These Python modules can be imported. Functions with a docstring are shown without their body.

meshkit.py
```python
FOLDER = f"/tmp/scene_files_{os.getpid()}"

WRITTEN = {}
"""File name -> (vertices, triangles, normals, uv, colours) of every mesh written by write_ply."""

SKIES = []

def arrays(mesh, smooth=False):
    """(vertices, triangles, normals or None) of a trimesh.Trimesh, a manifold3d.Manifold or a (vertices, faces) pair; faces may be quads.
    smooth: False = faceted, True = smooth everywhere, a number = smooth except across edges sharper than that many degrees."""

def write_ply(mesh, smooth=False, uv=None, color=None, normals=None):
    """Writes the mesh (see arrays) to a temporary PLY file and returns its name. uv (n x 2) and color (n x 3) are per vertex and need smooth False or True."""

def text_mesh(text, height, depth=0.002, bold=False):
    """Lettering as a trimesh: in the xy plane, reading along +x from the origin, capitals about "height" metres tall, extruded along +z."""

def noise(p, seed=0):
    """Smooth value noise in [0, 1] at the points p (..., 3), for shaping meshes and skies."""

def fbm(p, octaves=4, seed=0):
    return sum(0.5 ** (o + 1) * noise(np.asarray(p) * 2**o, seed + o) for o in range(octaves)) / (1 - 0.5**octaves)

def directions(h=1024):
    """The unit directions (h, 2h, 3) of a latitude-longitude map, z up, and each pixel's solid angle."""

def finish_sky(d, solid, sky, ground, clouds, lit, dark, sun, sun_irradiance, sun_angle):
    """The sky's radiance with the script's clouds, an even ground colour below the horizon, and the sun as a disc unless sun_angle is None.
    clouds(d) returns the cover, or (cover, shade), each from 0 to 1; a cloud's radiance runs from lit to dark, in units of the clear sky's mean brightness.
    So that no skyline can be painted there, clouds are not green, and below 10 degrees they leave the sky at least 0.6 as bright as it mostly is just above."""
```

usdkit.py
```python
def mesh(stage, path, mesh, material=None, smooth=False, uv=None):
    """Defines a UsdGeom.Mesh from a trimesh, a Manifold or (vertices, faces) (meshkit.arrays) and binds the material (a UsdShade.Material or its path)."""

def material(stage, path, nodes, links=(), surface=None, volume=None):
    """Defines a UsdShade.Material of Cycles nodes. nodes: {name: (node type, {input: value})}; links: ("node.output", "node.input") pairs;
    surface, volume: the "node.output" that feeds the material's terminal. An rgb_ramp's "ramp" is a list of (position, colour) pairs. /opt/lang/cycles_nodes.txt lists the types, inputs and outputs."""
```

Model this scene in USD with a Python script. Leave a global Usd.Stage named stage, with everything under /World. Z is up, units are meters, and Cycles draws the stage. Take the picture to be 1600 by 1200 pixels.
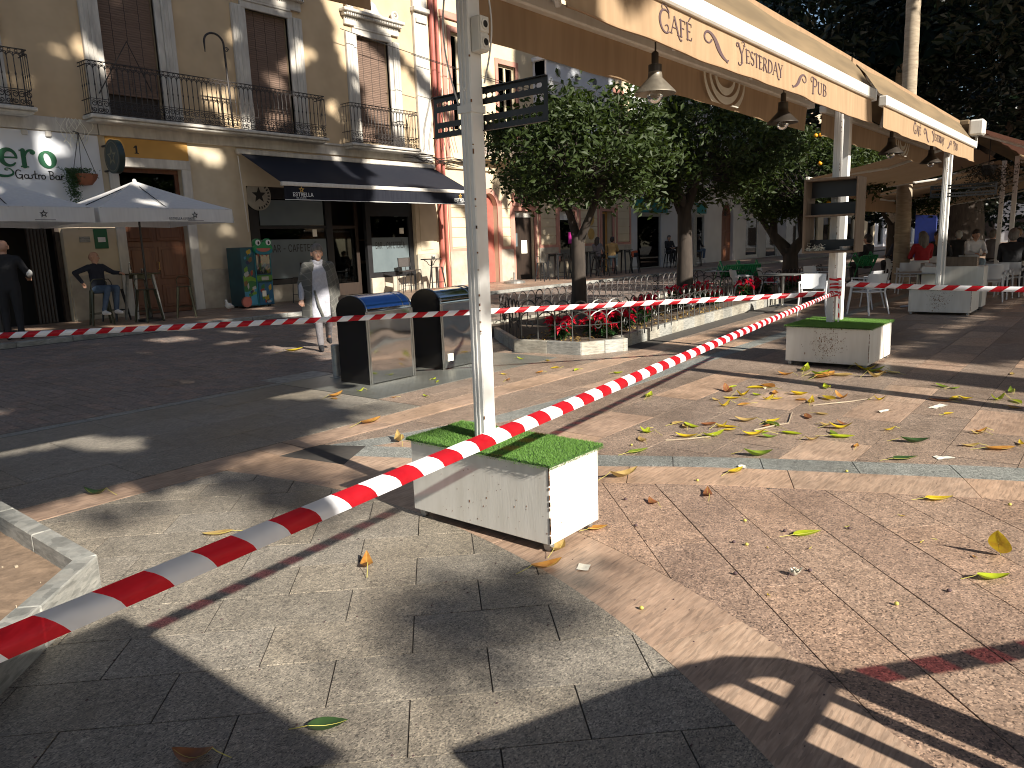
import math, random
import numpy as np, trimesh, usdkit, meshkit
import manifold3d as m3
import shapely
from shapely.geometry import Polygon, LineString, Point, MultiPoint, box as sbox
from shapely import affinity
from shapely.ops import unary_union
from pxr import Usd, UsdGeom, UsdLux, UsdShade, Gf, Sdf

stage = Usd.Stage.CreateInMemory()
UsdGeom.SetStageUpAxis(stage, "Z")
UsdGeom.SetStageMetersPerUnit(stage, 1.0)
world = UsdGeom.Xform.Define(stage, "/World")
stage.SetDefaultPrim(world.GetPrim())
rng = np.random.default_rng(7)
random.seed(7)

# ------------------------------------------------------------------ camera, sky, sun
YAW, PITCH, ROLL, FPX = 0.687914593, 0.184041947, -0.0344200267, 1172.57
EYE = np.array([0.0, 0.0, 1.6])
_f = np.array([math.cos(YAW) * math.cos(PITCH), math.sin(YAW) * math.cos(PITCH), -math.sin(PITCH)])
_r = np.array([math.sin(YAW), -math.cos(YAW), 0.0])
_u = np.cross(_r, _f)
_c, _s = math.cos(ROLL), math.sin(ROLL)
_r, _u = _c * _r + _s * _u, -_s * _r + _c * _u
EXPOSURE = 1.08
cam = UsdGeom.Camera.Define(stage, "/World/camera")
cam.AddTransformOp().Set(Gf.Matrix4d(*_r, 0, *_u, 0, *(-_f), 0, *EYE, 1))
cam.CreateHorizontalApertureAttr(36.0)
cam.CreateVerticalApertureAttr(27.0)
cam.CreateFocalLengthAttr(36.0 * FPX / 1600)
cam.CreateClippingRangeAttr(Gf.Vec2f(0.05, 2000))
cam.CreateExposureAttr(EXPOSURE)
SUN = np.array([-0.17, -1.0, 0.565])          # direction towards the sun, unnormalised
SUNU = SUN / np.linalg.norm(SUN)
usdkit.material(stage, "/World/Looks/sky_look",
    {"s": ("sky_texture", {"sky_type": "single_scattering", "sun_disc": False, "sun_elevation": float(math.asin(SUNU[2])),
                            "sun_rotation": float(math.atan2(SUNU[0], SUNU[1]))}), "b": ("background_shader", {"strength": 0.055})},
    [("s.color", "b.color")], surface="b.background")
sky = UsdLux.DomeLight.Define(stage, "/World/sky")
UsdShade.MaterialBindingAPI.Apply(sky.GetPrim()).Bind(UsdShade.Material.Get(stage, "/World/Looks/sky_look"))
sky.GetPrim().SetCustomDataByKey("kind", "structure")
sun = UsdLux.DistantLight.Define(stage, "/World/sun")
sun.CreateNormalizeAttr(True)
sun.CreateIntensityAttr(1.25)
sun.CreateAngleAttr(0.55)
sun.CreateColorAttr(Gf.Vec3f(1.0, 0.93, 0.82))
_x = np.cross([0, 0, 1.0], SUNU); _x /= np.linalg.norm(_x)
_y = np.cross(SUNU, _x)
sun.AddTransformOp().Set(Gf.Matrix4d(*_x, 0, *_y, 0, *SUNU, 0, 0, 0, 30, 1))


def at(x, y, X=None, Y=None, Z=None):
    """The point of the plane X=, Y= or Z= seen at a pixel of the 1600-pixel-wide photograph: how distances in the photo were measured."""
    d = _f + _r * (x - 800) / FPX + _u * (600 - y) / FPX
    t = (X - EYE[0]) / d[0] if X is not None else (Y - EYE[1]) / d[1] if Y is not None else ((Z or 0.0) - EYE[2]) / d[2]
    return EYE + t * d


# ------------------------------------------------------------------ names, things, parts
_names = {}


def numbered(parent, name):
    k = (parent, name)
    n = _names.get(k, -1) + 1
    _names[k] = n
    return f"{parent}/{name}" if n == 0 else f"{parent}/{name}_{n:03d}"


def tag(prim, label=None, cat=None, group=None, kind=None):
    for k, v in (("label", label), ("category", cat), ("group", group), ("kind", kind)):
        if v:
            prim.SetCustomDataByKey(k, v)
    return prim


def thing(name, label, cat, loc=(0, 0, 0), rotz=0.0, group=None, scale=None):
    x = UsdGeom.Xform.Define(stage, numbered("/World", name))
    x.AddTranslateOp().Set(Gf.Vec3d(*map(float, loc)))
    if rotz:
        x.AddRotateZOp().Set(math.degrees(rotz))
    if scale:
        x.AddScaleOp().Set(Gf.Vec3f(*((scale,) * 3 if np.ndim(scale) == 0 else scale)))
    return tag(x.GetPrim(), label, cat, group)


def structure(name):
    x = UsdGeom.Xform.Define(stage, numbered("/World", name))
    return tag(x.GetPrim(), kind="structure")


def part(parent, name, mesh, mat, smooth=False, label=None, kind=None):
    """One mesh under a thing or a part."""
    if smooth is not False and isinstance(mesh, tuple):
        u, inv = np.unique(np.asarray(mesh[1]), return_inverse=True)
        mesh = (np.asarray(mesh[0], float)[u], inv.reshape(np.shape(mesh[1])))
    pth = numbered(str(parent.GetPath()), name)
    m = usdkit.mesh(stage, pth, mesh, mat, smooth=smooth)
    return tag(m.GetPrim(), label, kind=kind)


def single(name, mesh, mat, label=None, cat=None, group=None, kind=None, smooth=False):
    m = usdkit.mesh(stage, numbered("/World", name), mesh, mat, smooth=smooth)
    return tag(m.GetPrim(), label, cat, group, kind)


def copy_of(src, name, loc, rotz=0.0, label=None, cat=None, group=None, scale=None):
    was = src.GetCustomData()
    t = thing(name, label or was.get("label"), cat or was.get("category"), loc, rotz, group or was.get("group"), scale)
    t.GetReferences().AddInternalReference(src.GetPath())
    t.SetInstanceable(True)
    return t


# ------------------------------------------------------------------ mesh helpers
class MB:
    def __init__(self):
        self.v, self.f, self.n = [], [], 0

    def add(self, v, f):
        v, f = np.asarray(v, float), np.asarray(f, int)
        if f.shape[1] == 4:
            f = np.vstack([f[:, [0, 1, 2]], f[:, [0, 2, 3]]])
        self.v.append(v); self.f.append(f + self.n); self.n += len(v)
        return self

    def mesh(self, m, T=None):
        v = np.asarray(m.vertices)
        if T is not None:
            v = v @ T[:3, :3].T + T[:3, 3]
        return self.add(v, m.faces)

    def box(self, lo, hi, ch=0.0, R=None, o=None):
        v, f = boxvf(lo, hi, ch)
        if R is not None:
            v = v @ R.T
        if o is not None:
            v = v + o
        return self.add(v, f)

    def cyl(self, a, b, r, r2=None, n=10, caps=True):
        return self.add(*tubevf([a, b], [r, r if r2 is None else r2], n, caps))

    def tube(self, pts, r, n=6, caps=True, closed=False):
        pts = np.asarray(pts, float)
        if closed:
            pts = np.vstack([pts, pts[:1]])
        r = np.full(len(pts), r, float) if np.ndim(r) == 0 else np.asarray(r, float)
        return self.add(*tubevf(pts, r, n, caps and not closed))

    def poly(self, shape, fn):
        """Flat or extruded shapely shape mapped through fn(x, y, z)."""
        return self

    def out(self):
        return np.vstack(self.v), np.vstack(self.f)


_BOX_F = np.array([[0, 2, 3, 1], [4, 5, 7, 6], [0, 1, 5, 4], [2, 6, 7, 3], [0, 4, 6, 2], [1, 3, 7, 5]])


def boxvf(lo, hi, ch=0.0):
    lo, hi = np.minimum(lo, hi).astype(float), np.maximum(lo, hi).astype(float)
    if ch <= 0:
        v = np.array([[x, y, z] for z in (lo[2], hi[2]) for y in (lo[1], hi[1]) for x in (lo[0], hi[0])])
        return v, np.vstack([_BOX_F[:, [0, 1, 2]], _BOX_F[:, [0, 2, 3]]])
    ch = min(ch, (hi - lo).min() * 0.45)
    pts = []
    for x in (0, 1):
        for y in (0, 1):
            for z in (0, 1):
                c = np.where([x, y, z], hi, lo); s = np.where([x, y, z], -ch, ch)
                for k in range(3):
                    d = s.copy(); d[k] = 0
                    pts.append(c + d)
    h = trimesh.Trimesh(pts).convex_hull
    return np.array(h.vertices), np.array(h.faces)


def box(lo, hi, ch=0.0):
    return boxvf(lo, hi, ch)


def tubevf(pts, r, n=8, caps=True):
    pts = np.asarray(pts, float)
    d = np.gradient(pts, axis=0)
    d /= np.linalg.norm(d, axis=1, keepdims=True) + 1e-12
    up = np.array([0, 0, 1.0]) if abs(d[0][2]) < 0.9 else np.array([1.0, 0, 0])
    V = []
    s = np.cross(up, d[0]); s /= np.linalg.norm(s)
    a = np.arange(n) / n * 2 * np.pi
    for k in range(len(pts)):
        s = s - d[k] * (s @ d[k]); s /= np.linalg.norm(s) + 1e-12
        t = np.cross(d[k], s)
        V.append(pts[k] + r[k] * (np.cos(a)[:, None] * s + np.sin(a)[:, None] * t))
    V = np.vstack(V)
    F = []
    i = np.arange(n); j = (i + 1) % n
    for k in range(len(pts) - 1):
        F.append(np.stack([k * n + i, k * n + j, (k + 1) * n + j, (k + 1) * n + i], 1))
    F = np.vstack(F)
    F = np.vstack([F[:, [0, 1, 2]], F[:, [0, 2, 3]]])
    if caps:
        m = len(V)
        V = np.vstack([V, pts[0], pts[-1]])
        e = (len(pts) - 1) * n
        F = np.vstack([F, np.stack([j, i, np.full(n, m)], 1), np.stack([e + i, e + j, np.full(n, m + 1)], 1)])
    return V, F


def tube(pts, r, n=8, caps=True):
    r = np.full(len(pts), r, float) if np.ndim(r) == 0 else np.asarray(r, float)
    return tubevf(pts, r, n, caps)


def lathe(prof, n=24, c=(0, 0, 0)):
    prof = np.asarray(prof, float)
    a = np.arange(n) / n * 2 * np.pi
    V = np.stack([np.outer(prof[:, 0], np.cos(a)), np.outer(prof[:, 0], np.sin(a)), np.repeat(prof[:, 1:2], n, 1)], -1).reshape(-1, 3) + np.asarray(c, float)
    i = np.arange(n); j = (i + 1) % n
    F = np.vstack([np.stack([k * n + i, k * n + j, (k + 1) * n + j, (k + 1) * n + i], 1) for k in range(len(prof) - 1)])
    return V, np.vstack([F[:, [0, 1, 2]], F[:, [0, 2, 3]]])


def polys(shape):
    return [g for g in getattr(shape, "geoms", [shape]) if g.geom_type == "Polygon" and g.area > 1e-7]


def extrude(shape, d, fn=None):
    """Extruded shapely shape; fn maps (n,3) local (u, v, depth) to world."""
    ms = [trimesh.creation.extrude_polygon(g, d, engine="earcut") for g in polys(shape)]
    m = trimesh.util.concatenate(ms)
    v = np.array(m.vertices)
    return (fn(v) if fn else v), np.array(m.faces)


def plane_fn(o, u, v, n=None):
    o, u, v = (np.asarray(k, float) for k in (o, u, v))
    n = np.cross(u, v) if n is None else np.asarray(n, float)
    return lambda p: o + p[:, :1] * u + p[:, 1:2] * v + p[:, 2:3] * n


def wall_fn(Y, sign=-1):
    """(x, z, depth) -> world for a face at Y looking towards -Y, depth grows towards the street."""
    return lambda p: np.stack([p[:, 0], Y + sign * p[:, 2], p[:, 1]], 1)


def merge(*ms):
    b = MB()
    for m in ms:
        b.add(*m) if isinstance(m, tuple) else b.mesh(m)
    return b.out()


def rotz(a):
    return np.array([[math.cos(a), -math.sin(a), 0], [math.sin(a), math.cos(a), 0], [0, 0, 1.0]])


def leaf_cloud(P, size, seed=0, up=0.3, asp=0.45, droop=0.0):
    """Folded diamond leaves at the points P: two triangles each."""
    g = np.random.default_rng(seed)
    n = len(P)
    size = np.asarray(size) * g.uniform(0.7, 1.25, n)
    d = g.normal(size=(n, 3)); d[:, 2] = d[:, 2] * 0.6 - droop
    d /= np.linalg.norm(d, axis=1, keepdims=True)
    nn = g.normal(size=(n, 3)); nn[:, 2] += up
    nn -= d * (nn * d).sum(1, keepdims=True)
    nn /= np.linalg.norm(nn, axis=1, keepdims=True)
    s = np.cross(d, nn)
    L = size[:, None]
    a = P - d * L * 0.5
    t = P + d * L * 0.5
    l = P + s * L * asp * 0.5 + nn * L * 0.12 - d * L * 0.05
    r = P - s * L * asp * 0.5 + nn * L * 0.12 - d * L * 0.05
    V = np.stack([a, l, t, r], 1).reshape(-1, 3)
    k = np.arange(n)[:, None] * 4
    F = np.vstack([k + [0, 1, 2], k + [0, 2, 3]])
    return V, F


# ------------------------------------------------------------------ materials
_mats = {}


def M(name, nodes, links, surface="p.BSDF"):
    m = usdkit.material(stage, "/World/Looks/" + name, nodes, links, surface=surface)
    _mats[name] = m
    return m


def pm(name, col, col2=None, rough=0.6, scale=6.0, bump=0.0, bscale=60.0, bdist=0.004, metallic=0.0, spec=0.5, stops=None, detail=4.0, coat=0.0, stretch=None, mid=None, **kw):
    """Principled surface with a noise-varied colour."""
    col = np.array(col, float)
    col2 = col * 0.78 if col2 is None else np.array(col2, float)
    ramp = stops or ([(0.3, col2), (0.7, col)] if mid is None else [(0.3, col2), (0.5, mid), (0.7, col)])
    nodes = {"g": ("geometry", {}), "m": ("mapping", {"scale": stretch or (1, 1, 1)}), "n": ("noise_texture", {"scale": scale, "detail": detail, "roughness": 0.6}),
             "r": ("rgb_ramp", {"ramp": [(a, tuple(map(float, b))) for a, b in ramp]}),
             "p": ("principled_bsdf", {"roughness": rough, "metallic": metallic, "specular_ior_level": spec, "coat_weight": coat, **kw})}
    links = [("g.position", "m.vector"), ("m.vector", "n.vector"), ("n.fac", "r.fac"), ("r.color", "p.base_color")]
    if bump:
        nodes["n2"] = ("noise_texture", {"scale": bscale, "detail": 5.0})
        nodes["b"] = ("bump", {"strength": min(1.0, bump), "distance": bdist})
        links += [("m.vector", "n2.vector"), ("n2.fac", "b.height"), ("b.normal", "p.normal")]
    return M(name, nodes, links)


def stone(name, stops, stains, scale=55.0, rough=0.45, stretch=(1, 1, 1), rot=0.0, bump=0.25, big=0.9, crystals=0.0):
    """Speckled stone: crystal grains and fine noise times soft worn stains."""
    nodes = {"g": ("geometry", {}), "m": ("mapping", {"scale": stretch, "rotation": (0, 0, rot)}),
             "n": ("noise_texture", {"scale": scale, "detail": 6.0, "roughness": 0.75}), "r": ("rgb_ramp", {"ramp": stops}),
             "w": ("noise_texture", {"scale": 38.0, "detail": 2.0}), "wa": ("mix", {"mix_type": "linear_light", "fac": 0.009}),
             "v": ("voronoi_texture", {"scale": crystals or scale * 1.6}), "vs": ("separate_color", {}),
             "vr": ("rgb_ramp", {"ramp": [(0.0, (0.72, 0.72, 0.72)), (0.45, (1, 1, 1)), (1.0, (1.12, 1.1, 1.08))] if not crystals else [(0.0, (0.28, 0.28, 0.29)), (0.12, (0.48, 0.48, 0.48)), (0.24, (0.86, 0.85, 0.84)), (0.55, (1.0, 1.0, 1.0)), (0.78, (1.2, 1.17, 1.12)), (0.9, (1.65, 1.62, 1.56)), (1.0, (1.75, 1.72, 1.66))]}),
             "s": ("noise_texture", {"scale": big, "detail": 6.0, "roughness": 0.62}), "sr": ("rgb_ramp", {"ramp": stains}),
             "s2": ("noise_texture", {"scale": 7.0, "detail": 3.0}), "s2r": ("rgb_ramp", {"ramp": [(0.35, (0.86, 0.86, 0.86)), (0.65, (1.05, 1.05, 1.05))]}),
             "a": ("mix", {"mix_type": "multiply", "fac": 1.0}), "b": ("mix", {"mix_type": "multiply", "fac": 1.0}), "c": ("mix", {"mix_type": "multiply", "fac": 1.0}),
             "rr": ("map_range", {"from_min": 0.3, "from_max": 0.7, "to_min": rough - 0.12, "to_max": rough + 0.18}),
             "bp": ("bump", {"strength": bump, "distance": 0.002}), "p": ("principled_bsdf", {"specular_ior_level": 0.4})}
    links = [("g.position", "m.vector"), ("m.vector", "n.vector"), ("n.fac", "r.fac"), ("g.position", "w.vector"), ("m.vector", "wa.color1"), ("w.color", "wa.color2"), ("wa.color", "v.vector"), ("v.color", "vs.color"), ("vs.r", "vr.fac"),
             ("g.position", "s.vector"), ("s.fac", "sr.fac"), ("g.position", "s2.vector"), ("s2.fac", "s2r.fac"),
             ("r.color", "a.color1"), ("vr.color", "a.color2"), ("a.color", "b.color1"), ("sr.color", "b.color2"), ("b.color", "c.color1"), ("s2r.color", "c.color2"),
             ("c.color", "p.base_color"), ("s.fac", "rr.value"), ("rr.result", "p.roughness"), ("n.fac", "bp.height"), ("bp.normal", "p.normal")]
    return M(name, nodes, links)


def leafmat(name, cols, trans=0.35, rough=0.38, tcol=None):
    nodes = {"g": ("geometry", {}), "r": ("rgb_ramp", {"ramp": [(i / (len(cols) - 1), c) for i, c in enumerate(cols)]}),
             "p": ("principled_bsdf", {"roughness": rough, "specular_ior_level": 0.5}),
             "h": ("hsv", {"hue": 0.485, "saturation": 1.05, "value": 1.8}), "t": ("translucent_bsdf", {}), "x": ("mix_closure", {"fac": trans})}
    links = [("g.random_per_island", "r.fac"), ("r.color", "p.base_color"), ("r.color", "h.color"), ("h.color", "t.color"), ("p.BSDF", "x.closure1"), ("t.BSDF", "x.closure2")]
    return M(name, nodes, links, surface="x.closure")


def glassmat(name, tint=(0.5, 0.55, 0.55), rough=0.02, base=0.0):
    nodes = {"f": ("fresnel", {"IOR": 1.6}), "t": ("transparent_bsdf", {"color": tint}), "g": ("glossy_bsdf", {"color": (0.9, 0.9, 0.9), "roughness": rough}), "x": ("mix_closure", {})}
    return M(name, nodes, [("f.fac", "x.fac"), ("t.BSDF", "x.closure1"), ("g.BSDF", "x.closure2")], surface="x.closure")


STAIN = [(0.3, (0.68, 0.66, 0.63)), (0.5, (0.95, 0.94, 0.92)), (0.7, (1.08, 1.06, 1.03))]
GREY = [(0.3, (0.17, 0.16, 0.145)), (0.5, (0.255, 0.235, 0.205)), (0.7, (0.32, 0.295, 0.255))]
REDG = [(0.3, (0.22, 0.16, 0.125)), (0.5, (0.325, 0.232, 0.178)), (0.7, (0.38, 0.285, 0.225))]
PINK = [(0.25, (0.27, 0.19, 0.14)), (0.45, (0.40, 0.285, 0.21)), (0.6, (0.47, 0.345, 0.26)), (0.78, (0.54, 0.42, 0.33))]
BLUE = [(0.3, (0.16, 0.17, 0.165)), (0.5, (0.235, 0.25, 0.24)), (0.7, (0.29, 0.305, 0.295))]


def tone(stops, k):
    return [(a, tuple(np.clip(np.array(c) * np.array(k), 0, 1))) for a, c in stops]


m_grey = [stone(f"grey_granite_{'abc'[i]}", tone(GREY, k), STAIN, 24, stretch=(1, 1.6, 1), rot=r, crystals=150) for i, (k, r) in enumerate(((1.0, 0.8), ((0.93, 0.92, 0.9), 0.7), ((1.06, 1.03, 0.98), 0.9)))]
m_red = [stone(f"red_granite_{'abc'[i]}", tone(REDG, k), STAIN, 26, crystals=140) for i, k in enumerate((1.0, (0.94, 0.93, 0.94), (1.05, 1.02, 1.0)))]
m_brown = [stone(f"brown_granite_{'ab'[i]}", tone(REDG, k), STAIN, 26, crystals=140) for i, k in enumerate(((0.86, 0.9, 0.92), (0.78, 0.84, 0.88)))]
m_pink = [stone(f"pink_marble_{'abc'[i]}", tone(PINK, k), STAIN, 13, stretch=(0.6, 5, 1), rot=r, big=1.3) for i, (k, r) in enumerate(((1.0, 0.5), ((0.92, 0.9, 0.9), 0.8), ((1.04, 1.0, 0.96), 0.2)))]
m_blue = [stone("blue_granite", BLUE, STAIN, 30, crystals=150)]
m_grout = pm("grout", (0.075, 0.065, 0.055), (0.045, 0.04, 0.035), rough=0.95, scale=9)
m_brick = [stone(f"street_brick_{'abc'[i]}", tone([(0.3, (0.09, 0.075, 0.07)), (0.5, (0.24, 0.195, 0.17)), (0.7, (0.34, 0.275, 0.24))], k), STAIN, 30, rough=0.6) for i, k in enumerate((1.0, (0.86, 0.88, 0.9), (1.15, 1.05, 1.0)))]
m_plate = pm("steel_plate", (0.34, 0.35, 0.32), (0.25, 0.25, 0.22), rough=0.42, metallic=0.7, scale=2, bump=0.0)
m_white = pm("white_paint", (0.67, 0.645, 0.59), (0.57, 0.54, 0.48), rough=0.42, scale=2.5, bump=0.15, bscale=18, stretch=(5, 5, 0.7), detail=7.0)
m_postw = pm("white_post_paint", (0.72, 0.71, 0.68), (0.64, 0.63, 0.60), rough=0.35, scale=5)
m_grass = leafmat("turf", [(0.13, 0.27, 0.05), (0.19, 0.36, 0.08), (0.26, 0.44, 0.12), (0.15, 0.30, 0.06)], trans=0.25, rough=0.6)
m_turfbase = pm("turf_backing", (0.03, 0.08, 0.02), rough=0.9)
m_black = pm("black_metal", (0.018, 0.018, 0.02), (0.012, 0.012, 0.013), rough=0.4, scale=9)
m_iron = pm("wrought_iron", (0.022, 0.02, 0.02), (0.04, 0.03, 0.026), rough=0.55, scale=12)
m_rust = pm("rust_chip", (0.24, 0.12, 0.055), (0.13, 0.06, 0.03), rough=0.9, scale=60)
m_chrome = pm("mirror_steel", (0.66, 0.66, 0.66), (0.6, 0.6, 0.6), rough=0.07, metallic=1.0, scale=3, bump=0.0)
m_steel = pm("brushed_steel", (0.5, 0.5, 0.48), (0.42, 0.42, 0.4), rough=0.32, metallic=1.0, scale=8)
m_galv = pm("galvanised", (0.42, 0.42, 0.4), (0.3, 0.3, 0.29), rough=0.45, metallic=0.8, scale=14)
m_darkgloss = pm("dark_gloss", (0.012, 0.012, 0.013), rough=0.12, scale=5)
m_red_t = M("tape_red", {"p": ("principled_bsdf", {"base_color": (0.58, 0.012, 0.022), "roughness": 0.35}), "n": ("noise_texture", {"scale": 30.0}), "r": ("rgb_ramp", {"ramp": [(0.3, (0.5, 0.01, 0.02)), (0.7, (0.62, 0.015, 0.028))]}),
            "t": ("translucent_bsdf", {"color": (0.75, 0.02, 0.03)}), "x": ("mix_closure", {"fac": 0.38}), "tr": ("transparent_bsdf", {"color": (0.85, 0.03, 0.05)}), "y": ("mix_closure", {"fac": 0.22})}, [("n.fac", "r.fac"), ("r.color", "p.base_color"), ("p.BSDF", "x.closure1"), ("t.BSDF", "x.closure2"), ("x.closure", "y.closure1"), ("tr.BSDF", "y.closure2")], surface="y.closure")
m_white_t = M("tape_white", {"p": ("principled_bsdf", {"base_color": (0.8, 0.8, 0.82), "roughness": 0.35}), "n": ("noise_texture", {"scale": 20.0}), "r": ("rgb_ramp", {"ramp": [(0.3, (0.74, 0.74, 0.77)), (0.7, (0.82, 0.82, 0.85))]}),
              "t": ("translucent_bsdf", {"color": (0.55, 0.52, 0.52)}), "x": ("mix_closure", {"fac": 0.18})}, [("n.fac", "r.fac"), ("r.color", "p.base_color"), ("p.BSDF", "x.closure1"), ("t.BSDF", "x.closure2")], surface="x.closure")
def clothmat(name, col, col2, trans=0.25, scale=3.0, weave=90.0):
    return M(name, {"g": ("geometry", {}), "m": ("mapping", {"scale": (6, 6, 0.5)}), "n": ("noise_texture", {"scale": scale, "detail": 5.0}), "r": ("rgb_ramp", {"ramp": [(0.3, col2), (0.7, col)]}),
        "p": ("principled_bsdf", {"roughness": 0.8, "specular_ior_level": 0.2}), "t": ("translucent_bsdf", {}), "x": ("mix_closure", {"fac": trans})},
        [("g.position", "m.vector"), ("m.vector", "n.vector"), ("n.fac", "r.fac"), ("r.color", "p.base_color"), ("r.color", "t.color"), ("p.BSDF", "x.closure1"), ("t.BSDF", "x.closure2")], surface="x.closure")
m_beige = clothmat("beige_canvas", (0.42, 0.295, 0.18), (0.345, 0.235, 0.14), 0.2)
m_beige2 = clothmat("tan_canvas", (0.36, 0.24, 0.145), (0.30, 0.195, 0.115), 0.12)
m_rustcloth = clothmat("rust_canvas", (0.25, 0.12, 0.085), (0.19, 0.09, 0.065), 0.2)
m_whitecloth = clothmat("white_canvas", (0.80, 0.79, 0.77), (0.73, 0.72, 0.70), 0.28)
m_blackcloth = clothmat("black_canvas", (0.018, 0.02, 0.028), (0.012, 0.013, 0.02), 0.02)
m_ink = pm("brown_ink", (0.07, 0.04, 0.045), (0.09, 0.055, 0.055), rough=0.8)
m_inkblack = pm("black_ink", (0.015, 0.015, 0.015), rough=0.6)
m_gold = pm("gold_print", (0.55, 0.33, 0.08), rough=0.5)
m_inkwhite = pm("white_print", (0.7, 0.7, 0.68), rough=0.6)
m_greenink = pm("green_paint", (0.01, 0.11, 0.045), (0.01, 0.09, 0.035), rough=0.5)
m_ochre = pm("ochre_render", (0.56, 0.425, 0.27), (0.46, 0.345, 0.215), rough=0.9, scale=1.1, bump=0.3, bscale=40)
m_ochre2 = pm("ochre_panel", (0.55, 0.31, 0.085), (0.48, 0.27, 0.075), rough=0.85, scale=2)
m_stonew = pm("white_stone_trim", (0.60, 0.57, 0.51), (0.42, 0.39, 0.35), rough=0.8, scale=3.2, bump=0.3, bscale=25, stretch=(2, 2, 0.5))
m_pierw = pm("cream_stone", (0.56, 0.48, 0.35), (0.46, 0.38, 0.27), rough=0.85, scale=1.7, bump=0.2, bscale=30)
m_whitewall = pm("white_panel_paint", (0.68, 0.70, 0.74), (0.62, 0.64, 0.68), rough=0.6, scale=1.5)
m_plinth = pm("plinth_stone", (0.46, 0.41, 0.33), (0.30, 0.26, 0.21), rough=0.7, scale=2.6, bump=0.2, bscale=20)
m_cream = pm("cream_render", (0.62, 0.52, 0.36), (0.54, 0.44, 0.30), rough=0.9, scale=1.3, bump=0.15, bscale=30)
m_pinktrim = pm("pink_render", (0.50, 0.25, 0.19), (0.43, 0.205, 0.155), rough=0.85, scale=1.8, bump=0.1)
m_redpipe = pm("red_pipe", (0.40, 0.12, 0.09), (0.32, 0.09, 0.07), rough=0.5, scale=4)
m_greywall = pm("grey_render", (0.52, 0.52, 0.53), (0.45, 0.45, 0.46), rough=0.85, scale=1.2, bump=0.15)
m_teal = pm("teal_sign", (0.01, 0.19, 0.2), (0.008, 0.15, 0.16), rough=0.35)
m_lime = pm("lime_poster", (0.30, 0.50, 0.03), (0.24, 0.43, 0.03), rough=0.5)
m_blind = pm("brown_blind", (0.20, 0.13, 0.095), (0.13, 0.085, 0.062), rough=0.75, scale=3, stretch=(1, 1, 12))
m_door = pm("brown_door", (0.17, 0.065, 0.03), (0.10, 0.036, 0.018), rough=0.42, scale=2.5, stretch=(8, 8, 0.6), coat=0.1)
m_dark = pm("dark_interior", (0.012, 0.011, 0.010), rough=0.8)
m_darkwood = pm("dark_wood", (0.035, 0.022, 0.015), (0.02, 0.013, 0.01), rough=0.5, scale=4, stretch=(6, 6, 0.8))
m_pane = glassmat("dark_glass", (0.35, 0.38, 0.38))
m_clear = glassmat("clear_glass", (0.88, 0.88, 0.86))
m_frost = pm("frosted_film", (0.12, 0.15, 0.16), (0.095, 0.12, 0.13), rough=0.45, scale=1.5)
m_bark = pm("bark", (0.055, 0.042, 0.033), (0.022, 0.017, 0.014), rough=0.95, scale=9, bump=0.8, bscale=22, stretch=(1, 1, 0.25))
m_palm = pm("pale_bark", (0.40, 0.33, 0.24), (0.24, 0.19, 0.135), rough=0.95, scale=7, bump=0.6, bscale=25, stretch=(0.6, 0.6, 2.5))
m_orange_leaf = leafmat("orange_tree_leaf", [(0.028, 0.048, 0.007), (0.055, 0.082, 0.010), (0.10, 0.125, 0.013), (0.20, 0.205, 0.022), (0.048, 0.072, 0.009)], trans=0.3, rough=0.6)
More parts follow.
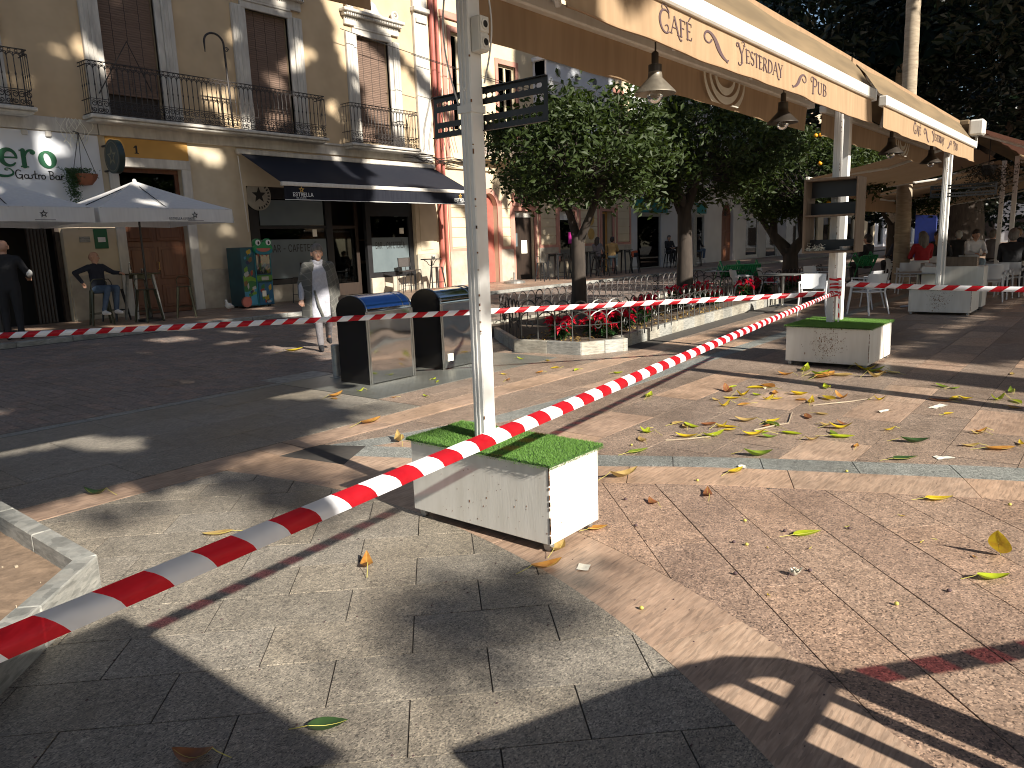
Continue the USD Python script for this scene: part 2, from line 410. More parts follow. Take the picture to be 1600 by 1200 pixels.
m_ficus_leaf = leafmat("ficus_leaf", [(0.010, 0.022, 0.010), (0.018, 0.035, 0.014), (0.028, 0.05, 0.018), (0.015, 0.03, 0.012)], trans=0.12, rough=0.4)
m_hang_leaf = leafmat("trailing_leaf", [(0.03, 0.07, 0.02), (0.06, 0.10, 0.04), (0.04, 0.08, 0.03)], trans=0.25)
m_bract = leafmat("red_bract", [(0.50, 0.008, 0.022), (0.62, 0.015, 0.03), (0.42, 0.006, 0.018)], trans=0.3, rough=0.45)
m_pgreen = leafmat("poinsettia_leaf", [(0.03, 0.08, 0.025), (0.05, 0.11, 0.04), (0.12, 0.16, 0.06)], trans=0.25)
m_soil = pm("dry_soil", (0.26, 0.18, 0.12), (0.14, 0.095, 0.062), rough=0.95, scale=14, bump=1.0, bscale=35)
m_soil2 = pm("dark_soil", (0.10, 0.07, 0.045), (0.05, 0.035, 0.025), rough=0.95, scale=14, bump=1.0, bscale=35)
m_kerb = stone("grey_marble_kerb", [(0.25, (0.17, 0.175, 0.165)), (0.45, (0.27, 0.275, 0.26)), (0.6, (0.34, 0.34, 0.32)), (0.8, (0.42, 0.415, 0.385))], STAIN, 9, stretch=(1, 1, 5), big=2.0)
m_kerb2 = stone("cream_marble_kerb", [(0.25, (0.24, 0.225, 0.19)), (0.45, (0.34, 0.325, 0.28)), (0.65, (0.40, 0.385, 0.335)), (0.8, (0.45, 0.425, 0.37))], STAIN, 8, stretch=(1, 1, 5), big=2.0)
m_plastic = pm("white_chair_plastic", (0.56, 0.57, 0.58), (0.52, 0.53, 0.54), rough=0.4)
m_greenpl = pm("green_chair_plastic", (0.015, 0.22, 0.075), (0.012, 0.18, 0.06), rough=0.35)
m_stool = pm("olive_metal", (0.085, 0.085, 0.055), (0.06, 0.06, 0.04), rough=0.35, metallic=0.6)
m_rattan = pm("dark_rattan", (0.045, 0.035, 0.03), (0.025, 0.02, 0.018), rough=0.6, scale=40)
m_wood = pm("weathered_wood", (0.19, 0.14, 0.10), (0.11, 0.08, 0.055), rough=0.75, scale=4, stretch=(5, 5, 0.7), bump=0.3)
m_terra = pm("terracotta", (0.28, 0.10, 0.05), (0.2, 0.07, 0.035), rough=0.8)
m_cable = pm("white_cable", (0.62, 0.61, 0.58), rough=0.5)
m_wire = pm("black_cable", (0.02, 0.02, 0.02), rough=0.5)
m_lampshade = pm("aged_zinc_shade", (0.30, 0.27, 0.22), (0.16, 0.14, 0.11), rough=0.45, metallic=0.6, scale=8)
m_lampdark = pm("dark_lamp_metal", (0.03, 0.025, 0.022), (0.05, 0.04, 0.03), rough=0.45, metallic=0.4)
m_roof = pm("brown_roof_fabric", (0.20, 0.14, 0.075), (0.12, 0.085, 0.046), rough=0.85, scale=2.2, stretch=(0.4, 2, 2))
m_bluetape = pm("blue_film", (0.05, 0.17, 0.5), (0.04, 0.14, 0.42), rough=0.12, metallic=0.5)
m_paper = pm("paper", (0.75, 0.73, 0.64), (0.66, 0.63, 0.52), rough=0.9)
m_pigeon = pm("white_feather", (0.72, 0.71, 0.69), (0.62, 0.61, 0.59), rough=0.8)

# ------------------------------------------------------------------ ground and paving
single("ground", box((-60, -60, -0.35), (160, 120, -0.004)), m_grout, kind="structure")
STREET_Y, KERB_Y, FACE_Y, PAV_Z = 7.97, 16.2, 20.0, 0.10
ARC_C = Point(-2.02, 3.68)


def cells(zone, L, W, ang=0.0, off=0.5, gap=0.005, org=(0, 0), jitter=0.0, seed=0):
    """Running-bond cells of a zone as shapely polygons."""
    g = random.Random(seed)
    zr = affinity.rotate(zone, -ang, origin=org)
    x0, y0, x1, y1 = zr.bounds
    out = []
    for j in range(math.floor((y0 - org[1]) / W), math.ceil((y1 - org[1]) / W)):
        sh = (j % 2) * off * L + g.uniform(-jitter, jitter)
        for i in range(math.floor((x0 - org[0] - sh) / L), math.ceil((x1 - org[0] - sh) / L)):
            a, b = org[0] + i * L + sh, org[1] + j * W
            c = sbox(a + gap / 2, b + gap / 2, a + L - gap / 2, b + W - gap / 2)
            if not c.intersects(zr):
                continue
            c = c.intersection(zr)
            for q in polys(c):
                if q.area > 0.002:
                    out.append(affinity.rotate(q, ang, origin=org))
    return out


def ring_cells(r0, r1, a0, a1, step, gap=0.006):
    out = []
    n = max(1, round(abs(a1 - a0) * (r0 + r1) / 2 / step))
    for k in range(n):
        b0, b1 = a0 + (a1 - a0) * k / n, a0 + (a1 - a0) * (k + 1) / n
        e = gap / (r0 + r1) * (1 if a1 > a0 else -1)
        t = np.linspace(b0 + e, b1 - e, 8)
        p = np.vstack([np.stack([np.cos(t), np.sin(t)], 1) * r1, np.stack([np.cos(t), np.sin(t)], 1)[::-1] * r0]) + [ARC_C.x, ARC_C.y]
        out.append(Polygon(p))
    return out


def strip_cells(c0, c1, step, gap=0.006):
    """Slabs between two polylines of equal parametrisation."""
    c0, c1 = np.asarray(c0, float), np.asarray(c1, float)
    L = np.r_[0, np.cumsum(np.linalg.norm(np.diff(c0, axis=0), axis=1))]
    n = max(1, round(L[-1] / step))
    out = []
    f = lambda c, s: np.stack([np.interp(s, L, c[:, 0]), np.interp(s, L, c[:, 1])], 1)
    for k in range(n):
        s = np.linspace(L[-1] * k / n + gap / 2, L[-1] * (k + 1) / n - gap / 2, 5)
        out.append(Polygon(np.vstack([f(c0, s), f(c1, s)[::-1]])))
    return out


def smooth_line(pts, n=40):
    pts = np.asarray(pts, float)
    t = np.r_[0, np.cumsum(np.linalg.norm(np.diff(pts, axis=0), axis=1))]
    from scipy.interpolate import PchipInterpolator
    s = np.linspace(0, t[-1], n)
    return np.stack([PchipInterpolator(t, pts[:, k])(s) for k in range(2)], 1)


def slabvf(poly, z0=-0.012, z1=0.0):
    poly = shapely.remove_repeated_points(poly, 0.002)
    m = trimesh.creation.extrude_polygon(poly, z1 - z0, engine="earcut")
    v = np.array(m.vertices); v[:, 2] += z0
    return v, np.array(m.faces)


pavers = []   # (polygon, list of materials)
arc_outer = ARC_C.buffer(5.5, 96)
arc_inner = ARC_C.buffer(5.05, 96)
south = sbox(-12, -12, 40, 5.14)
# outer straight band (pink) and its blue border, gently bowed
bp0 = smooth_line([(3.3, 4.42), (3.62, 3.75), (4.11, 2.66), (4.42, 2.1), (4.84, 1.2), (5.19, 0.36), (5.7, -1.2), (6.4, -3.5)])
bp1 = smooth_line([(3.62, 4.62), (3.95, 3.93), (4.42, 2.86), (4.79, 2.24), (5.22, 1.29), (5.60, 0.42), (6.1, -1.1), (6.8, -3.4)])
bb1 = smooth_line([(3.88, 4.78), (4.2, 4.08), (4.68, 2.98), (5.04, 2.34), (5.5, 1.38), (5.9, 0.48), (6.42, -1.0), (7.1, -3.3)])
band_pink = Polygon(np.vstack([bp0, bp1[::-1]]))
band_blue = Polygon(np.vstack([bp1, bb1[::-1]]))
west_of_band = Polygon(np.vstack([bp0, [(6.4, -12), (-12, -12), (-12, 5.14), (3.0, 5.14)]]))
for q in ring_cells(5.05, 5.5, -1.25, 0.29, 1.25):
    pavers.append((q, m_pink))
for q in strip_cells(bp0, bp1, 1.05):
    pavers.append((q, m_pink))
for q in strip_cells(bb1, bp1, 0.62):
    pavers.append((q if q.is_valid else q.buffer(0), m_blue))
zone_in = arc_inner.intersection(south)
pl_hole = Polygon([(1.36, 3.75), (1.38, 6.8), (-3.0, 7.2), (-3.0, -0.5)])
for q in cells(zone_in.difference(pl_hole), 0.60, 0.315, ang=-45, org=(1.85, 1.66), off=0.5, gap=0.006, seed=3):
    pavers.append((q, m_grey))
zone_red = west_of_band.difference(arc_outer).intersection(sbox(-2, -4, 9, 5.14))
for q in cells(zone_red, 1.32, 0.335, ang=45, org=(3.88, 2.39), off=0.42, gap=0.006, seed=4):
    pavers.append((q, m_red))
# cross strip at Y 5.15..5.5 and its blue neighbour
for q in cells(sbox(-6, 5.15, 3.55, 5.5).difference(pl_hole), 1.1, 0.35, org=(0, 5.15), off=0):
    pavers.append((q, m_pink))
for q in cells(sbox(3.56, 5.15, 22, 5.5), 0.95, 0.35, org=(3.56, 5.15), off=0):
    pavers.append((q, m_pink))
east = Polygon(np.vstack([bb1, [(7.1, -12), (60, -12), (60, 5.14), (3.7, 5.14)]])).buffer(0)
blue2 = LineString([(3.6, 5.0), (4.14, 4.76), (5.2, 4.45), (7.0, 4.3), (22, 4.3)]).buffer(0.12, cap_style=2).intersection(east)
for q in cells(blue2, 0.7, 9.0, org=(3.5, 0), off=0):
    pavers.append((q, m_blue))
east = east.difference(blue2.buffer(0.004))
n_ = 0
for q in cells(east.intersection(sbox(3, -9, 24, 5.14)), 0.86, 0.465, org=(0.4, 0.0), off=0.5, gap=0.005, seed=5):
    c = q.centroid
    i, j = math.floor(c.x / 0.86), math.floor(c.y / 0.465)
    k = j % 4
    pink = (k == 3 and i % 3 != 1) or (k == 1 and i % 4 == 0)
    pavers.append((q, m_pink if pink else m_brown))
for q in cells(sbox(-8, 5.51, 5.22, 7.94).difference(pl_hole), 1.15, 0.61, org=(2.4, 5.51), off=0.5, gap=0.006, seed=6):
    pavers.append((q, m_grey))
for q in cells(sbox(5.235, 5.51, 8.55, 6.18), 0.9, 0.335, org=(5.235, 5.51), off=0.5, seed=8):
    pavers.append((q, m_brown))
pave_bed = Polygon([(8.6, 7.06), (9.56, 5.62), (9.8, 5.52), (22.5, 6.2), (22.5, 9.2), (10.3, 9.6), (10.28, 8.33)])
for q in cells(sbox(8.56, 5.51, 24, 7.94).difference(pave_bed), 0.9, 0.6, org=(8.56, 5.51), off=0.5, seed=9):
    pavers.append((q, m_brown if random.random() < 0.6 else m_pink))
for q in cells(sbox(24.01, -9, 60, 7.94), 1.2, 0.8, org=(24, 0), off=0.5, seed=10):
    pavers.append((q, m_brown if random.random() < 0.6 else m_pink))

plaza = structure("plaza_paving")
order = sorted(range(len(pavers)), key=lambda k: -pavers[k][0].area / (0.4 + pavers[k][0].centroid.distance(Point(0, 0)) ** 2.6)
               * (1.0 if (pavers[k][0].centroid.x + 0.25 * pavers[k][0].centroid.y > 0.9 and pavers[k][0].centroid.y > -0.35) else 0.001))
rest = {}
for r_, k in enumerate(order):
    q, ms = pavers[k]
    mt = ms[random.randrange(len(ms))]
    vf = slabvf(q, -0.012, random.uniform(-0.0012, 0.0012))
    if r_ < 300:
        part(plaza, "paving_slab", vf, mt)
    else:
        rest.setdefault(mt.GetPath(), (mt, []))[1].append(vf)
for mt, vs in rest.values():
    part(plaza, "distant_paving_slabs", merge(*vs), mt, kind="stuff")

# cobbled street: bricks laid in courses that run across the street
street = structure("street")
brick, rest = [], {0: [], 1: [], 2: []}
for i, x in enumerate(np.arange(-4, 30, 0.135)):
    for y in np.arange(STREET_Y + 0.16 - (i % 2) * 0.13, KERB_Y - 0.16, 0.265):
        y0, y1 = max(y, STREET_Y + 0.16), min(y + 0.257, KERB_Y - 0.155)
        if y1 - y0 < 0.03 or x < 0.22 * y - 0.8 - 1.0 or (5.2 < x < 8.56 and y0 < 8.02):
            continue
        brick.append((x, y0, x + 0.127, y1))
vis = sorted(range(len(brick)), key=lambda k: brick[k][0] ** 2 + brick[k][1] ** 2)[:300]
visset = set(vis)
for k, b_ in enumerate(brick):
    z = random.uniform(-0.002, 0.0015)
    vf = boxvf((b_[0], b_[1], -0.012), (b_[2], b_[3], z))
    c_ = random.choices((0, 1, 2), (5, 3, 2))[0]
    if k in visset:
        part(street, "paving_brick", vf, m_brick[c_])
    else:
        rest[c_].append(vf)
for c_, vs in rest.items():
    part(street, "distant_paving_bricks", merge(*vs), m_brick[c_], kind="stuff")
part(street, "far_street_surface", box((30, STREET_Y + 0.16, -0.012), (110, KERB_Y - 0.155, -0.002)), m_brick[2])
kb = MB()
for x in np.arange(-4, 60, 1.0):
    part(street, "channel_stone", boxvf((x + 0.004, STREET_Y, -0.012), (x + 0.996, STREET_Y + 0.15, -0.003)), m_blue[0]) if x < 30 and not (5.1 < x < 8.5) else None
pave2 = structure("far_pavement")
part(pave2, "pavement_bed", box((-6, KERB_Y + 0.16, -0.012), (110, FACE_Y + 0.4, PAV_Z - 0.012)), m_grout)
pv = {0: [], 1: []}
for q in cells(sbox(0, KERB_Y + 0.165, 40, FACE_Y + 0.02), 0.6, 0.4, org=(0, KERB_Y + 0.165), off=0.5, gap=0.008, seed=12):
    pv[0 if random.random() < 0.7 else 1].append(slabvf(q, PAV_Z - 0.02, PAV_Z + random.uniform(-0.0015, 0.0015)))
part(pave2, "distant_paving_slabs", merge(*pv[0]), m_red[1], kind="stuff")
part(pave2, "distant_paving_slabs", merge(*pv[1]), m_pink[1], kind="stuff")
part(pave2, "far_pavement_surface", box((40, KERB_Y + 0.165, PAV_Z - 0.02), (110, FACE_Y + 0.02, PAV_Z - 0.002)), m_red[1])
for x in np.arange(0, 60, 1.0):
    part(pave2, "kerb_stone", boxvf((x + 0.004, KERB_Y, -0.012), (x + 0.996, KERB_Y + 0.155, PAV_Z), 0.012), m_kerb)

# steel deck round the bins
deck = single("steel_deck_plate", box((5.24, 6.19, -0.012), (8.55, 8.0, 0.002)), m_plate, "patterned steel deck plate under the pair of steel waste bins", "plate")
bumps = MB()
for i, x in enumerate(np.arange(5.3, 8.5, 0.055)):
    for j, y in enumerate(np.arange(6.25, 7.95, 0.055)):
        a = 0.785 if (i + j) % 2 else -0.785
        c, s = math.cos(a) * 0.021, math.sin(a) * 0.021
        w = (-math.sin(a) * 0.006, math.cos(a) * 0.006)
        bumps.add([(x - c, y - s, 0.002), (x + w[0], y + w[1], 0.0055), (x + c, y + s, 0.002), (x - w[0], y - w[1], 0.0055)], [[0, 3, 1], [3, 2, 1]])
usdkit.mesh(stage, "/World/steel_deck_plate/raised_pattern", bumps.out(), m_plate).GetPrim().SetCustomDataByKey("kind", "stuff")

# ------------------------------------------------------------------ ochre building with the bar
YF = FACE_Y


def wall_with_holes(outer, holes, Y, depth):
    s = Polygon(outer)
    for h in holes:
        s = s.difference(sbox(*h) if len(h) == 4 and np.ndim(h) == 1 else Polygon(h))
    return extrude(s, depth, wall_fn(Y, +1))


def wb(x0, x1, z0, z1, d0, d1, ch=0.0, Y=None):
    """Box on a facade: d0 and d1 are distances out from the wall face towards the street."""
    Y = YF if Y is None else Y
    return boxvf((x0, Y - d1, z0), (x1, Y - d0, z1), ch)


ob = thing("ochre_building", "ochre rendered corner-street building with white stone window surrounds and iron balconies above the bar", "building")
WINS = [(4.85, 6.3), (8.98, 10.38), (13.02, 14.42), (17.0, 18.36)]
W_Z0, W_Z1 = 5.08, 8.38
holes = [(a, W_Z0, b, W_Z1) for a, b in WINS]
holes += [(8.98, PAV_Z - 0.2, 10.64, 3.86), (12.55, PAV_Z - 0.2, 19.15, 3.52), (2.2, PAV_Z - 0.2, 7.5, 2.75)]
part(ob, "wall", wall_with_holes([(-8, 4.6), (20.25, 4.6), (20.25, 12.5), (-8, 12.5)], [h for h in holes if h[1] > 4], YF, 0.35), m_ochre)
part(ob, "ground_floor_wall", wall_with_holes([(-8, 0), (20.25, 0), (20.25, 4.6), (-8, 4.6)], [h for h in holes if h[1] < 4], YF, 0.35), m_pierw)
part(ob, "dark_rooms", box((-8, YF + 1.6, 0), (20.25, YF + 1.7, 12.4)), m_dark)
part(ob, "cornice_band", merge(wb(8.62, 20.2, 4.58, 4.86, 0.0, 0.09, 0.01), wb(8.62, 20.22, 4.86, 4.92, 0.0, 0.15, 0.01)), m_stonew)
part(ob, "cornice_band", merge(wb(-8, 8.60, 4.58, 4.9, 0.002, 0.07, 0.01)), m_stonew, label="grey weathered band over the white bar panel")
# window surrounds, blinds, pediments
for wi, (a, b) in enumerate(WINS):
    s = part(ob, "window_surround", merge(wb(a - 0.46, a - 0.16, W_Z0 - 0.1, W_Z1 + 0.05, 0.0, 0.11, 0.015), wb(b + 0.16, b + 0.46, W_Z0 - 0.1, W_Z1 + 0.05, 0.0, 0.11, 0.015),
        wb(a - 0.16, a, W_Z0 - 0.1, W_Z1 + 0.1, -0.1, 0.06, 0.01), wb(b, b + 0.16, W_Z0 - 0.1, W_Z1 + 0.1, -0.1, 0.06, 0.01),
        wb(a - 0.38, a - 0.33, W_Z0 + 0.3, W_Z1, 0.11, 0.125), wb(a - 0.27, a - 0.22, W_Z0 + 0.3, W_Z1, 0.11, 0.125), wb(b + 0.33, b + 0.38, W_Z0 + 0.3, W_Z1, 0.11, 0.125), wb(b + 0.22, b + 0.27, W_Z0 + 0.3, W_Z1, 0.11, 0.125),
        wb(a - 0.16, b + 0.16, W_Z1, W_Z1 + 0.19, -0.1, 0.07, 0.01), wb(a - 0.1, b + 0.1, W_Z1 + 0.19, W_Z1 + 0.25, -0.1, 0.1, 0.01),
        wb(a - 0.47, b + 0.47, W_Z1 + 0.25, W_Z1 + 0.5, 0.0, 0.1, 0.01)), m_stonew)
    pd = part(ob, "pediment", merge(wb(a - 0.6, b + 0.6, W_Z1 + 0.6, W_Z1 + 0.7, 0.0, 0.3, 0.02), wb(a - 0.54, b + 0.54, W_Z1 + 0.5, W_Z1 + 0.6, 0.0, 0.2, 0.015)), m_stonew)
    for k in range(int((b - a + 1.0) / 0.075)):
        part(pd, "dentil", wb(a - 0.48 + k * 0.075, a - 0.48 + k * 0.075 + 0.042, W_Z1 + 0.5, W_Z1 + 0.57, 0.2, 0.26), m_stonew)
    for sgn, xc in ((1, a - 0.3), (-1, b + 0.3)):
        t = np.linspace(0, 3.6 * np.pi, 40)
        rr = 0.02 + 0.017 * t
        pts = np.stack([xc - sgn * rr * np.cos(t) * 0.8, np.full_like(t, YF - 0.14), W_Z1 + 0.86 + rr * np.sin(t) * 0.8], 1)
        part(pd, "scroll_ornament", tube(pts, np.linspace(0.025, 0.05, 40), 6), m_stonew)
    sh = [(0.0, 0), (0.5, 0.12), (0.75, 0.35), (1.0, 0.42), (1.25, 0.35), (1.5, 0.12), (2.0, 0)]
    part(pd, "shell_ornament", extrude(Polygon([((a + b) / 2 - 0.55 + x * 0.55, W_Z1 + 0.7 + z) for x, z in sh]), 0.13, wall_fn(YF)), m_stonew)
    bl = part(ob, "roller_blind", box((a + 0.02, YF + 0.135, W_Z0 + (0.55 if wi == 1 else 0.05)), (b - 0.02, YF + 0.15, W_Z1 - 0.02)), m_blind)
    z = W_Z0 + (0.56 if wi == 1 else 0.06); sl = []
    nsl = int((W_Z1 - 0.04 - z) / 0.058)
    for k in range(nsl):
        vf = boxvf((a + 0.03, YF + 0.118, z + k * 0.058), (b - 0.03, YF + 0.1345, z + k * 0.058 + 0.048))
        if wi in (1, 2, 3):
            part(bl, "slat", vf, m_blind)
        else:
            sl.append(vf)
    if sl:
        part(bl, "slats", merge(*sl), m_blind, kind="stuff")
    part(bl, "blind_cord", merge(*[tube([(a + (b - a) * f, YF + 0.112, W_Z0 + 0.6), (a + (b - a) * f, YF + 0.112, W_Z1)], 0.006, 4) for f in (0.25, 0.5, 0.75)]), m_rattan)
    part(ob, "balcony_door", box((a, YF + 0.22, W_Z0 - 0.1), (b, YF + 0.27, W_Z1)), m_darkwood)
part(ob, "corner_pilaster", merge(wb(19.55, 20.2, 4.92, 12.4, 0.0, 0.12, 0.015), wb(19.62, 20.13, 9.25, 9.4, 0.12, 0.18, 0.01), wb(19.5, 20.24, 9.6, 9.75, 0.0, 0.24, 0.02)), m_stonew)


def scroll(x, y, z, r, turns=1.4, sgn=1, n=14, ph=0.0):
    t = np.linspace(0, turns * 2 * np.pi, n)
    rr = r * (1 - 0.72 * t / t[-1])
    return np.stack([x + sgn * rr * np.cos(t + ph), np.full(n, y), z + rr * np.sin(t + ph)], 1)


def balcony(owner, x0, x1, z, h, out, Y, step=0.135, matl=None, slabm=None, ornate=True):
    """Slab with mouldings and a wrought-iron railing with arched bars, a ring row and a scroll panel."""
    matl = matl or m_iron
    s = part(owner, "balcony_slab", merge(boxvf((x0 - 0.06, Y - out - 0.06, z - 0.10), (x1 + 0.06, Y - 0.155, z - 0.02), 0.015), boxvf((x0, Y - out, z - 0.17), (x1, Y - 0.155, z - 0.10), 0.02)), slabm or m_stonew)
    rl = part(owner, "balcony_railing", merge(boxvf((x0, Y - out - 0.012, z + h - 0.02), (x1, Y - out + 0.018, z + h), 0), boxvf((x0, Y - out - 0.008, z + h - 0.1), (x1, Y - out + 0.012, z + h - 0.085)),
        boxvf((x0, Y - out - 0.01, z + 0.0), (x1, Y - out + 0.015, z + 0.02)), boxvf((x0, Y - out - 0.008, z + 0.33), (x1, Y - out + 0.01, z + 0.345)),
        *[boxvf((x - 0.012, Y - out + 0.02, z + zz), (x + 0.012, Y - 0.12, z + zz + 0.018)) for x in (x0, x1) for zz in (0.0, h - 0.02, h - 0.1, 0.33)]), matl)
    n = int((x1 - x0) / step)
    yy = Y - out
    for k in range(n + 1):
        x = x0 + (x1 - x0) * k / n
        zs = [z + 0.345, z + 0.42, z + 0.62, z + 0.66, z + 0.7, z + h - 0.22, z + h - 0.1]
        part(rl, "baluster", tube([(x, yy, q) for q in zs], [0.012, 0.011, 0.012, 0.021, 0.012, 0.011, 0.012], 5, False), matl)
        if k < n:
            xm = x + (x1 - x0) / n / 2; w = (x1 - x0) / n / 2
            t = np.linspace(0, np.pi, 7)
            m_ = [tube(np.stack([xm + w * np.cos(t), np.full(7, yy), z + h - 0.2 + 0.09 * np.sin(t)], 1), 0.0095, 4, False)]
            t2 = np.linspace(0, 2 * np.pi, 7)
            m_.append(tube(np.stack([xm + 0.03 * np.cos(t2), np.full(7, yy), z + h - 0.055 + 0.03 * np.sin(t2)], 1), 0.0085, 4, False))
            if ornate:
                sg = 1 if k % 2 else -1
                m_.append(tube(scroll(xm, yy, z + 0.23, 0.075, 1.4, sg, 12, 0.8), 0.011, 4, False))
                m_.append(tube(scroll(xm, yy, z + 0.09, 0.06, 1.4, -sg, 12, 2.4), 0.011, 4, False))
                m_.append(tube([(x, yy, z + 0.02), (x + sg * 0.012, yy, z + 0.17), (x, yy, z + 0.33)], 0.010, 4, False))
            if ornate:
                part(rl, "scroll_panel", merge(*m_), matl)
            else:
                part(rl, "top_arch", m_[0], matl)
                part(rl, "top_ring", m_[1], matl)
    for x in (x0, x1):
        for k in range(1, 4):
            y = Y - out + (out - 0.12) * k / 4
            part(rl, "baluster", tube([(x, y, z + 0.02), (x, y, z + 0.62), (x, y, z + 0.66), (x, y, z + 0.7), (x, y, z + h - 0.02)], [0.008, 0.008, 0.016, 0.008, 0.008], 5, False), matl)
    return rl


balcony(ob, 3.4, 7.05, 5.0, 1.2, 0.6, YF)
balcony(ob, 8.3, 15.1, 5.0, 1.2, 0.6, YF)
balcony(ob, 16.1, 19.0, 4.95, 1.2, 0.6, YF)
# lamp hook on the middle balcony
t = np.linspace(0, np.pi, 14)
hk = [(11.95, YF - 0.62, 5.0), (11.9, YF - 0.62, 7.1)] + [(11.9 - 0.28 + 0.28 * math.cos(a), YF - 0.62, 7.1 + 0.26 * math.sin(a)) for a in t] + [(11.34, YF - 0.62, 6.85)]
hkp = part(ob, "iron_hook_pole", merge(tube(hk, np.r_[np.full(len(hk) - 1, 0.028), 0.012], 7), tube(scroll(11.97, YF - 0.62, 7.0, 0.07, 1.3), 0.012, 5)), m_iron)
part(ob, "bracing_rod", merge(tube([(8.6, YF - 0.4, 5.5), (9.3, YF - 0.62, 6.75), (9.95, YF - 0.3, 5.7)], 0.016, 5)), m_iron)
# street door number 1
df = part(ob, "door_frame", merge(wb(8.74, 8.98, PAV_Z, 3.86, 0.0, 0.06, 0.012), wb(10.64, 10.9, PAV_Z, 3.86, 0.0, 0.06, 0.012), wb(8.74, 10.9, 3.86, 4.1, 0.0, 0.062, 0.012)), m_stonew)
part(ob, "ochre_lintel_panel", wb(8.76, 10.88, 4.103, 4.57, 0.003, 0.03), m_ochre2)
part(ob, "house_number", extrude(affinity.translate(unary_union([sbox(-0.02, 0, 0.025, 0.2), Polygon([(-0.02, 0.2), (-0.065, 0.15), (-0.065, 0.13), (-0.02, 0.15)]), sbox(-0.05, 0, 0.055, 0.02)]), 9.5, 4.2), 0.006, plane_fn((0, YF - 0.03, 0), (1, 0, 0), (0, 0, 1), (0, -1, 0))), m_inkblack)
dr = part(ob, "street_door", box((8.98, YF + 0.2, PAV_Z), (10.64, YF + 0.25, 2.95)), m_door)
for x0, x1 in ((9.06, 9.76), (9.86, 10.56)):
    for z0, z1 in ((0.25, 0.85), (1.0, 1.85), (2.0, 2.85)):
        part(dr, "door_panel", merge(boxvf((x0, YF + 0.17, z0), (x1, YF + 0.199, z1), 0.02), boxvf((x0 + 0.08, YF + 0.15, z0 + 0.08), (x1 - 0.08, YF + 0.169, z1 - 0.08), 0.012)), m_door)
part(dr, "transom_bar", box((8.98, YF + 0.16, 2.95), (10.64, YF + 0.25, 3.08)), m_door)
part(dr, "fanlight", box((9.08, YF + 0.21, 3.08), (10.54, YF + 0.22, 3.75)), m_pane)
part(dr, "fanlight_frame", merge(*[boxvf(a, b) for a, b in (((8.98, YF + 0.17, 3.08), (9.08, YF + 0.25, 3.86)), ((10.54, YF + 0.17, 3.08), (10.64, YF + 0.25, 3.86)), ((9.08, YF + 0.17, 3.75), (10.54, YF + 0.25, 3.86)))]), m_door)
part(dr, "handle", tube([(9.82, YF + 0.19, 1.25), (9.82, YF + 0.12, 1.25), (9.82, YF + 0.12, 1.45), (9.82, YF + 0.19, 1.45)], 0.012, 6), m_gold)
# plinths and piers
for a, b in ((10.9, 12.52), (7.52, 8.72)):
    part(ob, "pier_plinth", wb(a, b, PAV_Z, 1.2, 0.0, 0.04, 0.01), m_plinth)
part(ob, "right_pier", merge(wb(19.17, 20.2, 1.35, 4.56, 0.0, 0.05, 0.01), wb(19.35, 20.0, 1.5, 3.2, 0.05, 0.075, 0.01)), m_pierw)
part(ob, "pier_plinth", wb(19.15, 20.22, PAV_Z, 1.35, 0.0, 0.09, 0.012), m_plinth)
# white bar panel with lettering
pan = part(ob, "white_panel", wb(1.0, 8.58, 2.78, 4.56, 0.002, 0.05, 0.006), m_whitewall)
for x in (6.9, 7.4, 8.1):
    part(ob, "corbel", wb(x, x + 0.13, 4.44, 4.57, 0.05, 0.12, 0.02), m_stonew)
dg = part(ob, "bar_doorway", merge(boxvf((2.2, YF + 0.15, PAV_Z), (2.3, YF + 0.3, 2.75)), boxvf((7.38, YF + 0.15, PAV_Z), (7.48, YF + 0.3, 2.75)), boxvf((5.6, YF + 0.2, PAV_Z), (5.68, YF + 0.28, 2.75)), boxvf((2.3, YF + 0.15, 2.6), (7.38, YF + 0.3, 2.75))), m_darkwood)
part(ob, "curtain", (lambda g: (g[0], g[1]))((np.array([(6.75 + 0.45 * i / 12 + 0.02, YF + 0.22 + 0.03 * (i % 2), z) for z in (PAV_Z, 2.6) for i in range(13)]), np.array([(i, i + 1, i + 14, i + 13) for i in range(12)]))), m_darkwood)
part(ob, "menu_plate", wb(7.86, 8.1, 2.0, 2.14, 0.002, 0.02), m_kerb)
gs = part(ob, "green_menu_sign", wb(8.2, 8.52, 1.84, 2.32, 0.002, 0.03, 0.004), m_greenink)
part(gs, "white_notice", wb(8.28, 8.46, 2.0, 2.12, 0.03, 0.034), m_inkwhite)
# dark bar front under the black awning
bf = part(ob, "bar_front", merge(wb(12.55, 12.95, 0.62, 3.52, -0.22, -0.12), wb(15.35, 15.6, PAV_Z, 3.52, -0.24, -0.1), wb(17.0, 17.2, PAV_Z, 3.52, -0.24, -0.1), wb(18.95, 19.15, PAV_Z, 3.52, -0.22, -0.1), wb(12.95, 15.35, 0.62, 0.78, -0.22, -0.1), wb(17.2, 18.95, 0.62, 0.78, -0.22, -0.1), wb(12.95, 15.35, 2.3, 2.38, -0.2, -0.12), wb(17.2, 18.95, 2.7, 3.52, -0.22, -0.1), wb(12.55, 17.0, 3.2, 3.52, -0.23, -0.09)), m_black)
part(ob, "stall_riser", merge(wb(12.55, 15.5, PAV_Z, 0.62, -0.2, -0.02, 0.01), wb(17.05, 19.0, PAV_Z, 0.62, -0.2, -0.02, 0.01)), m_plinth)
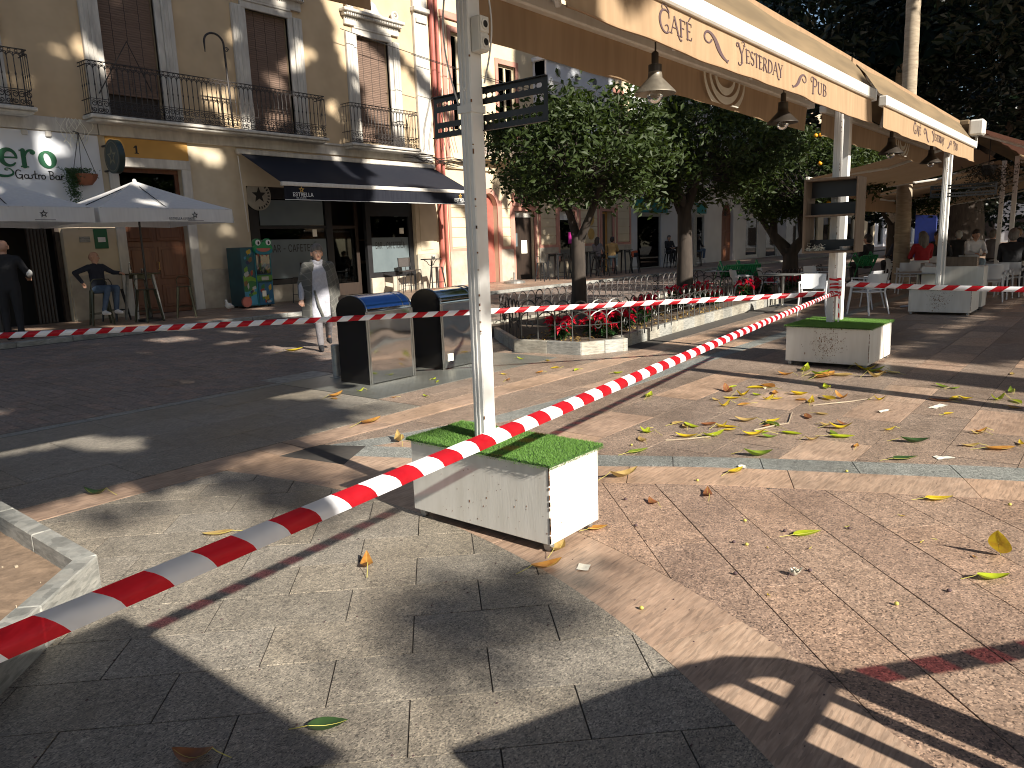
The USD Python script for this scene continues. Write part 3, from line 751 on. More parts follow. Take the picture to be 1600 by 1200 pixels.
for a, b in ((12.95, 15.35), (17.2, 18.95)):
    gl = part(ob, "shop_window", box((a, YF + 0.16, 0.78), (b, YF + 0.166, 3.2 if a < 14 else 2.7)), m_pane)
    part(gl, "frosted_band", box((a + 0.01, YF + 0.153, 0.8), (b - 0.01, YF + 0.157, 1.98)), m_frost)
    part(gl, "menu_poster", box((b - 0.5, YF + 0.15, 2.05), (b - 0.34, YF + 0.156, 2.27)) if a < 14 else box((b - 0.4, YF + 0.15, 2.1), (b - 0.2, YF + 0.156, 2.3)), m_paper)
    tx = meshkit.text_mesh("BAR - CAFETERÍA", 0.15, 0.003)
    v = np.array(tx.vertices); w = v[:, 0].max()
    k = (b - a) * 0.78 / w
    part(gl, "window_lettering", (np.stack([a + (b - a) * 0.11 + v[:, 0] * k, YF + 0.151 - v[:, 2], 1.60 + v[:, 1] * 1.5], 1), np.array(tx.faces)), m_inkblack)
part(ob, "white_blind_panel", box((13.0, YF + 0.142, 2.4), (15.3, YF + 0.155, 3.15)), m_frost)
dd = part(ob, "bar_door", merge(boxvf((15.62, YF + 0.5, PAV_Z), (15.75, YF + 0.56, 3.2)), boxvf((16.85, YF + 0.5, PAV_Z), (16.98, YF + 0.56, 3.2)), boxvf((15.75, YF + 0.5, PAV_Z), (16.85, YF + 0.56, 0.5)), boxvf((15.75, YF + 0.5, 2.3), (16.85, YF + 0.56, 2.4))), m_darkwood)
part(dd, "door_glass", box((15.75, YF + 0.525, 0.5), (16.85, YF + 0.53, 2.3)), m_pane)
part(ob, "bar_ceiling", box((2.0, YF + 0.35, 3.5), (19.3, YF + 1.6, 3.6)), m_dark)
part(ob, "bar_shelf", merge(boxvf((13.2, YF + 1.2, 1.1), (18.8, YF + 1.58, 1.2)), boxvf((13.2, YF + 1.3, 1.9), (18.8, YF + 1.58, 1.95))), m_wood)

# downpipes at the party wall
for k, (x, r) in enumerate(((20.42, 0.09), (20.68, 0.06))):
    pts = [(x, YF - 0.1, 12), (x, YF - 0.1, 1.1), (x + (0.0 if k else -0.18), YF - 0.14, 0.7), (x + (0.0 if k else -0.2), YF - 0.14, PAV_Z)]
    pd = single("downpipe", tube(pts, r, 10), m_redpipe, ("thick red downpipe on the party wall right of the bar awning", "thinner red downpipe just right of the thick one beside the bar")[k], "downpipe")
rn = np.random.default_rng(3)
cb = []
for k in range(7):
    x = 20.05 + 0.16 * k
    zz = np.linspace(5.0, 7.2, 12)
    cb.append(tube(np.stack([x + 0.12 * np.sin(zz * 2 + k) + (7.2 - zz) * 0.05 * (k - 3), np.full(12, YF - 0.2 - 0.012 * k), zz], 1), 0.012, 4))
for k in range(5):
    xx = np.linspace(18.6, 22.5, 14)
    cb.append(tube(np.stack([xx, np.full(14, YF - 0.22 - 0.02 * k), 4.72 + 0.05 * k - 0.16 * np.sin((xx - 18.6) / 3.9 * np.pi) + 0.04 * np.sin(xx * 5 + k)], 1), 0.014, 4))
single("cable_bundle", merge(*cb), m_wire, "tangle of black cables looping along the wall above the bar awning's right end", "cables")
for k, (x0, x1, z) in enumerate(((16, 34, 8.3), (18, 40, 7.7))):
    xx = np.linspace(x0, x1, 24)
    single("overhead_wire", tube(np.stack([xx, np.full(24, YF - 0.5 - k), z - 0.35 * np.sin((xx - x0) / (x1 - x0) * np.pi) - 0.02 * (xx - x0)], 1), 0.012, 4), m_wire,
           ("upper of two thin wires strung along the facades", "lower of two thin wires strung along the facades")[k], "wire")

# ------------------------------------------------------------------ pink and cream building
pb = thing("pink_building", "cream rendered building with salmon pink trim and a white glazed bay above the orange trees", "building")
P0, P1 = 20.82, 34.4
P_arch = Polygon([(22.75, PAV_Z - 0.2), (23.75, PAV_Z - 0.2), (23.75, 3.0)] + [(23.25 + 0.5 * math.cos(a), 3.0 + 0.62 * math.sin(a)) for a in np.linspace(0, np.pi, 14)] + [(22.75, 3.0)])
pw = sbox(P0 - 0.57, 0, P1, 12.5)
P_doors = [(24.85, 0.0, 26.2, 2.95), (28.05, 0.75, 29.3, 2.98), (31.6, 0.0, 32.55, 3.02)]
P_wins = [(21.45, 5.9, 22.35, 9.3), (24.1, 5.4, 25.2, 8.6), (32.4, 5.4, 33.5, 8.6)]
for h in P_doors + P_wins:
    pw = pw.difference(sbox(*h))
pw = pw.difference(P_arch)
part(pb, "wall", extrude(pw, 0.35, wall_fn(YF, 1)), m_cream)
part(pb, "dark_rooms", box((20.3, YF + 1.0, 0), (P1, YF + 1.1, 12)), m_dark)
for x0, x1 in ((20.9, 22.6), (23.9, 24.7), (26.5, 27.9), (29.6, 31.3), (32.9, 34.3)):
    part(pb, "pier_plinth", wb(x0, x1, PAV_Z, 1.4, 0, 0.06, 0.012), m_plinth)
    part(pb, "pink_pier_trim", merge(wb(x0, x0 + 0.14, 1.4, 3.35, 0, 0.04), wb(x1 - 0.14, x1, 1.4, 3.35, 0, 0.04), wb(x0 + 0.14, x1 - 0.14, 1.4, 1.52, 0, 0.04)), m_pinktrim)
    jj = MB()
    for k in range(5):
        jj.box((x0 + 0.145, YF - 0.03, 1.56 + k * 0.37), (x1 - 0.145, YF, 1.56 + k * 0.37 + 0.345), 0.01)
    part(pb, "rusticated_courses", jj.out(), m_cream)
for h in P_doors + P_wins:
    part(pb, "pink_surround", merge(wb(h[0] - 0.17, h[0], max(h[1], PAV_Z), h[3] + 0.2, -0.05, 0.05, 0.01), wb(h[2], h[2] + 0.17, max(h[1], PAV_Z), h[3] + 0.2, -0.05, 0.05, 0.01), wb(h[0], h[2], h[3], h[3] + 0.2, -0.05, 0.05, 0.01)), m_pinktrim)
ar = [(23.25 + 0.66 * math.cos(a), 3.0 + 0.8 * math.sin(a)) for a in np.linspace(0, np.pi, 16)]
part(pb, "pink_arch_surround", extrude(Polygon([(23.91, PAV_Z)] + ar + [(22.59, PAV_Z)]).difference(P_arch), 0.05, wall_fn(YF)), m_pinktrim)
part(pb, "arched_door", box((22.75, YF + 0.2, PAV_Z), (23.75, YF + 0.24, 3.6)), m_redpipe)
part(pb, "dark_door", box((24.9, YF + 0.15, PAV_Z), (26.15, YF + 0.2, 2.7)), m_darkwood)
part(pb, "door_head", box((24.87, YF + 0.1, 2.7), (26.18, YF + 0.2, 2.93)), m_stonew)
part(pb, "door_poster", merge(boxvf((25.45, YF + 0.14, 1.2), (25.85, YF + 0.149, 1.75))), m_paper)
part(pb, "door_poster", boxvf((24.95, YF + 0.14, 1.5), (25.2, YF + 0.149, 2.05)), m_frost)
sgb = part(pb, "shop_sign", wb(24.7, 26.3, 3.16, 3.68, 0.06, 0.1), m_pinktrim)
tx = meshkit.text_mesh("VALENCIA", 0.3, 0.01, True)
v = np.array(tx.vertices); k = 1.45 / v[:, 0].max()
part(sgb, "sign_lettering", (np.stack([24.78 + v[:, 0] * k, YF - 0.1 - v[:, 2], 3.27 + v[:, 1]], 1), np.array(tx.faces)), m_ink)
part(pb, "shop_window", box((28.05, YF + 0.12, 0.75), (29.3, YF + 0.126, 2.6)), m_pane)
part(pb, "pink_poster", merge(boxvf((28.9, YF + 0.1, 1.55), (29.2, YF + 0.11, 2.05))), pm("magenta_poster", (0.55, 0.03, 0.30), rough=0.6))
part(pb, "shop_shade", box((28.05, YF + 0.1, 2.6), (29.3, YF + 0.2, 2.98)), m_inkwhite)
part(pb, "lit_doorway", box((31.6, YF + 0.3, PAV_Z), (32.55, YF + 0.34, 3.0)), m_ochre2)
part(pb, "door_leaf", box((31.65, YF + 0.2, PAV_Z), (32.2, YF + 0.24, 2.9)), m_darkwood)
part(pb, "round_plaques", merge((np.array(trimesh.creation.cylinder(0.3, 0.05).vertices)[:, [0, 2, 1]] + [30.55, YF - 0.03, 2.65], np.array(trimesh.creation.cylinder(0.3, 0.05).faces)), (np.array(trimesh.creation.cylinder(0.26, 0.05).vertices)[:, [0, 2, 1]] + [30.6, YF - 0.03, 1.95], np.array(trimesh.creation.cylinder(0.26, 0.05).faces))), m_gold)
part(pb, "floor_band", merge(wb(20.9, P1, 4.45, 4.7, 0, 0.1, 0.015), wb(20.9, P1, 4.7, 4.78, 0, 0.17, 0.015)), m_cream)
part(pb, "pink_band", wb(20.9, P1, 9.7, 9.95, 0, 0.08, 0.01), m_pinktrim)
part(pb, "pink_corner_strip", wb(20.95, 21.15, 4.8, 9.7, 0, 0.06, 0.01), m_pinktrim)
balcony(pb, 22.3, 25.9, 5.0, 1.0, 0.55, YF, 0.16, pm("pale_iron", (0.5, 0.42, 0.38), rough=0.5), m_cream, True)
for h in P_wins:
    wf = part(pb, "window_frame", merge(boxvf((h[0], YF + 0.1, h[1]), (h[0] + 0.09, YF + 0.18, h[3])), boxvf((h[2] - 0.09, YF + 0.1, h[1]), (h[2], YF + 0.18, h[3])), boxvf((h[0] + 0.09, YF + 0.1, h[3] - 0.09), (h[2] - 0.09, YF + 0.18, h[3])), boxvf(((h[0] + h[2]) / 2 - 0.05, YF + 0.1, h[1]), ((h[0] + h[2]) / 2 + 0.05, YF + 0.18, h[3] - 0.09))), m_cream)
    part(wf, "pane", box((h[0] + 0.09, YF + 0.13, h[1]), (h[2] - 0.09, YF + 0.136, h[3] - 0.09)), m_pane)
# white glazed bay
by = part(pb, "bay_window", merge(boxvf((26.4, YF - 0.7, 5.5), (31.6, YF - 0.62, 6.55)), boxvf((26.4, YF - 0.7, 8.2), (31.6, YF - 0.1, 9.0), 0.02), boxvf((26.3, YF - 0.82, 9.0), (31.7, YF - 0.0, 9.15), 0.02), boxvf((26.3, YF - 0.8, 5.35), (31.7, YF - 0.0, 5.5), 0.02), boxvf((26.4, YF - 0.62, 5.5), (26.5, YF - 0.0, 9.0)), boxvf((31.5, YF - 0.62, 5.5), (31.6, YF - 0.0, 9.0)),
    *[boxvf((x - 0.07, YF - 0.7, 6.55), (x + 0.07, YF - 0.6, 8.2)) for x in (26.47, 27.75, 29.0, 30.25, 31.53)]), m_whitewall)
for k, x in enumerate((26.54, 27.82, 29.07, 30.32)):
    part(by, "pane", box((x, YF - 0.655, 6.55), (x + 1.11, YF - 0.65, 7.6)), m_pane)
    part(by, "net_curtain", box((x, YF - 0.52, 6.5), (x + 1.11, YF - 0.51, 8.2)), m_frost)
    sh_ = part(by, "roller_shutter", box((x, YF - 0.655, 7.6), (x + 1.11, YF - 0.645, 8.2)), m_frost)
    for q in range(9):
        part(sh_, "slat", boxvf((x, YF - 0.68, 7.605 + q * 0.066), (x + 1.11, YF - 0.656, 7.605 + q * 0.066 + 0.055)), m_inkwhite)
for k, x in enumerate((27.2, 28.6, 30.0)):
    part(by, "round_vent", (np.array(trimesh.creation.cylinder(0.16, 0.03).vertices)[:, [0, 2, 1]] + [x, YF - 0.72, 8.6], np.array(trimesh.creation.cylinder(0.16, 0.03).faces)), m_galv)

# ------------------------------------------------------------------ grey building and the rest of the street
gb = thing("grey_building", "pale grey plastered building with a teal shop sign and an arched brown door", "building")
G0, G1 = 34.42, 61.0
gw = sbox(G0, 0, G1, 12.0)
arch = Polygon([(45.5, 0.0), (47.3, 0.0), (47.3, 2.9)] + [(46.4 + 0.9 * math.cos(a), 2.9 + 0.85 * math.sin(a)) for a in np.linspace(0, np.pi, 14)] + [(45.5, 2.9)])
g_open = [(35.0, 0.0, 37.6, 2.95), (40.6, 0.3, 43.0, 2.95), (49.4, 0.2, 51.6, 2.95), (53.0, 0.0, 55.2, 2.9), (57, 0.0, 59.5, 2.9)]
g_win = [(x, 5.2, x + 1.2, 8.0) for x in (36, 40, 44, 48, 52, 56)]
for h in g_open + g_win:
    gw = gw.difference(sbox(*h))
gw = gw.difference(arch)
part(gb, "wall", extrude(gw, 0.35, wall_fn(YF, 1)), m_greywall)
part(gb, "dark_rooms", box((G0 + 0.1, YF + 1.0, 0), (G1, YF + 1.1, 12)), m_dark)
ts = part(gb, "teal_shop_sign", wb(34.75, 38.1, 3.0, 3.75, 0.0, 0.14, 0.01), m_teal)
part(ts, "white_emblem", merge((np.array(trimesh.creation.cylinder(0.16, 0.02).vertices)[:, [0, 2, 1]] + [35.7, YF - 0.15, 3.5], np.array(trimesh.creation.cylinder(0.16, 0.02).faces)), wb(35.2, 36.3, 3.12, 3.2, 0.14, 0.15)), m_inkwhite)
part(gb, "teal_shop_sign", wb(40.5, 43.1, 3.0, 3.6, 0.0, 0.1, 0.01), m_teal, label="smaller dim teal sign over the second green window")
part(gb, "green_poster", box((35.65, YF + 0.1, 0.75), (37.3, YF + 0.12, 2.3)), m_lime)
part(gb, "green_poster", box((41.3, YF + 0.1, 0.7), (42.9, YF + 0.12, 2.3)), m_lime)
for h in g_open:
    wf = part(gb, "shopfront_frame", merge(boxvf((h[0], YF + 0.05, h[1]), (h[0] + 0.1, YF + 0.15, h[3])), boxvf((h[2] - 0.1, YF + 0.05, h[1]), (h[2], YF + 0.15, h[3])), boxvf((h[0] + 0.1, YF + 0.05, h[3] - 0.15), (h[2] - 0.1, YF + 0.15, h[3])), boxvf((h[0] + 0.1, YF + 0.05, h[1]), (h[2] - 0.1, YF + 0.15, h[1] + 0.15))), m_inkwhite if h[0] > 45 else m_galv)
    part(wf, "pane", box((h[0] + 0.1, YF + 0.09, h[1] + 0.15), (h[2] - 0.1, YF + 0.095, h[3] - 0.15)), m_pane)
ad = part(gb, "arched_door", box((45.5, YF + 0.2, PAV_Z), (47.3, YF + 0.25, 3.7)), m_door)
for x0, x1 in ((45.6, 46.32), (46.48, 47.2)):
    for z0, z1 in ((0.25, 0.9), (1.05, 1.9), (2.05, 2.8)):
        part(ad, "door_panel", boxvf((x0, YF + 0.16, z0), (x1, YF + 0.199, z1), 0.03), m_door)
part(ad, "fanlight_grille", merge(*[tube([(46.4, YF + 0.18, 2.9), (46.4 + 0.85 * math.cos(a), YF + 0.18, 2.9 + 0.8 * math.sin(a))], 0.02, 4) for a in np.linspace(0.2, 2.94, 7)]), m_iron)
part(gb, "plinth", merge(*[wb(a, b, PAV_Z, 0.7, 0, 0.05) for a, b in ((37.7, 40.5), (43.1, 45.4), (47.4, 49.3), (51.7, 52.9))]), m_greywall)
part(gb, "cornice_band", wb(G0, G1, 4.3, 4.6, 0, 0.15, 0.02), m_stonew)
for k, h in enumerate(g_win):
    wf = part(gb, "window_frame", merge(boxvf((h[0], YF + 0.1, h[1]), (h[0] + 0.09, YF + 0.18, h[3])), boxvf((h[2] - 0.09, YF + 0.1, h[1]), (h[2], YF + 0.18, h[3])), boxvf((h[0] + 0.09, YF + 0.1, h[3] - 0.09), (h[2] - 0.09, YF + 0.18, h[3]))), m_inkwhite)
    part(wf, "pane", box((h[0] + 0.09, YF + 0.13, h[1]), (h[2] - 0.09, YF + 0.136, h[3] - 0.09)), m_pane)
    if k % 2 == 0:
        balcony(gb, h[0] - 0.4, h[2] + 0.4, 5.0, 1.0, 0.5, YF, 0.2, None, None, False)
for i, (x0, x1, y0, hgt, mt, lab) in enumerate(((61.1, 82, YF, 11.0, m_cream, "cream building far down the street past the grey one"), (82.2, 108, YF, 13.0, m_whitewall, "white building at the far left end of the street"), (96, 100, -14, 11.5, m_greywall, "grey block closing the far end of the plaza"))):
    fb = thing("distant_building", lab, "building")
    if i < 2:
        sh = sbox(x0, 0, x1, hgt); wn = []
        for x in np.arange(x0 + 1.2, x1 - 1.6, 3.4):
            wn += [(x, 0.3, x + 2.0, 2.9), (x + 0.4, 5.2, x + 1.6, 7.8)]
        for h in wn:
            sh = sh.difference(sbox(*h))
        part(fb, "wall", extrude(sh, 0.35, wall_fn(YF, 1)), mt)
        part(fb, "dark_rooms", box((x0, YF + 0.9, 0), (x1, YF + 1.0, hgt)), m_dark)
        for h in wn:
            part(fb, "window", box((h[0], YF + 0.12, h[1]), (h[2], YF + 0.14, h[3])), m_pane)
    else:
        part(fb, "wall", box((100, -14, 0), (101, 19.5, hgt)), mt)
        for y in np.arange(-12, 18, 3.0):
            for z in (0.4, 4.6, 8.0):
                wf = part(fb, "window", box((99.93, y, z), (99.99, y + 1.6, z + 2.3)), m_darkwood)

# ------------------------------------------------------------------ awning posts standing in white boxes
def post_box(loc, W, D, H, label, seed, castor=0.05, top=3.35):
    """Box W wide along Y and D deep along X whose near right corner is at loc; the post stands in its middle."""
    g = np.random.default_rng(seed)
    t = thing("awning_post", label, "awning post", loc)
    b = part(t, "box", box((0, 0, castor), (D, W, H - 0.022), 0.004), m_white)
    # splintered edges and rust specks
    ch = []
    for k in range(26):
        z = g.uniform(castor, H - 0.03)
        s = g.uniform(0.0015, 0.004)
        ch.append(boxvf((-0.0025, -0.0025, z), (s, s, z + g.uniform(0.006, 0.03))))
    part(b, "chipped_edge", merge(*ch), m_rust, kind="stuff")
    sp = []
    n = 50 if D < 0.6 else 420
    for k in range(n):
        y = np.clip(W / 2 + g.normal() * (W * 0.3 if n < 100 else 0.1), 0.02, W - 0.02); z = g.uniform(castor + 0.01, H - 0.05) if n < 100 else np.clip(g.normal(0.27, 0.1), castor + 0.01, H - 0.04)
        r = abs(g.normal(0, 0.0018 if n < 100 else 0.0035)) + 0.001
        sp.append(boxvf((-0.0012, y, z), (0.0005, y + r, z + r * g.uniform(0.8, 2.5))))
    for k in range(26):
        x = g.uniform(0.01, D - 0.01); z = g.uniform(castor, H - 0.06); r = abs(g.normal(0, 0.0015)) + 0.001
        sp.append(boxvf((x, -0.0012, z), (x + r, 0.0005, z + r * 1.3)))
    part(b, "rust_specks", merge(*sp), m_rust, kind="stuff")
    part(t, "underframe", box((0.04, 0.04, castor - 0.012), (D - 0.04, W - 0.04, castor)), m_black)
    for x in (0.045, D - 0.045):
        for y in (0.045, W - 0.045):
            c = part(t, "castor", merge(tube([(x - 0.014, y, 0.024), (x + 0.014, y, 0.024)], 0.024, 12), boxvf((x - 0.02, y - 0.02, 0.024), (x + 0.02, y + 0.02, castor - 0.012))), m_galv)
    tb = part(t, "turf_mat", box((-0.02, -0.02, H - 0.021), (D + 0.02, W + 0.02, H - 0.008)), m_turfbase)
    nb = int(24000 * (W * D) / 0.48)
    P = np.stack([g.uniform(-0.022, D + 0.022, nb), g.uniform(-0.022, W + 0.022, nb), np.full(nb, H - 0.009)], 1)
    ne = 1700                                            # drooping fringe on the rim
    side = g.integers(0, 2, ne)
    e = np.where(side[:, None] == 0, np.stack([np.full(ne, -0.021), g.uniform(-0.02, W + 0.02, ne), g.uniform(H - 0.035, H - 0.008, ne)], 1),
                 np.stack([g.uniform(-0.02, D + 0.02, ne), np.full(ne, -0.021), g.uniform(H - 0.035, H - 0.008, ne)], 1))
    P = np.vstack([P, e]); nb = len(P)
    a = g.uniform(0, 2 * np.pi, nb); h = g.uniform(0.006, 0.014, nb); lean = g.normal(0, 0.006, (nb, 2)); w = 0.0019
    lean[-ne:] += np.where(side[:, None] == 0, [-0.009, 0], [0, -0.009]); h[-ne:] *= 0.6
    dx = np.stack([np.cos(a) * w, np.sin(a) * w, np.zeros(nb)], 1)
    tip = P + np.stack([lean[:, 0], lean[:, 1], h], 1)
    V = np.stack([P - dx, P + dx, tip], 1).reshape(-1, 3)
    part(tb, "grass_blades", (V, np.arange(nb * 3).reshape(-1, 3)), m_grass, kind="stuff")
    px, py = D / 2, W * 0.615
    pw, pd = 0.085, 0.10
    part(t, "post", merge(boxvf((px - pd / 2, py - pw / 2, H - 0.008), (px + pd / 2, py + pw / 2, top), 0.006), boxvf((px - pd / 2 - 0.004, py - 0.012, H), (px - pd / 2 + 0.002, py - 0.004, top)), boxvf((px - pd / 2 - 0.004, py + 0.012, H), (px - pd / 2 + 0.002, py + 0.02, top))), m_postw)
    if D > 0.8:
        part(t, "post", boxvf((px + 0.28, py - pw / 2 - 0.004, H - 0.008), (px + 0.38, py + pw / 2 - 0.006, top), 0.006), m_postw)
    part(t, "post_chips", merge(*[boxvf((px - pd / 2 - 0.001, py - pw / 2 - 0.001, z), (px - pd / 2 + 0.006, py - pw / 2 + 0.004, z + g.uniform(0.004, 0.02))) for z in g.uniform(H, top, 24)]), m_rust, kind="stuff")
    return t, (loc[0] + px, loc[1] + py)


def slotted_bracket(owner, x, y0, y1, z0, z1, tilt=0.0):
    """Flat television bracket of two slotted rails joined by end plates, in a plane of constant x."""
    rail = 0.085
    shape = unary_union([sbox(y0, z0, y1, z0 + rail), sbox(y0, z1 - rail, y1, z1), sbox(y0, z0, y0 + 0.025, z1), sbox(y1 - 0.025, z0, y1, z1)])
    for zz in (z0 + rail / 2, z1 - rail / 2):
        for y in np.arange(y0 + 0.045, y1 - 0.05, 0.042):
            shape = shape.difference(LineString([(y, zz), (y + 0.016, zz)]).buffer(0.0115, 6))
    v, f = extrude(shape, 0.004, lambda p: np.stack([x + p[:, 2], p[:, 0], p[:, 1]], 1))
    return part(owner, "slotted_bracket", merge((v, f), boxvf((x - 0.02, y0 + 0.002, z1 - 0.005), (x + 0.004, y1, z1)), boxvf((x - 0.02, y0, z0), (x + 0.004, y1, z0 + 0.005))), m_black)


p1, pc1 = post_box((2.955, 2.205, 0), 1.02, 0.46, 0.50, "white post in the nearest white box with green turf, black bracket and sockets", 1)
p2, pc2 = post_box((9.38, 2.28, 0), 0.97, 1.05, 0.50, "white post in rust-speckled white box, holding the open wooden screen case", 2)
p3, pc3 = post_box((16.2, 2.22, 0), 1.05, 0.95, 0.50, "farther white post in white box, standing right of the red jacket", 3)
L1 = np.array([2.955, 2.205, 0]); c1 = np.array(pc1) - L1[:2]
# bracket, socket box and cables of the first post (local coordinates)
slotted_bracket(p1, c1[0] + 0.056, 0.16, 0.97, 2.21, 2.435)
part(p1, "bracket_clamp", box((c1[0] - 0.06, c1[1] - 0.05, 2.3), (c1[0] + 0.056, c1[1] + 0.05, 2.34)), m_postw)
part(p1, "screw_head", tube([(c1[0] - 0.05, c1[1], 2.42), (c1[0] - 0.058, c1[1], 2.42)], 0.01, 8), m_postw)
sk = part(p1, "socket_box", merge(boxvf((c1[0] - 0.035, c1[1] - 0.105, 2.60), (c1[0] + 0.04, c1[1] - 0.044, 2.775), 0.006), boxvf((c1[0] - 0.032, c1[1] - 0.112, 2.693), (c1[0] + 0.037, c1[1] - 0.105, 2.773), 0.003), boxvf((c1[0] - 0.032, c1[1] - 0.112, 2.605), (c1[0] + 0.037, c1[1] - 0.105, 2.685), 0.003)), m_white)
for z in (2.645, 2.733):
    part(sk, "socket", tube([(c1[0] + 0.003, c1[1] - 0.112, z), (c1[0] + 0.003, c1[1] - 0.117, z)], 0.027, 16), m_white)
    part(sk, "socket_well", tube([(c1[0] + 0.003, c1[1] - 0.1175, z), (c1[0] + 0.003, c1[1] - 0.1178, z)], 0.018, 14), m_black)
tt = np.linspace(0, 1, 14)
part(p1, "white_cable", tube(np.stack([c1[0] - 0.05 - 0.03 * np.sin(tt * np.pi), c1[1] + 0.05 + 0.06 * np.sin(tt * np.pi), 3.1 - 0.75 * tt], 1), 0.005, 6), m_cable)
part(p1, "white_cable", tube(np.stack([c1[0] + 0.03 + 0.03 * np.sin(tt * np.pi), c1[1] - 0.07 - 0.04 * np.sin(tt * np.pi), 3.05 - 0.6 * tt], 1), 0.005, 6), m_cable)
part(p1, "blue_strap", tube([(c1[0] + 0.03, c1[1] - 0.1, 3.2), (c1[0] + 0.04, c1[1] - 0.115, 2.95), (c1[0] + 0.04, c1[1] - 0.12, 2.88)], [0.012, 0.016, 0.013], 6), pm("blue_strap", (0.02, 0.03, 0.12), rough=0.6))
slotted_bracket(p3, 0.95 / 2 + 0.06, -0.2, 0.9, 2.2, 2.43)

# open wooden case on the second post
sc = thing("screen_case", "open wooden case with two black rails and a shelf fixed round the second white post", "screen case", (9.42, 2.5, 1.37))
part(sc, "side_board", box((0, 0, 0), (0.36, 0.016, 0.87), 0.003), m_wood)
part(sc, "side_board", box((0, 0.585, 0), (0.36, 0.61, 0.87), 0.003), m_wood)
part(sc, "top_board", box((0, 0.025, 0.845), (0.36, 0.585, 0.87), 0.003), m_wood)
part(sc, "bottom_board", box((0, 0.025, 0), (0.36, 0.585, 0.025), 0.003), m_wood)
part(sc, "shelf", box((0.0, 0.025, 0.43), (0.36, 0.585, 0.45), 0.003), m_wood)
part(sc, "black_rail", box((0.22, 0.025, 0.655), (0.24, 0.585, 0.845)), m_black)
part(sc, "black_rail", box((0.22, 0.025, 0.452), (0.24, 0.585, 0.59)), m_black)
part(sc, "black_rail", box((0.22, 0.025, 0.03), (0.24, 0.585, 0.155)), m_black)
g = np.random.default_rng(12)
part(sc, "straw_clippings", leaf_cloud(np.stack([g.uniform(0.02, 0.14, 130), g.uniform(0.38, 0.58, 130), 0.03 + np.abs(g.normal(0, 0.03, 130))], 1), 0.04, 3, 0.3, 0.2), m_paper, kind="stuff")
part(sc, "metal_bowl", lathe([(0.02, 0.026), (0.07, 0.03), (0.08, 0.075), (0.07, 0.075), (0.06, 0.04), (0.01, 0.035)], 16, (0.12, 0.13, 0)), m_galv)

# ------------------------------------------------------------------ retracted awnings over the post row
def bez(p, n=14):
    p = np.asarray(p, float); t = np.linspace(0, 1, n)[:, None]
    return (1 - t) ** 3 * p[0] + 3 * (1 - t) ** 2 * t * p[1] + 3 * (1 - t) * t ** 2 * p[2] + t ** 3 * p[3]


def stroke(pts, w0, w1=None, mid=None):
    """A pen stroke with varying width as a shapely shape."""
    pts = np.asarray(pts, float); n = len(pts)
    w1 = w0 if w1 is None else w1
    t = np.linspace(0, 1, n)
    w = w0 + (w1 - w0) * t if mid is None else np.interp(t, [0, 0.5, 1], [w0, mid, w1])
    return unary_union([Point(pts[i]).buffer(w[i] / 2, 5).union(Point(pts[i + 1]).buffer(w[i + 1] / 2, 5)).convex_hull for i in range(n - 1)])


def arcp(cx, cy, rx, ry, a0, a1, n=16):
    a = np.radians(np.linspace(a0, a1, n))
    return np.stack([cx + rx * np.cos(a), cy + ry * np.sin(a)], 1)


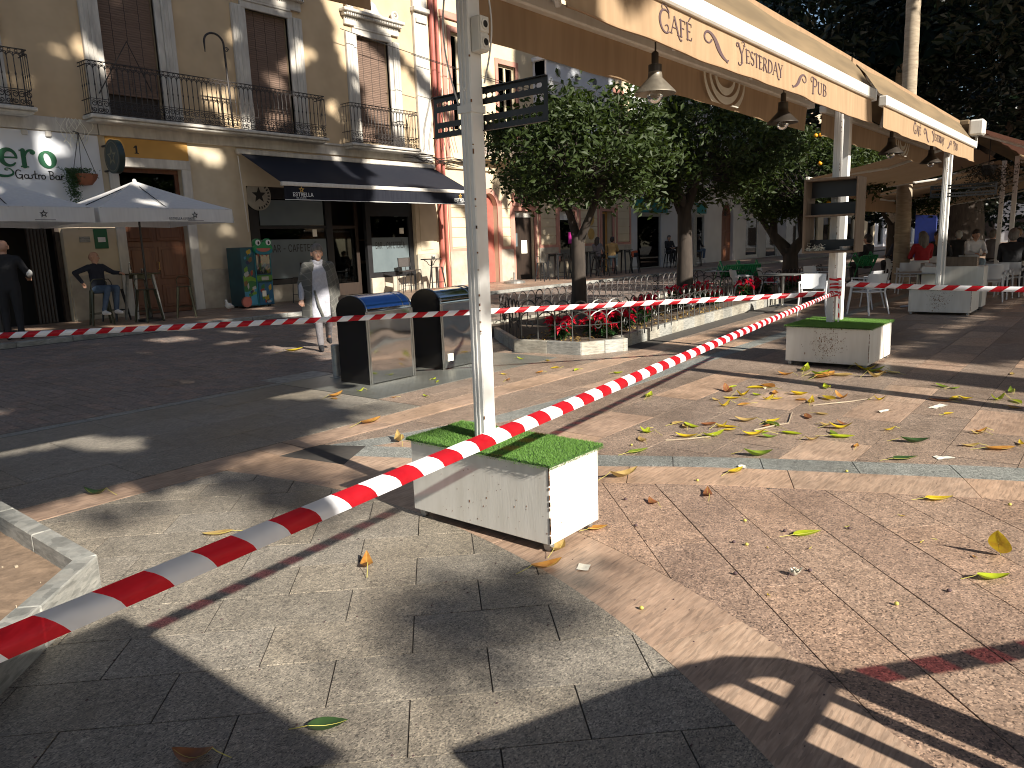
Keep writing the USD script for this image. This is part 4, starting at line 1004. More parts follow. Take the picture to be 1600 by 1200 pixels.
TH, TN = 0.115, 0.04
serif = lambda x, y, w=0.22: sbox(x - w / 2, y - 0.018, x + w / 2, y + 0.018)
GL = {
    "C": (0.74, [stroke(arcp(0.46, 0.5, 0.4, 0.5, 55, 305), TN, TN, 0.13), stroke([(0.69, 0.91), (0.71, 0.7)], TN)]),
    "A": (0.78, [stroke([(0.05, 0), (0.4, 1)], TN), stroke([(0.4, 1), (0.72, 0)], TH), stroke([(0.16, 0.36), (0.6, 0.36)], TN), serif(0.05, 0), serif(0.72, 0)]),
    "F": (0.6, [stroke([(0.15, 0), (0.15, 1)], TH), stroke([(0.05, 0.98), (0.56, 0.98), (0.57, 0.82)], TN), stroke([(0.15, 0.52), (0.46, 0.52)], TN), serif(0.15, 0)]),
    "E": (0.64, [stroke([(0.15, 0), (0.15, 1)], TH), stroke([(0.05, 0.98), (0.55, 0.98), (0.56, 0.82)], TN), stroke([(0.15, 0.52), (0.46, 0.52)], TN), stroke([(0.05, 0.02), (0.57, 0.02), (0.6, 0.2)], TN)]),
    "Y": (0.74, [stroke([(0.06, 1), (0.38, 0.45)], TH), stroke([(0.38, 0.45), (0.68, 1)], TN), stroke([(0.38, 0.46), (0.38, 0)], TH), serif(0.07, 1), serif(0.67, 1), serif(0.38, 0)]),
    "S": (0.56, [stroke(np.vstack([arcp(0.28, 0.75, 0.2, 0.24, 30, 250), arcp(0.28, 0.26, 0.22, 0.26, 70, -150)]), TN, TN, 0.13)]),
    "T": (0.66, [stroke([(0.33, 0), (0.33, 1)], TH), stroke([(0.03, 0.82), (0.04, 0.98), (0.62, 0.98), (0.63, 0.82)], TN), serif(0.33, 0)]),
    "R": (0.72, [stroke([(0.15, 0), (0.15, 1)], TH), stroke(np.vstack([[(0.1, 0.98)], arcp(0.34, 0.75, 0.22, 0.23, 90, -90), [(0.15, 0.52)]]), TN, TN, 0.1), stroke([(0.36, 0.5), (0.68, 0)], TH), serif(0.15, 0)]),
    "D": (0.78, [stroke([(0.15, 0), (0.15, 1)], TH), stroke(np.vstack([[(0.05, 0.98)], arcp(0.33, 0.5, 0.38, 0.48, 90, -90), [(0.05, 0.02)]]), TN, TN, 0.13)]),
    "P": (0.62, [stroke([(0.15, 0), (0.15, 1)], TH), stroke(np.vstack([[(0.1, 0.98)], arcp(0.34, 0.73, 0.23, 0.25, 90, -90), [(0.15, 0.48)]]), TN, TN, 0.1), serif(0.15, 0)]),
    "U": (0.74, [stroke(np.vstack([[(0.15, 1)], arcp(0.37, 0.26, 0.22, 0.25, 180, 360), [(0.59, 1)]]), TH, TN), serif(0.15, 1), serif(0.59, 1)]),
    "B": (0.64, [stroke([(0.15, 0), (0.15, 1)], TH), stroke(np.vstack([[(0.05, 0.98)], arcp(0.32, 0.76, 0.2, 0.22, 90, -90), [(0.15, 0.54)]]), TN, TN, 0.1), stroke(np.vstack([[(0.15, 0.54)], arcp(0.34, 0.28, 0.24, 0.26, 90, -90), [(0.05, 0.02)]]), TN, TN, 0.11)]),
}
SW = {"C": [stroke(bez([(0.72, 0.95), (0.5, 1.35), (0.1, 1.25), (0.28, 0.95)]), TN), stroke(bez([(0.5, 0.02), (0.75, 0.2), (0.6, 0.5), (0.42, 0.3)]), TN)],
      "A": [stroke(bez([(0.72, 0.02), (0.8, -0.35), (1.1, -0.3), (1.0, -0.18)]), 0.09, TN)],
      "Y": [stroke(bez([(0.06, 1), (-0.25, 1.1), (-0.2, 0.75), (0.0, 0.8)]), TN), stroke(bez([(0.68, 1), (0.8, 1.25), (0.4, 1.3), (0.45, 1.1)]), TN), stroke(bez([(0.38, 0.0), (0.3, -0.25), (-0.05, -0.2), (0.02, -0.05)]), 0.08, TN)],
      "P": [stroke(bez([(0.15, 1), (-0.2, 1.15), (-0.25, 0.7), (0.0, 0.7)]), TN)]}


def word(txt, x, z, h, wd, swash=(), accent=None):
    """A word in small-capital swash lettering: shapes with the first letter larger."""
    out = []; cx = 0.0
    for i, c in enumerate(txt):
        k = 1.3 if i == 0 else 1.0
        adv, sh = GL[c]
        sh = list(sh) + (SW.get(c, []) if i in swash else [])
        if accent == i:
            sh.append(stroke([(0.3, 1.12), (0.48, 1.35)], 0.05, 0.1))
        u = unary_union(sh)
        out.append(affinity.translate(affinity.scale(u, k, k, origin=(0, 0)), cx, -0.12 if i == 0 else 0))
        cx += adv * k + 0.05
    u = unary_union(out)
    return affinity.translate(affinity.scale(u, wd / cx, h, origin=(0, 0)), x, z)


def flourish(x, z, w, h, flip=1):
    s = unary_union([stroke(bez([(0.0, 0.75), (0.05, 1.15), (0.4, 1.0), (0.55, 0.5)]), 0.05, 0.16), stroke(bez([(0.55, 0.5), (0.75, 0.0), (1.0, 0.0), (1.0, 0.1)]), 0.16, 0.03), stroke(bez([(0.0, 0.75), (0.0, 0.5), (0.25, 0.45), (0.3, 0.7)]), 0.05),
                     stroke(bez([(0.2, 1.0), (0.5, 0.95), (0.5, 0.35), (0.95, -0.02)]), 0.03, 0.05)])
    if flip < 0:
        s = affinity.scale(s, -1, 1, origin=(0.5, 0.5))
    return affinity.translate(affinity.scale(s, w, h, origin=(0, 0)), x, z)


def awning(x0, x1, label, z0=2.79, dull=False):
    """Double awning rolled in on both sides of the post row: canvas roof, bars, hanging valances with lettering."""
    yF, yB, yC = 2.40, 3.10, 2.75
    t = thing("rolled_awning", label, "awning")
    zt = z0 + 0.31
    n = 90
    xs = np.linspace(x0, x1, n)

    def valance(y, sgn):
        rows = np.linspace(0, 1, 7)
        V = []
        for r in rows:
            z = zt - 0.04 - r * (zt - 0.04 - z0) + (0.007 * np.sin(xs * 2.1) + 0.002 * np.sin(xs * 7.3 + 1)) * r
            y_ = y + sgn * (0.008 * r * np.sin(xs * 5.2) + 0.004 * r * np.sin(xs * 11.0 + 2) - 0.01 * r)
            V.append(np.stack([xs, y_, z], 1))
        V = np.vstack(V); k = len(rows)
        F = np.array([(j * n + i, j * n + i + 1, (j + 1) * n + i + 1, (j + 1) * n + i) for j in range(k - 1) for i in range(n - 1)])
        return V, F
    vf_ = part(t, "front_valance", valance(yF, 1), m_beige, True)
    part(vf_, "valance_hem", tube(np.stack([xs, np.full(n, yF - 0.006) + (0.008 * np.sin(xs * 5.2) + 0.004 * np.sin(xs * 11.0 + 2) - 0.01), z0 + 0.006 + (0.007 * np.sin(xs * 2.1) + 0.002 * np.sin(xs * 7.3 + 1))], 1), 0.007, 5), m_beige2)
    vb = part(t, "rear_valance", valance(yB, -1), m_beige, True)
    part(t, "front_bar", box((x0, yF - 0.035, zt - 0.055), (x1 + 0.06, yF + 0.06, zt + 0.065), 0.012), m_white)
    part(t, "rear_bar", box((x0, yB - 0.06, zt - 0.045), (x1 + 0.06, yB + 0.035, zt + 0.045), 0.012), m_white)
    part(t, "bar_end_cap", merge(boxvf((x1 + 0.06, yF - 0.04, zt - 0.06), (x1 + 0.085, yF + 0.065, zt + 0.07), 0.008), boxvf((x1 + 0.06, yB - 0.065, zt - 0.05), (x1 + 0.085, yB + 0.04, zt + 0.05), 0.008)), m_inkwhite)
    # roof fabric from the bars up to the ridge
    zr = zt + 0.51
    for nm, ya in (("roof_canvas", yF + 0.03), ("roof_canvas", yB - 0.03)):
        m_ = 60; xr = np.linspace(x0 - 0.1, x1 + 0.2, m_)
        V = np.vstack([np.stack([xr, np.full(m_, ya), zt + 0.075 + 0.006 * np.sin(xr * 9)], 1), np.stack([xr, np.full(m_, (ya * 0.5 + yC * 0.5)), zt + 0.31 + 0.018 * np.sin(xr * 4.1)], 1), np.stack([xr, np.full(m_, yC), zr + 0.012 * np.sin(xr * 2.3)], 1)])
        F = np.array([(j * m_ + i, j * m_ + i + 1, (j + 1) * m_ + i + 1, (j + 1) * m_ + i) for j in range(2) for i in range(m_ - 1)])
        part(t, nm, (V, F), m_roof, True)
    part(t, "ridge_beam", box((x0 - 0.3, yC - 0.05, zr - 0.16), (x1 + 0.3, yC + 0.05, zr - 0.02)), m_beige2)
    for x in np.arange(x0 + 0.3, x1, 1.6):
        part(t, "folding_arm", merge(tube([(x, yC - 0.04, zr - 0.1), (x + 0.5, yF + 0.1, zt)], 0.025, 6), tube([(x, yC + 0.04, zr - 0.1), (x + 0.5, yB - 0.1, zt)], 0.025, 6)), m_postw)
    # lettering: sizes as measured on the cloth
    L = x1 - 9.4
    sx = 1.0
    X = lambda v: v + L
    shapes = [word("CAFE", X(4.46), z0 + 0.095, 0.105, 0.47, swash=(0, 1), accent=3), flourish(X(5.12), z0 + 0.05, 0.38, 0.16), word("YESTERDAY", X(5.68), z0 + 0.10, 0.098, 0.94, swash=(0, 7)),
              flourish(X(6.84), z0 + 0.06, 0.36, 0.14, -1), word("PUB", X(7.38), z0 + 0.09, 0.105, 0.42, swash=(0,))]
    letters = unary_union(shapes)
    fine = MB()
    for q in polys(letters):
        q = q.simplify(0.0008)
        v, f = extrude(q, 0.003)
        r = np.clip((zt - 0.04 - v[:, 1]) / (zt - 0.04 - z0), 0, 1)
        y_ = yF + (0.008 * r * np.sin(v[:, 0] * 5.2) + 0.004 * r * np.sin(v[:, 0] * 11.0 + 2) - 0.01 * r) - 0.002 - v[:, 2]
        fine.add(np.stack([v[:, 0], y_, v[:, 1]], 1), f)
    part(vf_, "lettering", fine.out(), m_ink)
    # pale swirl emblem printed on the rear canvas
    ce = []
    for r in (0.30, 0.22, 0.14):
        ce.append(stroke(arcp(0, 0.12, r * 1.5, r, 185, 355, 24), 0.03, 0.03, 0.07))
    u = affinity.translate(unary_union(ce), X(7.0), z0 + 0.16).intersection(sbox(-50, z0 + 0.02, 100, zt - 0.06))
    v, f = extrude(u, 0.003)
    r = np.clip((zt - 0.04 - v[:, 1]) / (zt - 0.04 - z0), 0, 1)
    part(vb, "pale_emblem", (np.stack([v[:, 0], yB - 0.035 - v[:, 2], v[:, 1]], 1), f), m_paper)
    return t


awning(3.45, 9.4, "rolled beige awning lettered Café Yesterday Pub, nearest, over the turf boxes")
awning(9.95, 16.45, "second rolled beige awning, right of the end of the nearest lettered one")
awning(-3.4, 2.75, "rolled beige awning end above and left of the nearest white post")


def pendant(x, y, ztop, zrim, r, label, matl, bulb=True):
    t = thing("pendant_lamp", label, "lamp", (x, y, 0))
    h = r * 1.0
    part(t, "cord", tube([(0, 0, ztop), (0.006, 0, (ztop + zrim) / 2), (0, 0, zrim + h + 0.11)], 0.006, 5), m_lampdark)
    part(t, "lamp_holder", lathe([(0.012, zrim + h + 0.13), (0.024, zrim + h + 0.12), (0.024, zrim + h + 0.05), (0.045, zrim + h + 0.045), (0.045, zrim + h), (0.01, zrim + h)], 14), m_lampdark)
    part(t, "lamp_shade", lathe([(0.045, zrim + h), (r * 0.35, zrim + h * 0.72), (r * 0.97, zrim + 0.012), (r, zrim), (r * 0.96, zrim + 0.004), (r * 0.33, zrim + h * 0.68), (0.03, zrim + h - 0.02)], 28), matl, 40)
    a = np.linspace(0, np.pi, 12)
    part(t, "bulb", lathe([(0.02 + 0.0, zrim + 0.075)] + [(max(0.002, 0.055 * math.sin(q)), zrim - 0.005 + 0.055 * math.cos(q)) for q in a[2:]], 18), m_clear, True)
    part(t, "filament", tube([(0.012 * math.cos(k * 2.1), 0.012 * math.sin(k * 2.1), zrim + 0.05 - 0.014 * (k % 3)) for k in range(10)], 0.0022, 4), m_gold)
    return t


pendant(4.76, 2.58, 3.15, 2.56, 0.14, "zinc cone lamp with clear bulb hanging under the lettered awning, nearest", m_lampshade)
pendant(7.28, 2.62, 3.15, 2.62, 0.14, "second dark cone lamp hanging left of the wooden screen case", m_lampdark)
pendant(11.35, 2.62, 3.15, 2.62, 0.16, "third dark cone lamp, hanging right of the wooden screen case", m_lampdark)
pendant(13.95, 2.62, 3.15, 2.65, 0.16, "fourth dark cone lamp, just left of the farther white post", m_lampdark)


# ------------------------------------------------------------------ barrier tapes
def tape(label, pts, width, normal_tilt, stripe=0.125, group=None, first=0, curl=0.012, n_cross=5, twist=None, slantk=0.5):
    """Striped tape along a polyline; normal_tilt: angle of the band's width from vertical, at both ends; every stripe is its own part."""
    t = thing("barrier_tape", label, "barrier tape", group=group)
    pts = np.asarray(pts, float)
    L = np.r_[0, np.cumsum(np.linalg.norm(np.diff(pts, axis=0), axis=1))]
    tot = L[-1]
    f = lambda s: np.stack([np.interp(s, L, pts[:, k]) for k in range(3)], 1)
    nst = int(tot / stripe)
    for k in range(nst):
        a, b = k * stripe, (k + 1) * stripe
        s = np.linspace(a, b, 4)
        rows = []
        for si in range(len(s)):
            d = f([min(s[si] + 0.05, tot)])[0] - f([max(s[si] - 0.05, 0)])[0]; d /= np.linalg.norm(d)
            side = np.cross(d, [0, 0, 1.0]); side /= np.linalg.norm(side)
            up = np.cross(side, d)
            ang = np.interp(s[si], [0, tot], normal_tilt) + 0.10 * math.sin(s[si] * 2.3) + 0.06 * math.sin(s[si] * 6.1 + 1) if twist is None else twist(s[si] / tot)
            w = math.cos(ang) * up + math.sin(ang) * side
            nn = np.cross(d, w)
            for q in np.linspace(-0.5, 0.5, n_cross):
                slant = q * width * slantk
                c = f([np.clip(s[si] + slant, 0, tot)])[0]
                rows.append(c + w * q * width + nn * (curl * (1 - 4 * q * q) + 0.0022 * math.sin(s[si] * 37 + q * 5) * math.sin(s[si] * 11)))
        V = np.array(rows)
        F = np.array([(i * n_cross + j, i * n_cross + j + 1, (i + 1) * n_cross + j + 1, (i + 1) * n_cross + j) for i in range(3) for j in range(n_cross - 1)])
        part(t, ("red_stripe", "white_stripe")[(k + first) % 2], (V, F), (m_red_t, m_white_t)[(k + first) % 2], True)
    return t


def sag(a, b, s, n=24):
    t = np.linspace(0, 1, n)[:, None]
    p = np.asarray(a, float) * (1 - t) + np.asarray(b, float) * t
    p[:, 2] -= s * 4 * (t * (1 - t))[:, 0]
    return p


far_tie = np.array([9.80, 2.81, 0.87])
near_end = np.array([0.30, 1.25, 1.04])
near_end2 = near_end + (near_end - far_tie) * 0.06
tape("red and white tape crossing the foreground, tied to the second post", sag(near_end2, far_tie, 0.0, 40), 0.047, (-0.6, -0.1), 0.094, first=0, slantk=-0.9)
tape("red and white tape strung behind, in front of the steel bins", sag((1.0, 10.32, 0.86), (9.80, 2.90, 0.86), 0.01, 40), 0.06, (0.0, 0.0), 0.118, slantk=1.3)
tape("red and white tape running right from the second post", sag((9.80, 2.68, 0.98), (9.85, -0.3, 0.93), 0.02, 30), 0.06, (0.1, -0.1), 0.118, first=1, slantk=1.3)
# knot and hanging tail on the second post
kn = thing("tape_knot", "crumpled red and white tape wound round the second white post", "barrier tape")
rk = np.random.default_rng(5)
for k in range(9):
    z = 0.83 + 0.022 * k + rk.normal() * 0.008
    a0 = rk.uniform(0, 6.28)
    xs = [(9.905 + 0.062 * sx, 2.838 + 0.054 * sy) for sx, sy in ((-1, -1), (1, -1), (1, 1), (-1, 1))]
    V = []
    for i, (x, y) in enumerate(xs + xs[:1]):
        dz = rk.normal() * 0.012
        V += [(x, y, z + dz), (x + rk.normal() * 0.004, y + rk.normal() * 0.004, z + dz + 0.026)]
    part(kn, ("red_stripe", "white_stripe")[k % 2], (np.array(V), np.array([(2 * i, 2 * i + 2, 2 * i + 3, 2 * i + 1) for i in range(4)])), (m_red_t, m_white_t)[k % 2])
for k in range(6):
    z0 = 0.84 - k * 0.06
    o = 0.004 * math.sin(k * 2)
    V = np.array([(9.86 + 0.012 * k * 0.3, 2.786 - o, z0 + 0.02), (9.92 + 0.004 * k, 2.784 - o, z0 - 0.0), (9.925 + 0.004 * k, 2.782 + o * 0, z0 - 0.06), (9.862 + 0.004 * k, 2.785, z0 - 0.04)])
    part(kn, ("red_stripe", "white_stripe")[k % 2], (V, np.array([(0, 1, 2, 3)])), (m_red_t, m_white_t)[k % 2])

# ------------------------------------------------------------------ steel bins
def bin_(loc, label, blue):
    t = thing("waste_bin", label, "waste bin", loc)
    Wx, Dy, Hs, Ht = 0.75, 0.54, 0.87, 1.05
    a = np.linspace(0, np.pi, 22)
    prof = [(0, 0)] + [(Dy / 2 - Dy / 2 * math.cos(q), Hs + (Ht - Hs) * math.sin(q)) for q in a] + [(Dy, 0)]
    P = Polygon(prof)
    part(t, "end_panel", extrude(P, 0.02, lambda p: np.stack([p[:, 2] - 0.0, p[:, 0], p[:, 1]], 1)), m_darkgloss)
    part(t, "end_panel", extrude(P, 0.02, lambda p: np.stack([Wx - 0.02 + p[:, 2], p[:, 0], p[:, 1]], 1)), m_darkgloss)
    # gently dented mirror front
    nx, nz = 26, 30
    xs, zs = np.meshgrid(np.linspace(0.045, Wx - 0.045, nx), np.linspace(0.012, Hs - 0.01, nz), indexing="ij")
    q = np.stack([xs * 2.6, np.zeros_like(xs), zs * 2.6], -1)
    y = -0.004 + 0.011 * (meshkit.fbm(q + loc[0] * 3, 2, 4) - 0.5)
    V = np.stack([xs, y, zs], -1).reshape(-1, 3)
    F = np.array([(i * nz + j, (i + 1) * nz + j, (i + 1) * nz + j + 1, i * nz + j + 1) for i in range(nx - 1) for j in range(nz - 1)])
    part(t, "front_door", (V, F), m_chrome, True)
    part(t, "door_frame", merge(boxvf((0.0, -0.012, 0), (0.02, 0.012, Hs), 0.003), boxvf((0.025, -0.012, 0), (0.045, 0.008, Hs), 0.003), boxvf((Wx - 0.045, -0.012, 0), (Wx - 0.025, 0.008, Hs), 0.003), boxvf((Wx - 0.02, -0.012, 0), (Wx, 0.012, Hs), 0.003), boxvf((0.045, -0.01, Hs - 0.015), (Wx - 0.045, 0.008, Hs), 0.003)), m_steel)
    part(t, "back_panel", box((0.02, Dy - 0.02, 0), (Wx - 0.02, Dy, Hs)), m_steel)
    k = len(a)
    V = np.vstack([[(x, Dy / 2 - Dy / 2 * math.cos(q), Hs + (Ht - Hs) * math.sin(q) + 0.004) for q in a] for x in (0.015, Wx - 0.015)])
    F = np.array([(i, i + 1, k + i + 1, k + i) for i in range(k - 1)])
    lid = part(t, "lid", (V, F), m_chrome, True)
    if blue:
        V2 = V + [0, 0, 0.004]
        part(lid, "blue_film", (V2, F[1:k // 2 + 2]), m_bluetape, True)
    part(lid, "lid_seam", merge(*[tube([(x, Dy / 2 - Dy / 2 * math.cos(q), Hs + (Ht - Hs) * math.sin(q) + 0.008) for q in a], 0.006, 4) for x in (0.03, Wx - 0.14, Wx - 0.03)]), m_steel)
    part(t, "sticker", box((0.10, -0.014, 0.10), (0.2, -0.010, 0.2)), m_paper) if not blue else None
    return t


bin_((5.73, 6.90, 0.003), "steel waste bin with blue lid and black ends, nearer the woman", True)
bin_((6.97, 6.90, 0.003), "steel waste bin with black ends behind the nearest post", False)
bo = thing("bollard", "short grey steel post beside the blue-lidded bin", "bollard", (5.93, 7.78, 0))
part(bo, "post", lathe([(0.05, 0), (0.05, 0.41), (0.044, 0.42), (0.001, 0.42)], 18), m_galv)
part(bo, "base_flange", lathe([(0.09, 0), (0.09, 0.012), (0.05, 0.014)], 18), m_galv)
single("concrete_slab", box((5.25, 8.0, 0.0), (6.05, 8.45, 0.006)), m_kerb, "small grey concrete patch round the short steel post", "slab")

# ------------------------------------------------------------------ parasols, black awning, bar furniture
def star(cx, cz, r, hollow=0.55):
    p = [(cx + r * (1 if k % 2 == 0 else 0.42) * math.sin(k * math.pi / 5), cz + r * (1 if k % 2 == 0 else 0.42) * math.cos(k * math.pi / 5)) for k in range(10)]
    s = Polygon(p)
    return s.difference(affinity.scale(s, hollow, hollow, origin=(cx, cz))) if hollow else s


def parasol(cx, cy, label, txt):
    z0 = PAV_Z
    t = thing("parasol", label, "parasol", (cx, cy, 0))
    hw, ze, za, zv = 1.5, 2.63, 3.33, 2.32
    n = 9
    for k in range(4):
        R = rotz(k * math.pi / 2)
        V, idx = [], {}
        for i in range(n + 1):
            for j in range(n + 1):
                u = i / n; w = (j / n * 2 - 1)
                x, y = w * hw * u, -hw * u
                z = za + (ze - za) * u - 0.10 * math.sin(u * math.pi) * (1 - 0.75 * abs(w)) + 0.0
                V.append(R @ np.array([x, y, z]))
        F = [(i * (n + 1) + j, i * (n + 1) + j + 1, (i + 1) * (n + 1) + j + 1, (i + 1) * (n + 1) + j) for i in range(n) for j in range(n)]
        c = part(t, "canopy_panel", (np.array(V), np.array(F)), m_whitecloth, True)
        xs = np.linspace(-hw, hw, 28)
        sagz = 0.03 * np.sin((xs / hw + 1) / 2 * np.pi)
        V = np.vstack([np.stack([xs, np.full(28, -hw), np.full(28, ze + 0.0) - 0.004], 1), np.stack([xs, np.full(28, -hw - 0.01) + 0.02 * np.sin(xs * 5), np.full(28, zv) + sagz], 1)]) @ R.T
        part(t, "valance", (V, np.array([(i, i + 1, 29 + i, 28 + i) for i in range(27)])), m_whitecloth, True)
    part(t, "canopy_finial", lathe([(0.05, za - 0.02), (0.04, za + 0.03), (0.001, za + 0.05)], 12), m_whitecloth)
    part(t, "pole", tube([(0, 0, z0 + 0.05), (0, 0, za)], 0.024, 12), m_black)
    part(t, "base", lathe([(0.28, z0), (0.28, z0 + 0.05), (0.05, z0 + 0.08), (0.04, z0 + 0.3)], 20), m_black)
    for k in range(8):
        a = k * math.pi / 4
        L = hw * (1.414 if k % 2 else 1.0)
        part(t, "rib", tube([(0, 0, za - 0.05), (math.cos(a) * L * 0.98, math.sin(a) * L * 0.98, ze - 0.02)], 0.011, 5), m_black)
    part(t, "print", merge(*[extrude(s, 0.004, lambda p: np.stack([p[:, 0], -hw - 0.03 - p[:, 2], p[:, 1]], 1)) for s in ([star(0.55, 2.49, 0.08), sbox(0.38, 2.37, 0.75, 2.38)])]), m_inkblack)
    if txt:
        tx = meshkit.text_mesh(txt, 0.055, 0.004)
        v = np.array(tx.vertices)
        part(t, "print", (np.stack([-0.05 + v[:, 0] * 0.8, -hw - 0.032 - v[:, 2], 2.385 + v[:, 1]], 1), np.array(tx.faces)), m_inkblack)
    return t


parasol(8.43, 18.0, "white square parasol in front of the brown street door", "ESTRELLA LEVANTE")
parasol(5.34, 18.0, "white square parasol at the left edge under the lettered white panel", None)

ba = thing("black_awning", "black canvas awning with a white front bar over the dark bar front", "awning")
AX0, AX1, AYF, AZW, AZF = 12.35, 20.05, 17.9, 4.42, 3.42
n = 40
xs = np.linspace(0, 1, n)
V = []
for r in np.linspace(0, 1, 9):
    x = AX0 + (AX1 - AX0) * xs
    V.append(np.stack([x, np.full(n, FACE_Y - 0.12 + (AYF - FACE_Y + 0.12) * r), AZW + (AZF - AZW) * r - (0.05 + 0.03 * np.sin(xs * 21)) * math.sin(r * math.pi) * np.sin(xs * np.pi) ** 0.4], 1))
V = np.vstack(V)
part(ba, "canvas", (V, np.array([(j * n + i, j * n + i + 1, (j + 1) * n + i + 1, (j + 1) * n + i) for j in range(8) for i in range(n - 1)])), m_blackcloth, True)
part(ba, "front_bar", box((AX0 - 0.05, AYF - 0.06, AZF - 0.06), (AX1 + 0.05, AYF + 0.05, AZF + 0.05), 0.015), m_white)
V = np.vstack([np.stack([AX0 + (AX1 - AX0) * xs, np.full(n, AYF - 0.03) + 0.012 * np.sin(xs * 30) * k, np.full(n, AZF - 0.055 - 0.38 * k)], 1) for k in (0, 0.5, 1)])
av = part(ba, "valance", (V, np.array([(j * n + i, j * n + i + 1, (j + 1) * n + i + 1, (j + 1) * n + i) for j in range(2) for i in range(n - 1)])), m_blackcloth, True)
part(av, "hem_stripe", box((AX0, AYF - 0.048, AZF - 0.43), (AX1, AYF - 0.044, AZF - 0.412)), m_inkwhite)
tx = meshkit.text_mesh("ESTRELLA", 0.1, 0.004, True); v = np.array(tx.vertices)
tx2 = meshkit.text_mesh("DEL LEVANTE", 0.035, 0.004); v2 = np.array(tx2.vertices)
for x in (12.6, 19.0):
    part(av, "print", merge((np.stack([x + v[:, 0], AYF - 0.05 - v[:, 2], 3.09 + v[:, 1]], 1), np.array(tx.faces)), (np.stack([x + 0.12 + v2[:, 0], AYF - 0.05 - v2[:, 2], 3.03 + v2[:, 1]], 1), np.array(tx2.faces))), m_inkwhite)
    part(av, "gold_star", extrude(star(x + 0.3, 3.27, 0.095, 0.45), 0.004, plane_fn((0, AYF - 0.05, 0), (1, 0, 0), (0, 0, 1), (0, -1, 0))), m_gold)
for x in (AX0 + 0.3, (AX0 + AX1) / 2, AX1 - 0.3):
    part(ba, "folding_arm", tube([(x, FACE_Y - 0.15, AZW - 0.1), (x + 0.55, (FACE_Y + AYF) / 2, (AZW + AZF) / 2 - 0.1), (x, AYF + 0.03, AZF - 0.02)], 0.03, 6), m_white)
part(ba, "roller_case", box((AX0 - 0.1, FACE_Y - 0.22, AZW - 0.06), (AX1 + 0.1, FACE_Y - 0.005 - 0.09, AZW + 0.1), 0.03), m_stonew)
part(ba, "crank_rod", tube([(12.2, FACE_Y - 0.3, 4.3), (12.28, FACE_Y - 0.35, 2.2)], 0.012, 5), m_white)
rs = thing("roundel_sign", "cream roundel with a star on the dark wall at the awning's left end", "sign", (12.95, YF + 0.06, 3.25))
part(rs, "disc", extrude(Point(0, 0).buffer(0.42, 24), 0.03, plane_fn((0, 0, 0), (1, 0, 0), (0, 0, 1), (0, -1, 0))), pm("cream_roundel", (0.33, 0.30, 0.24), rough=0.6))
part(rs, "star", extrude(star(0.02, 0.02, 0.24, 0), 0.035, plane_fn((0, 0, 0), (1, 0, 0), (0, 0, 1), (0, -1, 0))), m_inkblack)
part(rs, "lettering", merge(*[extrude(affinity.rotate(sbox(-0.02, 0.31, 0.02, 0.38), k * 15, origin=(0, 0)), 0.034, plane_fn((0, 0, 0), (1, 0, 0), (0, 0, 1), (0, -1, 0))) for k in range(-12, -2)]), m_inkblack)

ss = thing("round_sign", "dark green round sign with a star on brackets left of the door", "sign", (8.68, YF - 0.62, 4.02))
disc = Point(0, 0).buffer(0.4, 24)
fy = lambda p: np.stack([p[:, 2] - 0.07, p[:, 0], p[:, 1]], 1)
part(ss, "disc", extrude(disc, 0.14, fy), pm("sign_green", (0.015, 0.03, 0.026), rough=0.35))
part(ss, "star_emblem", merge(extrude(star(0, 0, 0.24, 0.6), 0.006, lambda p: np.stack([-0.07 - p[:, 2], p[:, 0], p[:, 1]], 1)), extrude(disc.buffer(-0.05).difference(disc.buffer(-0.065)), 0.005, lambda p: np.stack([-0.07 - p[:, 2], p[:, 0], p[:, 1]], 1))), pm("sign_gold", (0.16, 0.15, 0.09), rough=0.5))
part(ss, "bracket", merge(tube([(0, 0.1, 0.3), (0, 0.62, 0.3)], 0.025, 6), tube([(0, 0.1, -0.3), (0, 0.62, -0.3)], 0.025, 6)), m_black)

hp = thing("hanging_basket", "terracotta basket with trailing green plant hanging on the white panel", "hanging basket", (8.02, YF - 0.35, 3.35))
part(hp, "basket", lathe([(0.02, -0.02), (0.16, 0.0), (0.26, 0.12), (0.31, 0.24), (0.28, 0.24), (0.2, 0.1), (0.02, 0.05)], 20), m_terra)
part(hp, "chain", merge(*[tube([(0.29 * math.cos(a), 0.29 * math.sin(a), 0.24), (0, 0.0, 1.2)], 0.008, 4) for a in (0, 2.1, 4.2)], tube([(0, 0, 1.2), (0, 0.33, 1.28)], 0.012, 5)), m_black)
g = np.random.default_rng(4)
P = np.vstack([np.stack([g.normal(-0.1, 0.15, 500), g.normal(0, 0.13, 500), g.uniform(0.15, 0.38, 500)], 1), np.stack([-0.3 + g.normal(0, 0.07, 1100), -0.1 + g.normal(0, 0.08, 1100), 0.35 - np.abs(g.normal(0, 0.42, 1100))], 1)])
part(hp, "trailing_plant", leaf_cloud(P, 0.075, 5, 0.2, 0.3, 0.4), m_hang_leaf)
g2 = np.random.default_rng(14)
part(hp, "dried_vine", merge(*[tube(np.stack([g2.normal(0, 0.13) + 0.1 * np.cos(np.linspace(0, 5, 9) + k), np.full(9, 0.2), 1.55 - np.linspace(0, 0.5 + 0.2 * g2.random(), 9)], 1), 0.008, 4) for k in range(12)]), m_paper)

